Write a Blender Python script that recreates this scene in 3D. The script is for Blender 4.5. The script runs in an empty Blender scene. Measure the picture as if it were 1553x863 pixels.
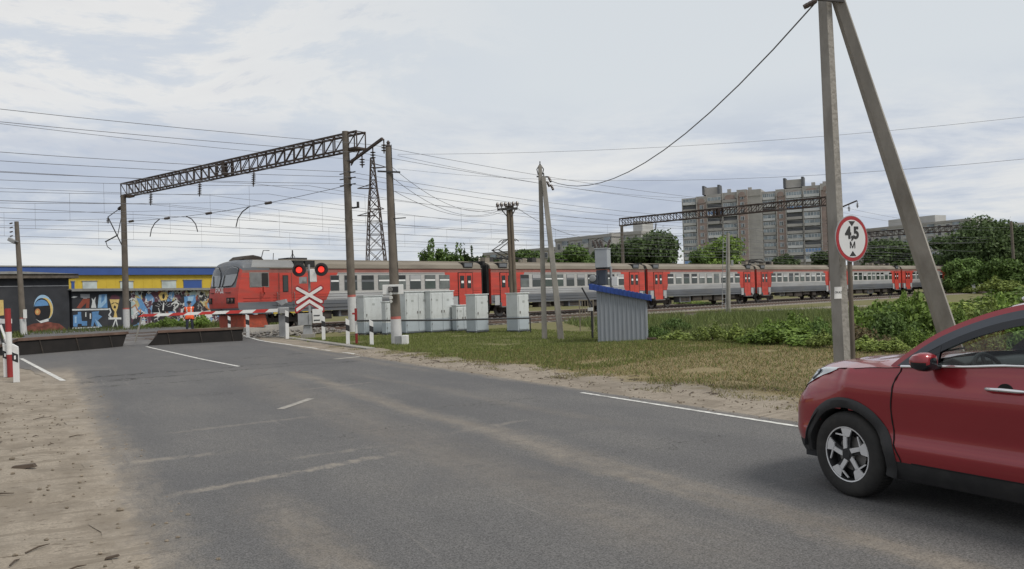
import bpy, bmesh, math, random
import numpy as np
from mathutils import Vector, Matrix, Euler

R = math.radians
C = bpy.context.scene.collection
scene = bpy.context.scene

# ------------------------------------------------------------------ camera
F_PX = 1250.0
HC = 1.75
PITCH, ROLL = R(0.73), R(1.72)
cam_d = bpy.data.cameras.new('camera')
cam_d.sensor_width = 36.0
cam_d.lens = F_PX / 1553.0 * 36.0
cam_d.clip_start = 0.05
cam_d.clip_end = 4000.0
cam = bpy.data.objects.new('camera', cam_d)
C.objects.link(cam)
cam.matrix_world = Matrix.Translation((0, 0, HC)) @ Matrix.Rotation(R(90) + PITCH, 4, 'X') @ Matrix.Rotation(-ROLL, 4, 'Z')
scene.camera = cam

# ------------------------------------------------------------------ sky and sun
SUN_EL = R(52)
SUN_AZ = math.atan2(0.80, -0.55)          # measured from +Y towards +X
world = bpy.data.worlds.new('World')
scene.world = world
world.use_nodes = True
SKY_GAIN = 1.10
SKX, SKY_ = 12.6, 0.4


def build_sky():
    nt = world.node_tree
    nt.nodes.clear()
    N, L = nt.nodes.new, nt.links.new
    out = N('ShaderNodeOutputWorld')
    bg_sky = N('ShaderNodeBackground')
    sky = N('ShaderNodeTexSky')
    sky.sky_type = 'NISHITA'
    sky.sun_disc = False
    sky.sun_elevation = SUN_EL
    sky.sun_rotation = SUN_AZ
    L(sky.outputs[0], bg_sky.inputs[0])
    bg_sky.inputs[1].default_value = 0.10
    tc = N('ShaderNodeTexCoord')
    sep = N('ShaderNodeSeparateXYZ')
    L(tc.outputs['Generated'], sep.inputs[0])

    def m(op, a, b=None, c=None):
        n = N('ShaderNodeMath')
        n.operation = op
        for i, v in enumerate((a, b, c)):
            if v is None:
                continue
            if isinstance(v, (int, float)):
                n.inputs[i].default_value = v
            else:
                L(v, n.inputs[i])
        return n.outputs[0]
    z = m('MAXIMUM', sep.outputs[2], 0.0)
    den = m('ADD', z, 0.10)
    u = m('DIVIDE', sep.outputs[0], den)
    v = m('DIVIDE', sep.outputs[1], den)
    comb = N('ShaderNodeCombineXYZ')
    L(u, comb.inputs[0])
    L(v, comb.inputs[1])

    def noise(scale, detail, rough, off, dist=0.0):
        mp = N('ShaderNodeMapping')
        mp.inputs['Location'].default_value = off
        L(comb.outputs[0], mp.inputs[0])
        n = N('ShaderNodeTexNoise')
        n.inputs['Scale'].default_value = scale
        n.inputs['Detail'].default_value = detail
        n.inputs['Roughness'].default_value = rough
        n.inputs['Distortion'].default_value = dist
        L(mp.outputs[0], n.inputs['Vector'])
        return n.outputs[0]

    def ramp(fac, stops):
        r = N('ShaderNodeValToRGB')
        e = r.color_ramp.elements
        while len(e) < len(stops):
            e.new(0.5)
        for i, (p, c) in enumerate(stops):
            e[i].position = p
            e[i].color = (*c, 1)
        L(fac, r.inputs[0])
        return r.outputs[0]
    base = (0.635, 0.68, 0.725)
    # layered stratus: pale blue-grey shelves with whiter tops
    n1 = noise(0.62, 11, 0.63, (SKX, SKY_, 0), 0.35)
    strat = ramp(n1, [(0.36, (0.77, 0.765, 0.75)), (0.45, (0.69, 0.70, 0.715)), (0.50, (0.60, 0.63, 0.685)), (0.555, (0.485, 0.53, 0.62)), (0.66, (0.43, 0.475, 0.575))])
    n2 = noise(1.35, 9, 0.62, (7.3, 4.2, 0), 0.45)
    cum = ramp(n2, [(0.38, (0.575, 0.62, 0.69)), (0.47, (0.62, 0.655, 0.70)), (0.53, (0.77, 0.765, 0.75)), (0.60, (0.75, 0.745, 0.735)), (0.66, (0.54, 0.575, 0.64))])
    veil = N('ShaderNodeMix')
    veil.data_type = 'RGBA'
    # upper sky: right side a flat pale veil, left side puffs
    az = m('MULTIPLY_ADD', sep.outputs[0], -2.6, 0.10)
    azc = m('MINIMUM', m('MAXIMUM', az, 0.0), 1.0)
    L(azc, veil.inputs[0])
    veil.inputs[6].default_value = (0.655, 0.69, 0.715, 1)
    L(cum, veil.inputs[7])
    lo = N('ShaderNodeMapRange')
    lo.interpolation_type = 'SMOOTHSTEP'
    L(sep.outputs[2], lo.inputs[0])
    lo.inputs[1].default_value = 0.13
    lo.inputs[2].default_value = 0.25
    mixa = N('ShaderNodeMix')
    mixa.data_type = 'RGBA'
    L(lo.outputs[0], mixa.inputs[0])
    L(strat, mixa.inputs[6])
    L(veil.outputs[2], mixa.inputs[7])
    # milky air just above the horizon
    hz = N('ShaderNodeMapRange')
    hz.interpolation_type = 'SMOOTHSTEP'
    L(sep.outputs[2], hz.inputs[0])
    hz.inputs[1].default_value = 0.09
    hz.inputs[2].default_value = 0.0
    hz.inputs[3].default_value = 0.0
    hz.inputs[4].default_value = 0.75
    mixb = N('ShaderNodeMix')
    mixb.data_type = 'RGBA'
    L(hz.outputs[0], mixb.inputs[0])
    L(mixa.outputs[2], mixb.inputs[6])
    mixb.inputs[7].default_value = (0.66, 0.69, 0.715, 1)
    bg_cl = N('ShaderNodeBackground')
    L(mixb.outputs[2], bg_cl.inputs[0])
    bg_cl.inputs[1].default_value = SKY_GAIN
    ms = N('ShaderNodeMixShader')
    ms.inputs[0].default_value = 0.90
    L(bg_sky.outputs[0], ms.inputs[1])
    L(bg_cl.outputs[0], ms.inputs[2])
    L(ms.outputs[0], out.inputs[0])


build_sky()
sun_d = bpy.data.lights.new('sun', 'SUN')
sun_d.energy = 2.4
sun_d.angle = R(18)
sun_d.color = (1.0, 0.95, 0.87)
sun = bpy.data.objects.new('sun', sun_d)
C.objects.link(sun)
sd = Vector((math.sin(SUN_AZ) * math.cos(SUN_EL), math.cos(SUN_AZ) * math.cos(SUN_EL), math.sin(SUN_EL)))
sun.rotation_euler = sd.to_track_quat('Z', 'Y').to_euler()
sun.location = (0, 0, 60)
vs = scene.view_settings
vs.view_transform = 'Standard'
vs.look = 'None'
vs.exposure = 0.0
vs.gamma = 1.0
vs.use_curve_mapping = False
scene.render.engine = 'CYCLES'
scene.cycles.max_bounces = 6
scene.cycles.transparent_max_bounces = 12

# ------------------------------------------------------------------ survey helpers
_cr, _sr = math.cos(ROLL), math.sin(ROLL)
_cp, _sp = math.cos(PITCH), math.sin(PITCH)


def ray(px, py):
    u, v = px - 776.5, py - 431.5
    U, V = _cr * u - _sr * v, _sr * u + _cr * v
    d = (U / F_PX, 1.0, -V / F_PX)
    return Vector((d[0], d[1] * _cp - d[2] * _sp, d[1] * _sp + d[2] * _cp))


def G(px, py, z=0.0):
    """point of the ground plane z that the photograph shows at a pixel"""
    d = ray(px, py)
    return Vector((0, 0, HC)) + d * ((z - HC) / d.z)


def at(px, py, Y):
    """point at distance Y that the photograph shows at a pixel"""
    d = ray(px, py)
    return Vector((0, 0, HC)) + d * (Y / d.y)


ROAD_A = R(29.5)
RH = Vector((-math.sin(ROAD_A), math.cos(ROAD_A), 0))   # along the road, away from us
RR = Vector((math.cos(ROAD_A), math.sin(ROAD_A), 0))    # to the right of the road


def road(r, a, z=0.0):
    return RR * r + RH * a + Vector((0, 0, z))


PHI0, KAP = R(43.4), R(3.6) / 100
TX, TY = -16.76, 47.7
RAIL_Z = 0.17


def trk(s, n=0.0, z=0.0):
    """s metres along the train's track, n metres from it towards us"""
    ph = PHI0 + KAP * s
    return Vector((TX + (math.cos(PHI0) - math.cos(ph)) / KAP + n * math.cos(ph),
                   TY + (math.sin(ph) - math.sin(PHI0)) / KAP - n * math.sin(ph), z))


def trk_rz(s):
    """z rotation that lays local +X along the track"""
    return R(90) - (PHI0 + KAP * s)


# ------------------------------------------------------------------ materials
MATS = {}


def mat(name, col, rough=0.7, metal=0.0, var=0.12, scale=2.5, bump=0.0, bscale=30.0, spec=0.5,
        stain=None, stain_amt=0.5, stain_scale=1.2, stretch=(1, 1, 1), coat=0.0):
    if name in MATS:
        return MATS[name]
    m = bpy.data.materials.new(name)
    m.use_nodes = True
    nt = m.node_tree
    N, L = nt.nodes.new, nt.links.new
    b = nt.nodes['Principled BSDF']
    b.inputs['Roughness'].default_value = rough
    b.inputs['Metallic'].default_value = metal
    b.inputs['Specular IOR Level'].default_value = spec
    b.inputs['Coat Weight'].default_value = coat
    b.inputs['Coat Roughness'].default_value = 0.05
    tc = N('ShaderNodeTexCoord')
    mp = N('ShaderNodeMapping')
    mp.inputs['Scale'].default_value = stretch
    L(tc.outputs['Object'], mp.inputs[0])
    n = N('ShaderNodeTexNoise')
    n.inputs['Scale'].default_value = scale
    n.inputs['Detail'].default_value = 6
    L(mp.outputs[0], n.inputs['Vector'])
    r = N('ShaderNodeValToRGB')
    r.color_ramp.elements[0].position = 0.3
    r.color_ramp.elements[1].position = 0.7
    r.color_ramp.elements[0].color = (*[c * (1 - var) for c in col], 1)
    r.color_ramp.elements[1].color = (*[min(1, c * (1 + var)) for c in col], 1)
    L(n.outputs[0], r.inputs[0])
    cur = r.outputs[0]
    if stain:
        n2 = N('ShaderNodeTexNoise')
        n2.inputs['Scale'].default_value = stain_scale
        n2.inputs['Detail'].default_value = 8
        n2.inputs['Roughness'].default_value = 0.65
        L(mp.outputs[0], n2.inputs['Vector'])
        mr = N('ShaderNodeMapRange')
        mr.inputs[1].default_value = 0.5
        mr.inputs[2].default_value = 0.68
        mr.inputs[4].default_value = stain_amt
        L(n2.outputs[0], mr.inputs[0])
        mx = N('ShaderNodeMix')
        mx.data_type = 'RGBA'
        L(mr.outputs[0], mx.inputs[0])
        L(cur, mx.inputs[6])
        mx.inputs[7].default_value = (*stain, 1)
        cur = mx.outputs[2]
    L(cur, b.inputs['Base Color'])
    if bump:
        n3 = N('ShaderNodeTexNoise')
        n3.inputs['Scale'].default_value = bscale
        n3.inputs['Detail'].default_value = 5
        L(mp.outputs[0], n3.inputs['Vector'])
        bp = N('ShaderNodeBump')
        bp.inputs['Strength'].default_value = bump
        bp.inputs['Distance'].default_value = 0.02
        L(n3.outputs[0], bp.inputs['Height'])
        L(bp.outputs[0], b.inputs['Normal'])
    MATS[name] = m
    return m


def glass_mat(name, tint=(0.75, 0.8, 0.8), gloss=0.12):
    """clear pane: tinted see-through plus a fresnel sheen"""
    if name in MATS:
        return MATS[name]
    m = bpy.data.materials.new(name)
    m.use_nodes = True
    nt = m.node_tree
    nt.nodes.clear()
    N, L = nt.nodes.new, nt.links.new
    o = N('ShaderNodeOutputMaterial')
    t = N('ShaderNodeBsdfTransparent')
    t.inputs[0].default_value = (*tint, 1)
    g = N('ShaderNodeBsdfGlossy')
    g.inputs['Roughness'].default_value = 0.02
    lw = N('ShaderNodeLayerWeight')
    lw.inputs[0].default_value = 0.5
    mx = N('ShaderNodeMixShader')
    pw = N('ShaderNodeMath')
    pw.operation = 'POWER'
    L(lw.outputs['Facing'], pw.inputs[0])
    pw.inputs[1].default_value = 3.0
    ma = N('ShaderNodeMath')
    ma.operation = 'MULTIPLY_ADD'
    L(pw.outputs[0], ma.inputs[0])
    ma.inputs[1].default_value = 0.55
    ma.inputs[2].default_value = 0.035
    L(ma.outputs[0], mx.inputs[0])
    L(t.outputs[0], mx.inputs[1])
    L(g.outputs[0], mx.inputs[2])
    L(mx.outputs[0], o.inputs[0])
    MATS[name] = m
    return m


def glow_mat(name, col, strength):
    if name in MATS:
        return MATS[name]
    m = bpy.data.materials.new(name)
    m.use_nodes = True
    b = m.node_tree.nodes['Principled BSDF']
    b.inputs['Base Color'].default_value = (*col, 1)
    b.inputs['Emission Color'].default_value = (*col, 1)
    b.inputs['Emission Strength'].default_value = strength
    MATS[name] = m
    return m


# ------------------------------------------------------------------ mesh builder
class MB:
    def __init__(self):
        self.v, self.f, self.mi, self.mats = [], [], [], []

    def _m(self, m):
        if m not in self.mats:
            self.mats.append(m)
        return self.mats.index(m)

    def add(self, vs, fs, m):
        o = len(self.v)
        k = self._m(m)
        self.v.extend([tuple(p) for p in vs])
        for f in fs:
            self.f.append(tuple(i + o for i in f))
            self.mi.append(k)
        return self

    def frame(self, c, ex, ey, ez, m, taper=1.0):
        """box with half-axis vectors ex, ey, ez about centre c"""
        c, ex, ey, ez = Vector(c), Vector(ex), Vector(ey), Vector(ez)
        vs = []
        for k in (-1, 1):
            t = taper if k == 1 else 1.0
            for i, j in ((-1, -1), (1, -1), (1, 1), (-1, 1)):
                vs.append(c + ex * i * t + ey * j * t + ez * k)
        fs = [(3, 2, 1, 0), (4, 5, 6, 7), (0, 1, 5, 4), (1, 2, 6, 5), (2, 3, 7, 6), (3, 0, 4, 7)]
        return self.add(vs, fs, m)

    def box(self, c, s, m, rz=0.0, taper=1.0):
        e = Matrix.Rotation(rz, 3, 'Z')
        return self.frame(c, e @ Vector((s[0] / 2, 0, 0)), e @ Vector((0, s[1] / 2, 0)), Vector((0, 0, s[2] / 2)), m, taper)

    def bar(self, p, q, w, m, h=None, up=(0, 0, 1)):
        p, q = Vector(p), Vector(q)
        d = q - p
        if d.length < 1e-6:
            return self
        z = d.normalized()
        u = Vector(up)
        if abs(z.dot(u)) > 0.98:
            u = Vector((1, 0, 0))
        x = z.cross(u).normalized()
        y = x.cross(z).normalized()
        return self.frame((p + q) / 2, x * w / 2, y * (h or w) / 2, d / 2, m)

    def tube(self, pts, rad, m, n=8, caps=True):
        pts = [Vector(p) for p in pts]
        if not isinstance(rad, (list, tuple)):
            rad = [rad] * len(pts)
        vs, fs = [], []
        px = None
        for i, p in enumerate(pts):
            d = (pts[min(i + 1, len(pts) - 1)] - pts[max(i - 1, 0)]).normalized()
            if px is None:
                u = Vector((0, 0, 1)) if abs(d.z) < 0.95 else Vector((1, 0, 0))
                px = d.cross(u).normalized()
            else:
                px = (px - d * px.dot(d)).normalized()
            py = d.cross(px)
            for k in range(n):
                a = 2 * math.pi * k / n
                vs.append(p + (px * math.cos(a) + py * math.sin(a)) * rad[i])
        for i in range(len(pts) - 1):
            for k in range(n):
                fs.append((i * n + k, i * n + (k + 1) % n, (i + 1) * n + (k + 1) % n, (i + 1) * n + k))
        if caps:
            fs.append(tuple(range(n - 1, -1, -1)))
            fs.append(tuple((len(pts) - 1) * n + k for k in range(n)))
        return self.add(vs, fs, m)

    def lathe(self, c, axis, prof, m, n=24):
        """prof: (radius, distance along axis)"""
        c, z = Vector(c), Vector(axis).normalized()
        u = Vector((0, 0, 1)) if abs(z.z) < 0.9 else Vector((1, 0, 0))
        x = z.cross(u).normalized()
        y = z.cross(x)
        vs, fs = [], []
        for r, h in prof:
            for k in range(n):
                a = 2 * math.pi * k / n
                vs.append(c + z * h + (x * math.cos(a) + y * math.sin(a)) * r)
        for i in range(len(prof) - 1):
            for k in range(n):
                fs.append((i * n + k, i * n + (k + 1) % n, (i + 1) * n + (k + 1) % n, (i + 1) * n + k))
        fs.append(tuple(range(n - 1, -1, -1)))
        fs.append(tuple((len(prof) - 1) * n + k for k in range(n)))
        return self.add(vs, fs, m)

    def prism(self, poly, o, ex, ey, ez, m):
        """extrude a 2-D polygon (in ex, ey about o) by ez"""
        o, ex, ey, ez = Vector(o), Vector(ex), Vector(ey), Vector(ez)
        n = len(poly)
        vs = [o + ex * a + ey * b for a, b in poly] + [o + ex * a + ey * b + ez for a, b in poly]
        fs = [tuple(range(n - 1, -1, -1)), tuple(range(n, 2 * n))]
        fs += [(i, (i + 1) % n, n + (i + 1) % n, n + i) for i in range(n)]
        return self.add(vs, fs, m)

    def quad(self, a, b, c, d, m):
        return self.add([a, b, c, d], [(0, 1, 2, 3)], m)

    def blob(self, c, rad, m, rng, n=8, rough=0.18):
        """lumpy stone or clod"""
        vs, fs = [], []
        k = max(4, n // 2)
        c = Vector(c)
        rx, ry, rz_ = rad if isinstance(rad, (list, tuple)) else (rad,) * 3
        for i in range(k + 1):
            t = math.pi * i / k
            for j in range(n):
                a = 2 * math.pi * j / n
                q = 1 + rng.uniform(-rough, rough)
                vs.append(c + Vector((rx * math.sin(t) * math.cos(a) * q, ry * math.sin(t) * math.sin(a) * q, rz_ * math.cos(t) * q)))
        for i in range(k):
            for j in range(n):
                fs.append((i * n + j, (i + 1) * n + j, (i + 1) * n + (j + 1) % n, i * n + (j + 1) % n))
        return self.add(vs, fs, m)

    def build(self, name, parent=None, smooth=False, bevel=0.0, loc=None, rz=None, fix=True):
        me = bpy.data.meshes.new(name)
        me.from_pydata(self.v, [], self.f)
        for m in self.mats:
            me.materials.append(m)
        me.polygons.foreach_set('material_index', self.mi)
        if fix:
            bm = bmesh.new()
            bm.from_mesh(me)
            if smooth:
                bmesh.ops.remove_doubles(bm, verts=bm.verts, dist=0.0002)
            bmesh.ops.recalc_face_normals(bm, faces=bm.faces)
            bm.to_mesh(me)
            bm.free()
        if smooth:
            me.polygons.foreach_set('use_smooth', [True] * len(me.polygons))
            me.set_sharp_from_angle(angle=R(40))
        me.update()
        o = bpy.data.objects.new(name, me)
        C.objects.link(o)
        if parent:
            o.parent = parent
        if loc is not None:
            o.location = loc
        if rz is not None:
            o.rotation_euler = (0, 0, rz)
        if bevel:
            bv = o.modifiers.new('bevel', 'BEVEL')
            bv.width = bevel
            bv.segments = 2
            bv.limit_method = 'ANGLE'
            bv.angle_limit = R(40)
        return o


def tag(o, label, cat, group=None):
    o['label'] = label
    o['category'] = cat
    if group:
        o['group'] = group
    return o


def thing(name, label, cat, loc=(0, 0, 0), rz=0.0, group=None):
    o = bpy.data.objects.new(name, None)
    o.empty_display_size = 0.3
    C.objects.link(o)
    o.location = loc
    o.rotation_euler = (0, 0, rz)
    return tag(o, label, cat, group)


def struct(o):
    o['kind'] = 'structure'
    return o


def stuff(o, label, cat):
    o['kind'] = 'stuff'
    return tag(o, label, cat)


def dup(root, loc, rz=0.0, label=None, scale=None):
    """a copy of a thing with copies of its parts and sub-parts"""
    r = root.copy()
    C.objects.link(r)
    r.location = loc
    r.rotation_euler = (0, 0, rz)
    if label:
        r['label'] = label
    if scale is not None:
        r.scale = scale if hasattr(scale, '__len__') else (scale,) * 3
    for ch in list(root.children):
        c = ch.copy()
        C.objects.link(c)
        c.parent = r
        for g in list(ch.children):
            d = g.copy()
            C.objects.link(d)
            d.parent = c
    return r


def text_mesh(body, size, m, name='lettering', parent=None, bold=0.0, depth=0.003):
    cu = bpy.data.curves.new(name, 'FONT')
    cu.body = body
    cu.size = size
    cu.align_x = 'CENTER'
    cu.align_y = 'CENTER'
    cu.extrude = depth
    cu.offset = bold
    tmp = bpy.data.objects.new('tmp', cu)
    C.objects.link(tmp)
    dg = bpy.context.evaluated_depsgraph_get()
    me = bpy.data.meshes.new_from_object(tmp.evaluated_get(dg))
    bpy.data.objects.remove(tmp)
    bpy.data.curves.remove(cu)
    me.materials.clear()
    me.materials.append(m)
    o = bpy.data.objects.new(name, me)
    C.objects.link(o)
    if parent:
        o.parent = parent
    return o


def smooth01(t):
    t = max(0.0, min(1.0, t))
    return t * t * (3 - 2 * t)

# ------------------------------------------------------------------ ground, road, ballast
def add_math(nt):
    def m(op, a, b=None, c=None):
        n = nt.nodes.new('ShaderNodeMath')
        n.operation = op
        for i, v in enumerate((a, b, c)):
            if v is None:
                continue
            if isinstance(v, (int, float)):
                n.inputs[i].default_value = v
            else:
                nt.links.new(v, n.inputs[i])
        return n.outputs[0]
    return m


def noise_node(nt, vec, scale, detail=6, rough=0.6, stretch=None, dist=0.0):
    if stretch:
        mp = nt.nodes.new('ShaderNodeMapping')
        mp.inputs['Scale'].default_value = stretch
        nt.links.new(vec, mp.inputs[0])
        vec = mp.outputs[0]
    n = nt.nodes.new('ShaderNodeTexNoise')
    n.inputs['Scale'].default_value = scale
    n.inputs['Detail'].default_value = detail
    n.inputs['Roughness'].default_value = rough
    n.inputs['Distortion'].default_value = dist
    nt.links.new(vec, n.inputs['Vector'])
    return n.outputs[0]


def rng_node(nt, v, a, b, lo=0.0, hi=1.0):
    n = nt.nodes.new('ShaderNodeMapRange')
    n.interpolation_type = 'SMOOTHSTEP'
    nt.links.new(v, n.inputs[0])
    n.inputs[1].default_value = a
    n.inputs[2].default_value = b
    n.inputs[3].default_value = lo
    n.inputs[4].default_value = hi
    return n.outputs[0]


def mix_node(nt, fac, a, b):
    n = nt.nodes.new('ShaderNodeMix')
    n.data_type = 'RGBA'
    if isinstance(fac, float):
        n.inputs[0].default_value = fac
    else:
        nt.links.new(fac, n.inputs[0])
    for i, c in ((6, a), (7, b)):
        if isinstance(c, tuple):
            n.inputs[i].default_value = (*c, 1)
        else:
            nt.links.new(c, n.inputs[i])
    return n.outputs[2]


SAND = (0.325, 0.280, 0.226)
SAND_D = (0.180, 0.150, 0.116)
GREEN = (0.108, 0.140, 0.045)
DRY = (0.285, 0.230, 0.125)


def sand_color(nt, P):
    sf = noise_node(nt, P, 1.7, 8, 0.7, (1.0, 0.45, 1))
    sand = mix_node(nt, rng_node(nt, sf, 0.42, 0.64, 0.0, 0.85), SAND, SAND_D)
    rip = noise_node(nt, P, 3.0, 7, 0.7, (0.35, 2.2, 1), 0.6)
    sand = mix_node(nt, rng_node(nt, rip, 0.50, 0.62, 0.0, 0.75), sand, SAND_D)
    fine = noise_node(nt, P, 45.0, 4, 0.7)
    sand = mix_node(nt, rng_node(nt, fine, 0.30, 0.62), tuple(c * 0.66 for c in SAND), sand)
    litter = noise_node(nt, P, 14.0, 5, 0.75, (0.35, 1.0, 1))
    return mix_node(nt, rng_node(nt, litter, 0.57, 0.66, 0.0, 0.85), sand, (0.12, 0.095, 0.07))


def ground_mat():
    m = bpy.data.materials.new('soil_and_turf')
    m.use_nodes = True
    nt = m.node_tree
    b = nt.nodes['Principled BSDF']
    b.inputs['Roughness'].default_value = 0.95
    b.inputs['Specular IOR Level'].default_value = 0.15
    M = add_math(nt)
    tc = nt.nodes.new('ShaderNodeTexCoord')
    P = tc.outputs['Object']
    sp = nt.nodes.new('ShaderNodeSeparateXYZ')
    nt.links.new(P, sp.inputs[0])
    r, a = sp.outputs[0], sp.outputs[1]
    w = noise_node(nt, P, 0.9, 8, 0.65)
    wf = noise_node(nt, P, 5.0, 6, 0.65)
    rw = M('ADD', r, M('MULTIPLY_ADD', w, 2.6, -1.3))
    rw = M('ADD', rw, M('MULTIPLY_ADD', wf, 1.0, -0.5))
    # turf: green with dry straw patches, drier towards the mown bank on the right
    dryn = noise_node(nt, P, 0.55, 7, 0.7)
    drf = noise_node(nt, P, 9.0, 5, 0.7, (1, 0.5, 1))
    bias = rng_node(nt, a, 21.0, 13.0, 0.0, 0.34)
    dv = M('ADD', M('MULTIPLY_ADD', drf, 0.55, M('MULTIPLY', dryn, 0.55)), bias)
    dry = rng_node(nt, dv, 0.50, 0.74)
    turf = mix_node(nt, dry, GREEN, DRY)
    spk = noise_node(nt, P, 28.0, 4, 0.7)
    turf = mix_node(nt, rng_node(nt, spk, 0.35, 0.68), tuple(c * 0.55 for c in DRY), turf)
    # sand with darker rut streaks
    sand = sand_color(nt, P)
    is_turf_r = rng_node(nt, rw, 9.5, 10.3)
    far_l = rng_node(nt, M('ADD', r, M('MULTIPLY_ADD', w, 5.0, -2.5)), -9.0, -13.0)
    turf_l = M('MULTIPLY', far_l, 0.85)
    beyond = rng_node(nt, a, 44.0, 52.0)
    f = M('MAXIMUM', M('MAXIMUM', is_turf_r, turf_l), beyond)
    col = mix_node(nt, f, sand, turf)
    nt.links.new(col, b.inputs['Base Color'])
    bn = noise_node(nt, P, 11.0, 8, 0.75)
    bp = nt.nodes.new('ShaderNodeBump')
    bp.inputs['Strength'].default_value = 0.6
    bp.inputs['Distance'].default_value = 0.025
    nt.links.new(bn, bp.inputs['Height'])
    nt.links.new(bp.outputs[0], b.inputs['Normal'])
    return m


def hnoise(x, y):
    from mathutils import noise as ns
    return ns.noise(Vector((x * 0.45, y * 0.45, 0.3))) * 0.6 + ns.noise(Vector((x * 1.7, y * 1.7, 2.3))) * 0.4


def rut(r, a):
    from mathutils import noise as ns
    return math.sin(a * 6.5 + 2.2 * ns.noise(Vector((r * 0.8, a * 0.5, 4))) + r * 0.6) * (0.5 + ns.noise(Vector((r, a, 9))))


def ground_h(r, a):
    """terrain height in road coordinates"""
    h = 0.0
    if r < 0.9 and -2 < a < 30:                      # rutted sandy verge where we stand
        t = smooth01((0.9 - r) / 1.4) * smooth01((24 - a) / 7)
        h += t * (0.035 + 0.06 * hnoise(r * 1.8, a * 1.3) + 0.030 * rut(r, a)) + 0.010 * hnoise(r * 6, a * 6) - 0.004
    if r > 8.2 and a < 42:                           # right verge, lawn, mown bank
        t = smooth01((r - 8.2) / 1.6)
        h += t * (0.05 + 0.05 * hnoise(r, a))
        if a < 24:
            bank = smooth01((r - 10.0) / 5.0) * smooth01((24 - a) / 7.0)
            h += 0.22 * bank - 0.75 * smooth01((r - 16.3) / 5.5) * smooth01((24 - a) / 7.0)
    return h


def build_ground():
    def axis(lo, hi, step, far):
        v = [lo + i * step for i in range(int((hi - lo) / step) + 1)]
        x, d = v[-1], step
        while x < far:
            d *= 1.35
            x += d
            v.append(x)
        x, d = v[0], step
        while x > -far:
            d *= 1.35
            x -= d
            v.insert(0, x)
        return v
    rs, as_ = axis(-14, 30, 0.25, 1800), axis(-3, 34, 0.25, 2200)
    rs = sorted(set([v for v in rs if not (-7.0 < v < 1.3)] + [round(-7.0 + 0.07 * i, 3) for i in range(119)]))
    as_ = sorted(set([v for v in as_ if not (4.0 < v < 16.0)] + [round(4.0 + 0.08 * i, 3) for i in range(151)]))
    vs = [(r, a, ground_h(r, a) - (0.02 if 1.15 < r < 8.2 and a < 60 else 0.0)) for a in as_ for r in rs]
    n = len(rs)
    fs = [(j * n + i, j * n + i + 1, (j + 1) * n + i + 1, (j + 1) * n + i) for j in range(len(as_) - 1) for i in range(n - 1)]
    mb = MB()
    mb.add(vs, fs, ground_mat())
    o = mb.build('ground', smooth=True, rz=ROAD_A, fix=False)
    return struct(o)


build_ground()


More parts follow.
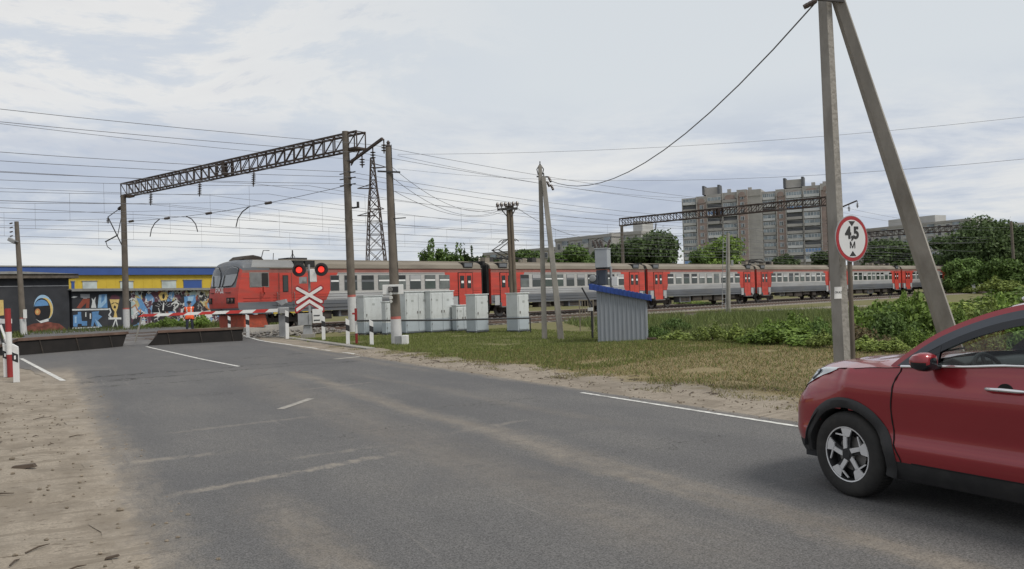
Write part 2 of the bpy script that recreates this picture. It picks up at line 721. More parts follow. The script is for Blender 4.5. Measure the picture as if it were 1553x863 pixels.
def road_mat():
    m = bpy.data.materials.new('dusty_asphalt')
    m.use_nodes = True
    nt = m.node_tree
    b = nt.nodes['Principled BSDF']
    b.inputs['Roughness'].default_value = 0.85
    b.inputs['Specular IOR Level'].default_value = 0.25
    M = add_math(nt)
    tc = nt.nodes.new('ShaderNodeTexCoord')
    P = tc.outputs['Object']
    sp = nt.nodes.new('ShaderNodeSeparateXYZ')
    nt.links.new(P, sp.inputs[0])
    r, a = sp.outputs[0], sp.outputs[1]
    n1 = noise_node(nt, P, 0.7, 6, 0.6, (1, 0.3, 1))
    col = mix_node(nt, rng_node(nt, n1, 0.35, 0.65), (0.142, 0.138, 0.138), (0.178, 0.172, 0.167))
    grit = noise_node(nt, P, 70.0, 4, 0.8)
    col = mix_node(nt, rng_node(nt, grit, 0.36, 0.62), tuple(c * 0.42 for c in (0.13, 0.127, 0.125)), col)
    g3 = noise_node(nt, P, 22.0, 5, 0.75)
    col = mix_node(nt, rng_node(nt, g3, 0.30, 0.55, 0.45, 0.0), col, (0.075, 0.073, 0.072))
    g2 = noise_node(nt, P, 130.0, 2, 0.6)
    col = mix_node(nt, rng_node(nt, g2, 0.60, 0.72, 0.0, 0.55), col, (0.30, 0.29, 0.275))
    pat = noise_node(nt, P, 0.32, 3, 0.5)
    col = mix_node(nt, rng_node(nt, pat, 0.54, 0.56, 0.0, 0.22), col, (0.085, 0.084, 0.088))
    sn = noise_node(nt, P, 0.9, 6, 0.65)
    seam = M('SUBTRACT', M('ADD', a, M('MULTIPLY_ADD', sn, 1.8, -0.9)), M('MULTIPLY_ADD', r, 0.14, 21.6))
    col = mix_node(nt, rng_node(nt, seam, -0.05, 0.05, 0.0, 0.30), col, (0.085, 0.083, 0.084))
    # dust blown and dragged along the wheel paths
    w = noise_node(nt, P, 0.55, 7, 0.62, (1, 0.35, 1), 0.5)
    fine = noise_node(nt, P, 6.0, 6, 0.7, (1, 0.5, 1))
    rr_ = M('ADD', r, M('MULTIPLY_ADD', w, 0.9, -0.45))
    rr_ = M('ADD', rr_, M('MULTIPLY_ADD', fine, 0.5, -0.25))

    def streak(r0, slope, wd, a0, a1, amt):
        c = M('SUBTRACT', rr_, M('MULTIPLY_ADD', a, slope, r0))
        g = rng_node(nt, M('ABSOLUTE', c), wd, 0.0)
        fa = M('MULTIPLY', rng_node(nt, a, a0, a0 + 2.0), rng_node(nt, a, a1, a1 - 2.5))
        return M('MULTIPLY', M('MULTIPLY', g, fa), amt)
    edge = M('MULTIPLY', rng_node(nt, rr_, 1.10, 0.55), rng_node(nt, a, 34.0, 20.0))
    edge2 = M('MULTIPLY', rng_node(nt, M('ADD', r, M('MULTIPLY_ADD', fine, 0.5, -0.25)), 0.82, 0.48), rng_node(nt, a, 30.0, 24.0))
    edge3 = M('MULTIPLY', rng_node(nt, rr_, 8.15, 8.45), rng_node(nt, a, 40.0, 30.0))
    edge = M('MAXIMUM', edge, M('MAXIMUM', edge2, edge3))
    s1 = streak(3.7, 0.020, 0.8, 3.0, 21.0, 0.42)
    s2 = streak(4.72, 0.022, 0.38, 1.0, 21.5, 0.80)
    s3 = streak(1.60, 0.0, 0.36, 2.5, 8.6, 0.75)
    s4 = streak(7.9, 0.0, 0.35, 17.0, 34.0, 0.45)
    s5 = streak(6.9, -0.03, 0.3, 8.0, 20.0, 0.30)
    pn = noise_node(nt, P, 2.6, 7, 0.7, (0.5, 1.0, 1), 1.0)
    patch = M('MULTIPLY', rng_node(nt, pn, 0.60, 0.74), 0.28)
    haze_ = rng_node(nt, n1, 0.45, 0.8, 0.0, 0.18)
    d = M('MAXIMUM', M('MAXIMUM', M('MAXIMUM', s1, s2), M('MAXIMUM', s3, s4)), M('MAXIMUM', edge, M('MAXIMUM', s5, M('MAXIMUM', patch, haze_))))
    brk = noise_node(nt, P, 3.2, 9, 0.78, (1, 0.4, 1), 0.6)
    d = M('MULTIPLY', d, rng_node(nt, brk, 0.36, 0.62, 0.45, 1.0))
    d = M('MULTIPLY', d, rng_node(nt, grit, 0.30, 0.58, 0.35, 1.0))
    d = M('MAXIMUM', d, M('MULTIPLY', edge2, rng_node(nt, fine, 0.2, 0.5, 0.8, 1.0)))
    lo_d = M('MULTIPLY', d, 0.80)
    col = mix_node(nt, M('MAXIMUM', lo_d, M('MULTIPLY', edge2, 1.0)), col, sand_color(nt, P))
    # fine pale drag marks along the lane
    dm = noise_node(nt, P, 3.0, 6, 0.7, (3.5, 0.10, 1))
    col = mix_node(nt, rng_node(nt, dm, 0.60, 0.72, 0.0, 0.28), col, (0.27, 0.25, 0.225))
    dx = noise_node(nt, P, 2.0, 5, 0.7, (0.22, 3.0, 1))
    col = mix_node(nt, rng_node(nt, dx, 0.64, 0.74, 0.0, 0.35), col, (0.27, 0.25, 0.225))
    # sand dragged across the lane by turning wheels
    for a0, sl, r1, r2, wd, op in ((7.91, 0.259, 0.7, 3.6, 0.13, 0.60), (10.22, -0.05, 0.2, 2.0, 0.14, 0.5), (12.0, 0.12, 1.2, 3.8, 0.12, 0.3), (9.0, 0.10, 1.8, 3.6, 0.10, 0.3), (8.55, 0.24, 4.3, 6.0, 0.12, 0.35), (15.4, 0.2, 4.2, 6.2, 0.08, 0.5)):
        c = M('SUBTRACT', M('ADD', a, M('MULTIPLY_ADD', fine, 0.34, -0.17)), M('MULTIPLY_ADD', r, sl, a0))
        g = rng_node(nt, M('ABSOLUTE', c), wd, wd * 0.2)
        fr = M('MULTIPLY', rng_node(nt, r, r1, r1 + 0.6), rng_node(nt, r, r2, r2 - 0.6))
        col = mix_node(nt, M('MULTIPLY', M('MULTIPLY', g, fr), M('MULTIPLY', rng_node(nt, brk, 0.38, 0.58), op)), col, (0.30, 0.265, 0.22))
    # cracks across the lane near the crossing
    cn = noise_node(nt, P, 1.1, 6, 0.6)
    for a0, sl, r1, r2, wd in ((23.0, 0.12, 0.0, 8.2, 0.09), (21.6, 0.14, 0.3, 8.0, 0.10), (20.2, -0.02, 0.4, 6.0, 0.06), (25.6, 0.25, 3.0, 8.3, 0.06), (10.2, 0.02, 2.2, 4.8, 0.018), (12.6, -0.10, 3.4, 7.6, 0.02), (16.4, 0.16, 1.0, 6.4, 0.016), (7.0, 0.05, 4.5, 7.8, 0.012)):
        c = M('SUBTRACT', M('ADD', a, M('MULTIPLY_ADD', cn, 2.4, -1.2)), M('MULTIPLY_ADD', r, sl, a0))
        g = rng_node(nt, M('ABSOLUTE', c), wd, wd * 0.3)
        fr = M('MULTIPLY', rng_node(nt, r, r1, r1 + 0.8), rng_node(nt, r, r2, r2 - 0.8))
        br = rng_node(nt, fine, 0.40, 0.52)
        col = mix_node(nt, M('MULTIPLY', M('MULTIPLY', g, fr), M('MULTIPLY', br, 0.9)), col, (0.03, 0.028, 0.026))
    nt.links.new(col, b.inputs['Base Color'])
    bp = nt.nodes.new('ShaderNodeBump')
    bp.inputs['Strength'].default_value = 0.35
    bp.inputs['Distance'].default_value = 0.01
    nt.links.new(grit, bp.inputs['Height'])
    nt.links.new(bp.outputs[0], b.inputs['Normal'])
    return m


def road_z(a):
    return 0.004 + 0.135 * smooth01((a - 38.0) / 5.0)


def build_road():
    rng = random.Random(4)
    from mathutils import noise as ns
    mb = MB()
    as_ = []
    a = -12.0
    while a < 78:
        as_.append(a)
        a += 0.3 if a < 40 else 1.0
    cols = 14
    vs, fs = [], []
    for a in as_:
        wob = 0.16 * ns.noise(Vector((a * 0.6, 0, 0))) + 0.07 * ns.noise(Vector((a * 2.3, 5, 0)))
        wob2 = 0.05 * ns.noise(Vector((a * 0.8, 9, 0)))
        le = 0.35 - 0.45 * smooth01((a - 8) / 16) - 1.1 * smooth01((a - 24) / 9) + wob
        if a < 7:
            le -= 0.0
        ri = 8.42 + 0.25 * smooth01((a - 18) / 14) + wob2
        for i in range(cols + 1):
            t = i / cols
            vs.append((le + (ri - le) * t, a, road_z(a)))
    n = cols + 1
    for j in range(len(as_) - 1):
        for i in range(cols):
            fs.append((j * n + i, j * n + i + 1, (j + 1) * n + i + 1, (j + 1) * n + i))
    mb.add(vs, fs, road_mat())
    struct(mb.build('road', smooth=True, rz=ROAD_A, fix=False))


build_road()
white_paint = mat('road_paint', (0.55, 0.54, 0.51), 0.85, var=0.25, scale=9, stain=(0.19, 0.18, 0.165), stain_amt=1.0, stain_scale=5)
worn_paint = mat('worn_paint', (0.29, 0.27, 0.24), 0.85, var=0.25, scale=9, stain=(0.16, 0.155, 0.15), stain_amt=0.95, stain_scale=4)


def painted_line(pts, w, m, label):
    mb = MB()
    P = [Vector((p[0], p[1], 0)) for p in pts]
    L_, R_ = [], []
    for i, p in enumerate(P):
        d = (P[min(i + 1, len(P) - 1)] - P[max(0, i - 1)]).normalized()
        nrm = Vector((-d.y, d.x, 0))
        L_.append(p + nrm * w / 2)
        R_.append(p - nrm * w / 2)
    vs = []
    for q in L_ + R_:
        vs.append((q.x, q.y, road_z(q.y) + 0.005))
    n = len(P)
    mb.add(vs, [(n + i, n + i + 1, i + 1, i) for i in range(n - 1)], m)
    o = mb.build('road_marking', rz=ROAD_A, fix=False)
    tag(o, label, 'road marking', 'painted road markings')
    return struct(o)


def ra(px, py):
    g = G(px, py)
    return (g.dot(RR), g.dot(RH))


def ra_line(p, q, n=12):
    p, q = ra(*p), ra(*q)
    return [(p[0] + (q[0] - p[0]) * i / n, p[1] + (q[1] - p[1]) * i / n) for i in range(n + 1)]


painted_line([(8.12, a * 0.5) for a in range(2, 25)], 0.09, white_paint, 'long white edge line on the right beside the red car')
painted_line(ra_line((368, 513), (552, 539), 20), 0.12, white_paint, 'white edge line curving past the crossing signal')
painted_line(ra_line((222, 526), (306, 545)) + ra_line((306, 545), (362, 556))[1:], 0.10, white_paint, 'white centre line running up to the raised plates')
painted_line(ra_line((96, 578), (32, 544)), 0.12, white_paint, 'white edge line beside the striped posts at left')
painted_line(ra_line((508, 545), (548, 541)), 0.3, worn_paint, 'short worn stop bar at the right edge near the lawn')
painted_line(ra_line((425, 621), (472, 605)), 0.14, worn_paint, 'faded dash in the middle of the near lane')

# ballast, one bed for the two running lines plus a siding bed
ballast_m = mat('ballast', (0.20, 0.175, 0.15), 0.95, var=0.45, scale=9, bump=1.0, bscale=14, stain=(0.12, 0.085, 0.06), stain_amt=0.6, stain_scale=1.5)
gravel_m = mat('trodden_gravel', (0.23, 0.20, 0.165), 0.95, var=0.35, scale=6, bump=0.9, bscale=11)


def n_second(s):
    return 4.6 + 2.2 * smooth01((s - 4) / 22)


def n_siding(s):
    return 9.2 + (s - 10) * 0.275


def bed(name, s0, s1, fn_lo, fn_hi, z, m, step=2.0):
    mb = MB()
    vs, fs = [], []
    k = int((s1 - s0) / step)
    for i in range(k + 1):
        s = s0 + (s1 - s0) * i / k
        lo, hi = fn_lo(s), fn_hi(s)
        for n, h in ((lo - 0.7, -0.03), (lo, z), (hi, z), (hi + 0.7, -0.03)):
            vs.append(trk(s, n, h))
    for i in range(k):
        for j in range(3):
            fs.append((i * 4 + j, i * 4 + j + 1, (i + 1) * 4 + j + 1, (i + 1) * 4 + j))
    mb.add(vs, fs, m)
    o = mb.build(name, smooth=False)
    return struct(o)


bed('ballast_bed', -70, 240, lambda s: -11.0, lambda s: n_second(s) + 1.7, 0.055, ballast_m)
bed('siding_bed', 6, 46, lambda s: n_siding(s) - 1.9, lambda s: n_siding(s) + 0.9, 0.035, gravel_m)

rail_m = mat('rusty_rail', (0.075, 0.045, 0.03), 0.75, var=0.3, scale=4)
rail_top = mat('polished_rail', (0.30, 0.27, 0.25), 0.4, 0.7, var=0.2)
sleeper_m = mat('concrete_sleeper', (0.24, 0.22, 0.20), 0.9, var=0.2)
cross_m = mat('crossing_asphalt', (0.12, 0.115, 0.112), 0.9, var=0.25, scale=3, bump=0.4, bscale=30)


def railway(fn, s0, s1, label, gap=None):
    t = thing('railway_track', label, 'railway track', (0, 0, 0), 0, 'railway tracks')
    for side in (-0.76, 0.76):
        mb = MB()
        k = int((s1 - s0) / 2)
        vs, fs, vt, ft = [], [], [], []
        for i in range(k + 1):
            s = s0 + (s1 - s0) * i / k
            n = fn(s) + side
            for dn, z in ((-0.065, 0.03), (-0.035, RAIL_Z), (0.035, RAIL_Z), (0.065, 0.03)):
                vs.append(trk(s, n + dn, z))
            for dn in (-0.034, 0.034):
                vt.append(trk(s, n + dn, RAIL_Z + 0.003))
        for i in range(k):
            for j in range(3):
                fs.append((i * 4 + j, i * 4 + j + 1, (i + 1) * 4 + j + 1, (i + 1) * 4 + j))
            ft.append((i * 2, i * 2 + 1, i * 2 + 3, i * 2 + 2))
        mb.add(vs, fs, rail_m)
        mb.add(vt, ft, rail_top)
        mb.build('rail', t)
    mb = MB()
    s = s0
    while s < s1:
        if not (gap and gap[0] < s < gap[1]):
            p = trk(s, fn(s), 0.045)
            mb.box(p, (0.24, 2.6, 0.12), sleeper_m, trk_rz(s))
        s += 0.62
    o = mb.build('sleepers', t, fix=False)
    o['kind'] = 'stuff'
    return t


railway(lambda s: 0.0, -60, 230, 'track carrying the red and grey train', (-17, -3.5))
railway(n_second, -60, 150, 'nearer running track curving past the lawn in front of the train', (-17, -3.5))
railway(lambda s: -5.0, -60, 150, 'far track on the other side of the train', (-17, -3.5))
railway(n_siding, 7, 33, 'rusty siding that ends in the weeds behind the grey cabinets')

# asphalt infill of the crossing between the rails
mb = MB()
for n0, n1 in ((-7.0, -5.86), (-5.66, -4.34), (-4.14, -0.86), (-0.66, 0.66), (0.86, 3.74), (3.94, 5.26), (5.46, 6.6)):
    vs = []
    for i in range(9):
        n = n0 + (n1 - n0) * i / 8
        vs += [trk(-17.2 - 0.30 * n, n, 0.158), trk(-5.0 - 0.30 * n, n, 0.158)]
    mb.add(vs, [(i * 2, i * 2 + 1, i * 2 + 3, i * 2 + 2) for i in range(8)], cross_m)
vs = []
for i in range(9):
    s = -17.0 + 12.5 * i / 8
    vs += [trk(s - 1.98, 6.6, 0.158), trk(s - 2.5, 8.3, 0.0)]
mb.add(vs, [(i * 2, i * 2 + 1, i * 2 + 3, i * 2 + 2) for i in range(8)], cross_m)
struct(mb.build('crossing_deck'))

# ------------------------------------------------------------------ the train
red_m = mat('coach_red', (0.47, 0.055, 0.038), 0.5, var=0.16, scale=1.3, stain=(0.26, 0.075, 0.06), stain_amt=0.55, stain_scale=1.6, stretch=(0.4, 1, 2))
grey_m = mat('coach_light_grey', (0.42, 0.415, 0.40), 0.5, var=0.08, scale=1.5, stain=(0.27, 0.26, 0.24), stain_amt=0.5, stain_scale=2.5, stretch=(0.3, 1, 2))
mid_m = mat('coach_mid_grey', (0.36, 0.365, 0.37), 0.5, var=0.08, scale=1.5, stain=(0.25, 0.24, 0.22), stain_amt=0.4, stretch=(0.3, 1, 2))
dk_m = mat('coach_dark_grey', (0.125, 0.135, 0.15), 0.55, var=0.15, scale=1.5, stain=(0.16, 0.145, 0.12), stain_amt=0.5, stretch=(0.3, 1, 2))
roof_m = mat('coach_roof', (0.21, 0.185, 0.15), 0.85, var=0.15, scale=1.2, stain=(0.12, 0.10, 0.085), stain_amt=0.55, stain_scale=1.0, stretch=(0.25, 1, 1))
corn_m = mat('coach_cornice', (0.27, 0.105, 0.085), 0.7, var=0.15, stain=(0.13, 0.07, 0.06), stain_amt=0.5)
rub_m = mat('black_rubber', (0.018, 0.018, 0.018), 0.8, var=0.2)
ugr_m = mat('underframe', (0.045, 0.038, 0.032), 0.9, var=0.35, scale=3, stain=(0.09, 0.065, 0.045), stain_amt=0.5)
steel_m = mat('dull_steel', (0.22, 0.21, 0.20), 0.6, 0.3, var=0.2)
pane_m = mat('coach_glass', (0.030, 0.038, 0.036), 0.08, var=0.3, scale=0.8, spec=0.6)
pane2_m = mat('coach_glass_upper', (0.02, 0.022, 0.022), 0.12, var=0.3, spec=0.5)
pane_b = mat('coach_glass_green', (0.055, 0.075, 0.065), 0.12, var=0.35, scale=1.5, spec=0.5)
pane_c = mat('coach_glass_pale', (0.13, 0.145, 0.14), 0.2, var=0.35, scale=1.5, spec=0.4)
blind_m = mat('white_blind', (0.72, 0.73, 0.72), 0.6, var=0.05)
paper_m = mat('white_notice', (0.75, 0.75, 0.74), 0.7, var=0.05)
plow_m = mat('plough_red', (0.42, 0.075, 0.035), 0.6, var=0.2, stain=(0.09, 0.045, 0.03), stain_amt=0.7, stain_scale=2)
LC = 19.45
HW = 1.74
ZB, ZD, ZM, ZC, ZE, ZT = 0.98, 1.62, 2.02, 3.30, 3.58, 4.15


def roof_pt(t):
    """t 0..1 from eave to eave over the roof, (y, z)"""
    a = math.pi * t
    return (-HW * math.cos(a) * (1 - 0.02), ZE + (ZT - ZE) * math.sin(a) ** 0.62)


def coach_sides(mb, x0, x1, ends, near=True):
    """livery of one flank: ends = lists of x at which red gives way to grey"""
    for sg in (-1, 1):
        y = sg * HW

        def q(xa0, xa1, xb0, xb1, z0, z1, m, yy0=y, yy1=y):
            mb.quad((xa0, yy0, z0), (xb0, yy0, z0), (xb1, yy1, z1), (xa1, yy1, z1), m)
        ra_, rb_ = ends           # (x at bottom, x at top) of the slanted boundaries
        q(x0, x0, x1, x1, ZB, ZD, dk_m, sg * (HW - 0.05), y)
        zz = [ZD, ZM, 2.35, 2.75, ZC]

        def at_z(e, z):
            return e[0] + (e[1] - e[0]) * (z - ZD) / (ZC - ZD)
        for i in range(4):
            a0, a1 = at_z(ra_, zz[i]), at_z(ra_, zz[i + 1])
            b0, b1 = at_z(rb_, zz[i]), at_z(rb_, zz[i + 1])
            g = mid_m if i == 0 else grey_m
            q(x0, x0, a0, a1, zz[i], zz[i + 1], red_m)
            q(a0, a1, b0, b1, zz[i], zz[i + 1], g)
            q(b0, b1, x1, x1, zz[i], zz[i + 1], red_m)
        q(x0, x0, x1, x1, ZC, ZE, corn_m)
        # pressed ribs along the lower flank and the drip rail
        for z, w in ((1.70, 0.035), (1.86, 0.035), (2.02, 0.04)):
            a, b = at_z(ra_, z), at_z(rb_, z)
            mb.box(((x0 + a) / 2 + 0.1, sg * (HW + 0.012), z), (a - x0 - 0.2, 0.03, w), red_m)
            mb.box(((a + b) / 2, sg * (HW + 0.012), z), (b - a, 0.03, w), mid_m)
            mb.box(((x1 + b) / 2 - 0.1, sg * (HW + 0.012), z), (x1 - b - 0.2, 0.03, w), red_m)
        mb.box(((x0 + x1) / 2, sg * (HW + 0.03), ZE), (x1 - x0, 0.06, 0.05), roof_m)
        mb.box(((ra_[1] + rb_[1]) / 2, sg * (HW + 0.012), ZC - 0.03), (rb_[1] - ra_[1], 0.03, 0.05), mid_m)
        for z in (1.2, 1.42):
            mb.box(((x0 + x1) / 2, sg * (HW - 0.01), z), (x1 - x0 - 0.3, 0.05, 0.025), dk_m)


def coach_roof(mb, x0, x1, tap0=0.0):
    n = 12
    vs, fs = [], []
    xs = [x0, x1]
    for x in xs:
        for i in range(n + 1):
            y, z = roof_pt(i / n)
            vs.append((x, y, z))
    for i in range(n):
        fs.append((i, i + 1, n + 2 + i, n + 1 + i))
    fs.append(tuple(range(n, -1, -1)))
    fs.append(tuple(range(n + 1, 2 * n + 2)))
    mb.add(vs, fs, roof_m)
    for y in (-1.2, -0.6, 0.6, 1.2):
        t = math.acos(-y / (HW * 0.98)) / math.pi
        z = roof_pt(t)[1]
        mb.box(((x0 + x1) / 2, y, z + 0.01), (x1 - x0 - 0.4, 0.05, 0.035), roof_m)


WRNG = random.Random(3)


def make_window(parent, x, w=0.92, small=False):
    mb = MB()
    pane_, up_ = WRNG.choice([pane_m, pane_m, pane_b, pane_c]), WRNG.choice([pane2_m, pane2_m, mid_m, pane_c])
    y = -HW
    mb.box((x, y - 0.004, 2.66), (w + 0.05, 0.03, 0.95), dk_m)
    mb.box((x, y - 0.014, 2.46), (w - 0.02, 0.03, 0.50), pane_)
    mb.box((x, y - 0.014, 2.98), (w - 0.02, 0.03, 0.26), up_)
    if WRNG.random() < 0.85:
        mb.box((x, y - 0.02, 2.78), (w - 0.04, 0.03, 0.10), blind_m)
    if WRNG.random() < 0.3:
        mb.box((x + WRNG.uniform(-0.2, 0.2), y - 0.018, 2.44), (0.2, 0.02, 0.4), pane_c)
    return mb.build('window', parent)


def make_door(parent, x):
    mb = MB()
    y = -HW
    for sx in (-0.34, 0.34):
        mb.box((x + sx, y - 0.015, 2.02), (0.655, 0.05, 2.5), red_m)
    mb.box((x, y - 0.005, 2.02), (0.03, 0.05, 2.5), rub_m)
    for sx in (-0.70, 0.70):
        mb.box((x + sx, y - 0.01, 2.02), (0.035, 0.06, 2.55), rub_m)
    mb.box((x, y - 0.01, 3.30), (1.4, 0.06, 0.03), rub_m)
    d = mb.build('door', parent)
    for sx in (-0.34, 0.34):
        mb = MB()
        mb.box((x + sx, y - 0.032, 2.62), (0.40, 0.03, 0.90), rub_m)
        mb.box((x + sx, y - 0.040, 2.62), (0.35, 0.03, 0.84), pane2_m)
        mb.box((x + sx + 0.02, y - 0.046, 2.62), (0.24, 0.03, 0.17), paper_m)
        mb.build('pane', d)
    mb = MB()
    mb.box((x, y - 0.06, 0.72), (1.5, 0.34, 0.06), steel_m)
    mb.box((x - 0.72, y - 0.04, 0.90), (0.05, 0.25, 0.3), dk_m)
    mb.box((x + 0.72, y - 0.04, 0.90), (0.05, 0.25, 0.3), dk_m)
    mb.build('door_step', parent)
    mb = MB()
    mb.box((x - 1.02, y + 0.0, 1.22), (0.5, 0.04, 0.72), mid_m)
    mb.build('corner_panel', parent)
    mb = MB()
    mb.box((x + 1.02, y + 0.0, 1.22), (0.5, 0.04, 0.72), mid_m)
    mb.build('corner_panel', parent)


def make_bogie(parent, x):
    mb = MB()
    for sy in (-1.0, 1.0):
        mb.box((x, sy, 0.52), (3.3, 0.16, 0.26), ugr_m)
        mb.box((x, sy, 0.72), (0.9, 0.24, 0.26), ugr_m)
        for sx in (-1.3, 1.3):
            mb.box((x + sx, sy * 1.03, 0.46), (0.42, 0.26, 0.42), ugr_m)
            mb.tube([(x + sx * 0.62, sy, 0.45), (x + sx * 0.62, sy, 0.85)], 0.11, ugr_m)
    mb.box((x, 0, 0.62), (0.7, 1.9, 0.25), ugr_m)
    b = mb.build('bogie', parent)
    for sx in (-1.3, 1.3):
        mb = MB()
        for sy in (-0.76, 0.76):
            mb.lathe((x + sx, sy - 0.07, 0.475), (0, 1, 0), [(0.475, 0), (0.475, 0.10), (0.50, 0.12), (0.50, 0.14)], steel_m if sy < 0 else ugr_m, 20)
        mb.tube([(x + sx, -0.8, 0.475), (x + sx, 0.8, 0.475)], 0.09, ugr_m)
        mb.build('wheelset', b, smooth=True)
    return b


def under_boxes(parent, rng, x0=5.4, x1=14.0):
    x = x0
    while x < x1:
        w = rng.uniform(0.7, 1.9)
        h = rng.uniform(0.35, 0.62)
        mb = MB()
        mb.box((x + w / 2, -1.15, 0.96 - h / 2), (w, 0.7, h), rng.choice([ugr_m, ugr_m, dk_m]))
        mb.box((x + w / 2, -1.51, 0.96 - h / 2), (w * 0.8, 0.03, h * 0.7), ugr_m)
        mb.box((x + w / 2, -0.1, 0.90 - h / 4), (w * 0.6, 1.6, h / 2), ugr_m)
        mb.build('equipment_box', parent, bevel=0.02)
        x += w + rng.uniform(0.2, 0.9)


def gangway(parent, x, sgn):
    mb = MB()
    for k in range(4):
        w = 0.93 if k % 2 else 0.86
        mb.box((x + sgn * (0.035 + 0.065 * k), 0, 2.2), (0.06, 2 * w * 1.7, 3.3), rub_m)
    mb.box((x + sgn * 0.12, 0, 4.0), (0.24, 2.3, 0.34), rub_m)
    mb.tube([(x + sgn * 0.0, 0, 0.95), (x + sgn * 0.27, 0, 0.95)], 0.12, ugr_m)
    mb.build('gangway', parent)


def roof_vent(parent, x):
    mb = MB()
    y, z = roof_pt(0.20)
    mb.prism([(-0.42, 0.0), (0.42, 0.0), (0.52, 0.42), (-0.52, 0.42)], (x, -HW + 0.0, ZE + 0.04), (1, 0, 0), (0, 0, 1), (0, 0.75, 0), rub_m)
    mb.box((x, -HW - 0.01, ZE + 0.26), (0.76, 0.03, 0.26), dk_m)
    mb.build('roof_vent', parent)


insul_w = mat('pale_insulator', (0.35, 0.32, 0.27), 0.4, var=0.2)
dkst_m = mat('dark_steel', (0.045, 0.043, 0.042), 0.7, 0.2, var=0.3)


def pantograph(parent, x, raised):
    mb = MB()
    mb.box((x, 0, ZT + 0.27), (2.2, 0.12, 0.10), dkst_m)
    for sx in (-0.95, 0.95):
        mb.box((x + sx, 0, ZT + 0.27), (0.10, 1.7, 0.10), dkst_m)
        for sy in (-0.7, 0.7):
            mb.lathe((x + sx, sy, ZT - 0.05), (0, 0, 1), [(0.05, 0), (0.12, 0.04), (0.06, 0.08), (0.12, 0.12), (0.06, 0.16), (0.12, 0.20), (0.05, 0.27)], insul_w, 8)
    h1, h2 = (0.95, 1.75) if raised else (0.45, 0.55)
    kx = x - 1.15 if raised else x - 1.3
    top = x + 0.35 if raised else x + 0.4
    for sy in (-0.45, 0.45):
        mb.tube([(x + 0.7, sy, ZT + 0.32), (kx, sy * 0.8, ZT + h1)], 0.045, dkst_m, 6)
        mb.tube([(kx, sy * 0.8, ZT + h1), (top, sy * 0.5, ZT + h2)], 0.035, dkst_m, 6)
    mb.tube([(kx, -0.4, ZT + h1), (kx, 0.4, ZT + h1)], 0.04, dkst_m, 6)
    for dx in (-0.16, 0.16):
        mb.tube([(top + dx, -0.95, ZT + h2 - 0.12), (top + dx, -0.6, ZT + h2 + 0.06), (top + dx, 0.6, ZT + h2 + 0.06), (top + dx, 0.95, ZT + h2 - 0.12)], 0.035, dkst_m, 6)
    mb.build('pantograph', parent)
    mb = MB()
    for k, dx in enumerate((-2.6, -2.0, 1.9, 2.6, 3.3)):
        mb.box((x + dx, -0.35 + 0.2 * (k % 3), ZT + 0.16), (0.45, 0.5, 0.34 + 0.1 * (k % 2)), dkst_m if k % 2 else roof_m)
        mb.lathe((x + dx + 0.1, 0.4, ZT - 0.05), (0, 0, 1), [(0.05, 0), (0.1, 0.05), (0.05, 0.1), (0.1, 0.16), (0.05, 0.22), (0.1, 0.3), (0.04, 0.4)], insul_w, 8)
    mb.tube([(x - 2.8, 0.4, ZT + 0.38), (x + 4.6, 0.4, ZT + 0.38), (x + 8.0, 0.5, ZT + 0.30)], 0.03, dkst_m, 6)
    mb.build('roof_switchgear', parent)


def middle_coach(label, s0, rng, panto=None, first=True):
    p, q = trk(s0, 0, RAIL_Z), trk(s0 + LC, 0, RAIL_Z)
    t = thing('railway_coach', label, 'railway coach', p, math.atan2(q.y - p.y, q.x - p.x), 'coaches of the red and grey train')
    mb = MB()
    coach_sides(mb, 0, LC, ((2.55, 3.35), (LC - 2.55, LC - 3.35)) if False else ((3.0, 3.6), (LC - 3.0, LC - 3.0 - 0.6)))
    for x in (0, LC):
        mb.quad((x, -HW, ZB), (x, HW, ZB), (x, HW, ZE), (x, -HW, ZE), red_m)
    mb.quad((0, -HW + 0.05, ZB), (LC, -HW + 0.05, ZB), (LC, HW - 0.05, ZB), (0, HW - 0.05, ZB), ugr_m)
    mb.build('body', t)
    mb = MB()
    coach_roof(mb, 0, LC)
    mb.build('roof', t, smooth=True)
    for i in range(10):
        make_window(t, 3.62 + i * (LC - 7.24) / 9)
    make_door(t, 1.62)
    make_door(t, LC - 1.62)
    make_bogie(t, 3.0)
    make_bogie(t, LC - 3.0)
    under_boxes(t, rng)
    gangway(t, 0.0, -1)
    gangway(t, LC, 1)
    roof_vent(t, 1.3)
    roof_vent(t, LC - 1.3)
    if panto is not None:
        pantograph(t, panto[0], panto[1])
    return t


# ------- cab end: lofted nose.  local x = 0 at the tip, grows backwards
def nose_x(z):
    pts = [(0.95, 0.30), (1.15, 0.10), (1.45, 0.02), (2.0, 0.04), (2.5, 0.12), (3.2, 0.28), (3.6, 0.40), (3.8, 0.50), (3.95, 0.66), (4.05, 0.90), (4.15, 1.4)]
    for (z0, x0), (z1, x1) in zip(pts, pts[1:]):
        if z <= z1:
            return x0 + (x1 - x0) * (z - z0) / (z1 - z0)
    return pts[-1][1]


def brow_z(u):
    return ZE + 0.34 * max(0.0, 1 - abs(u) ** 2.4) ** 0.8


def nose_pt(u, z, off=0.0):
    """u -1..1 across the front, z height; the flank at x = XN closes the loft"""
    hw = HW
    x = nose_x(z) + 0.24 * abs(u) ** 3.0
    return Vector((x - off, u * hw, z))


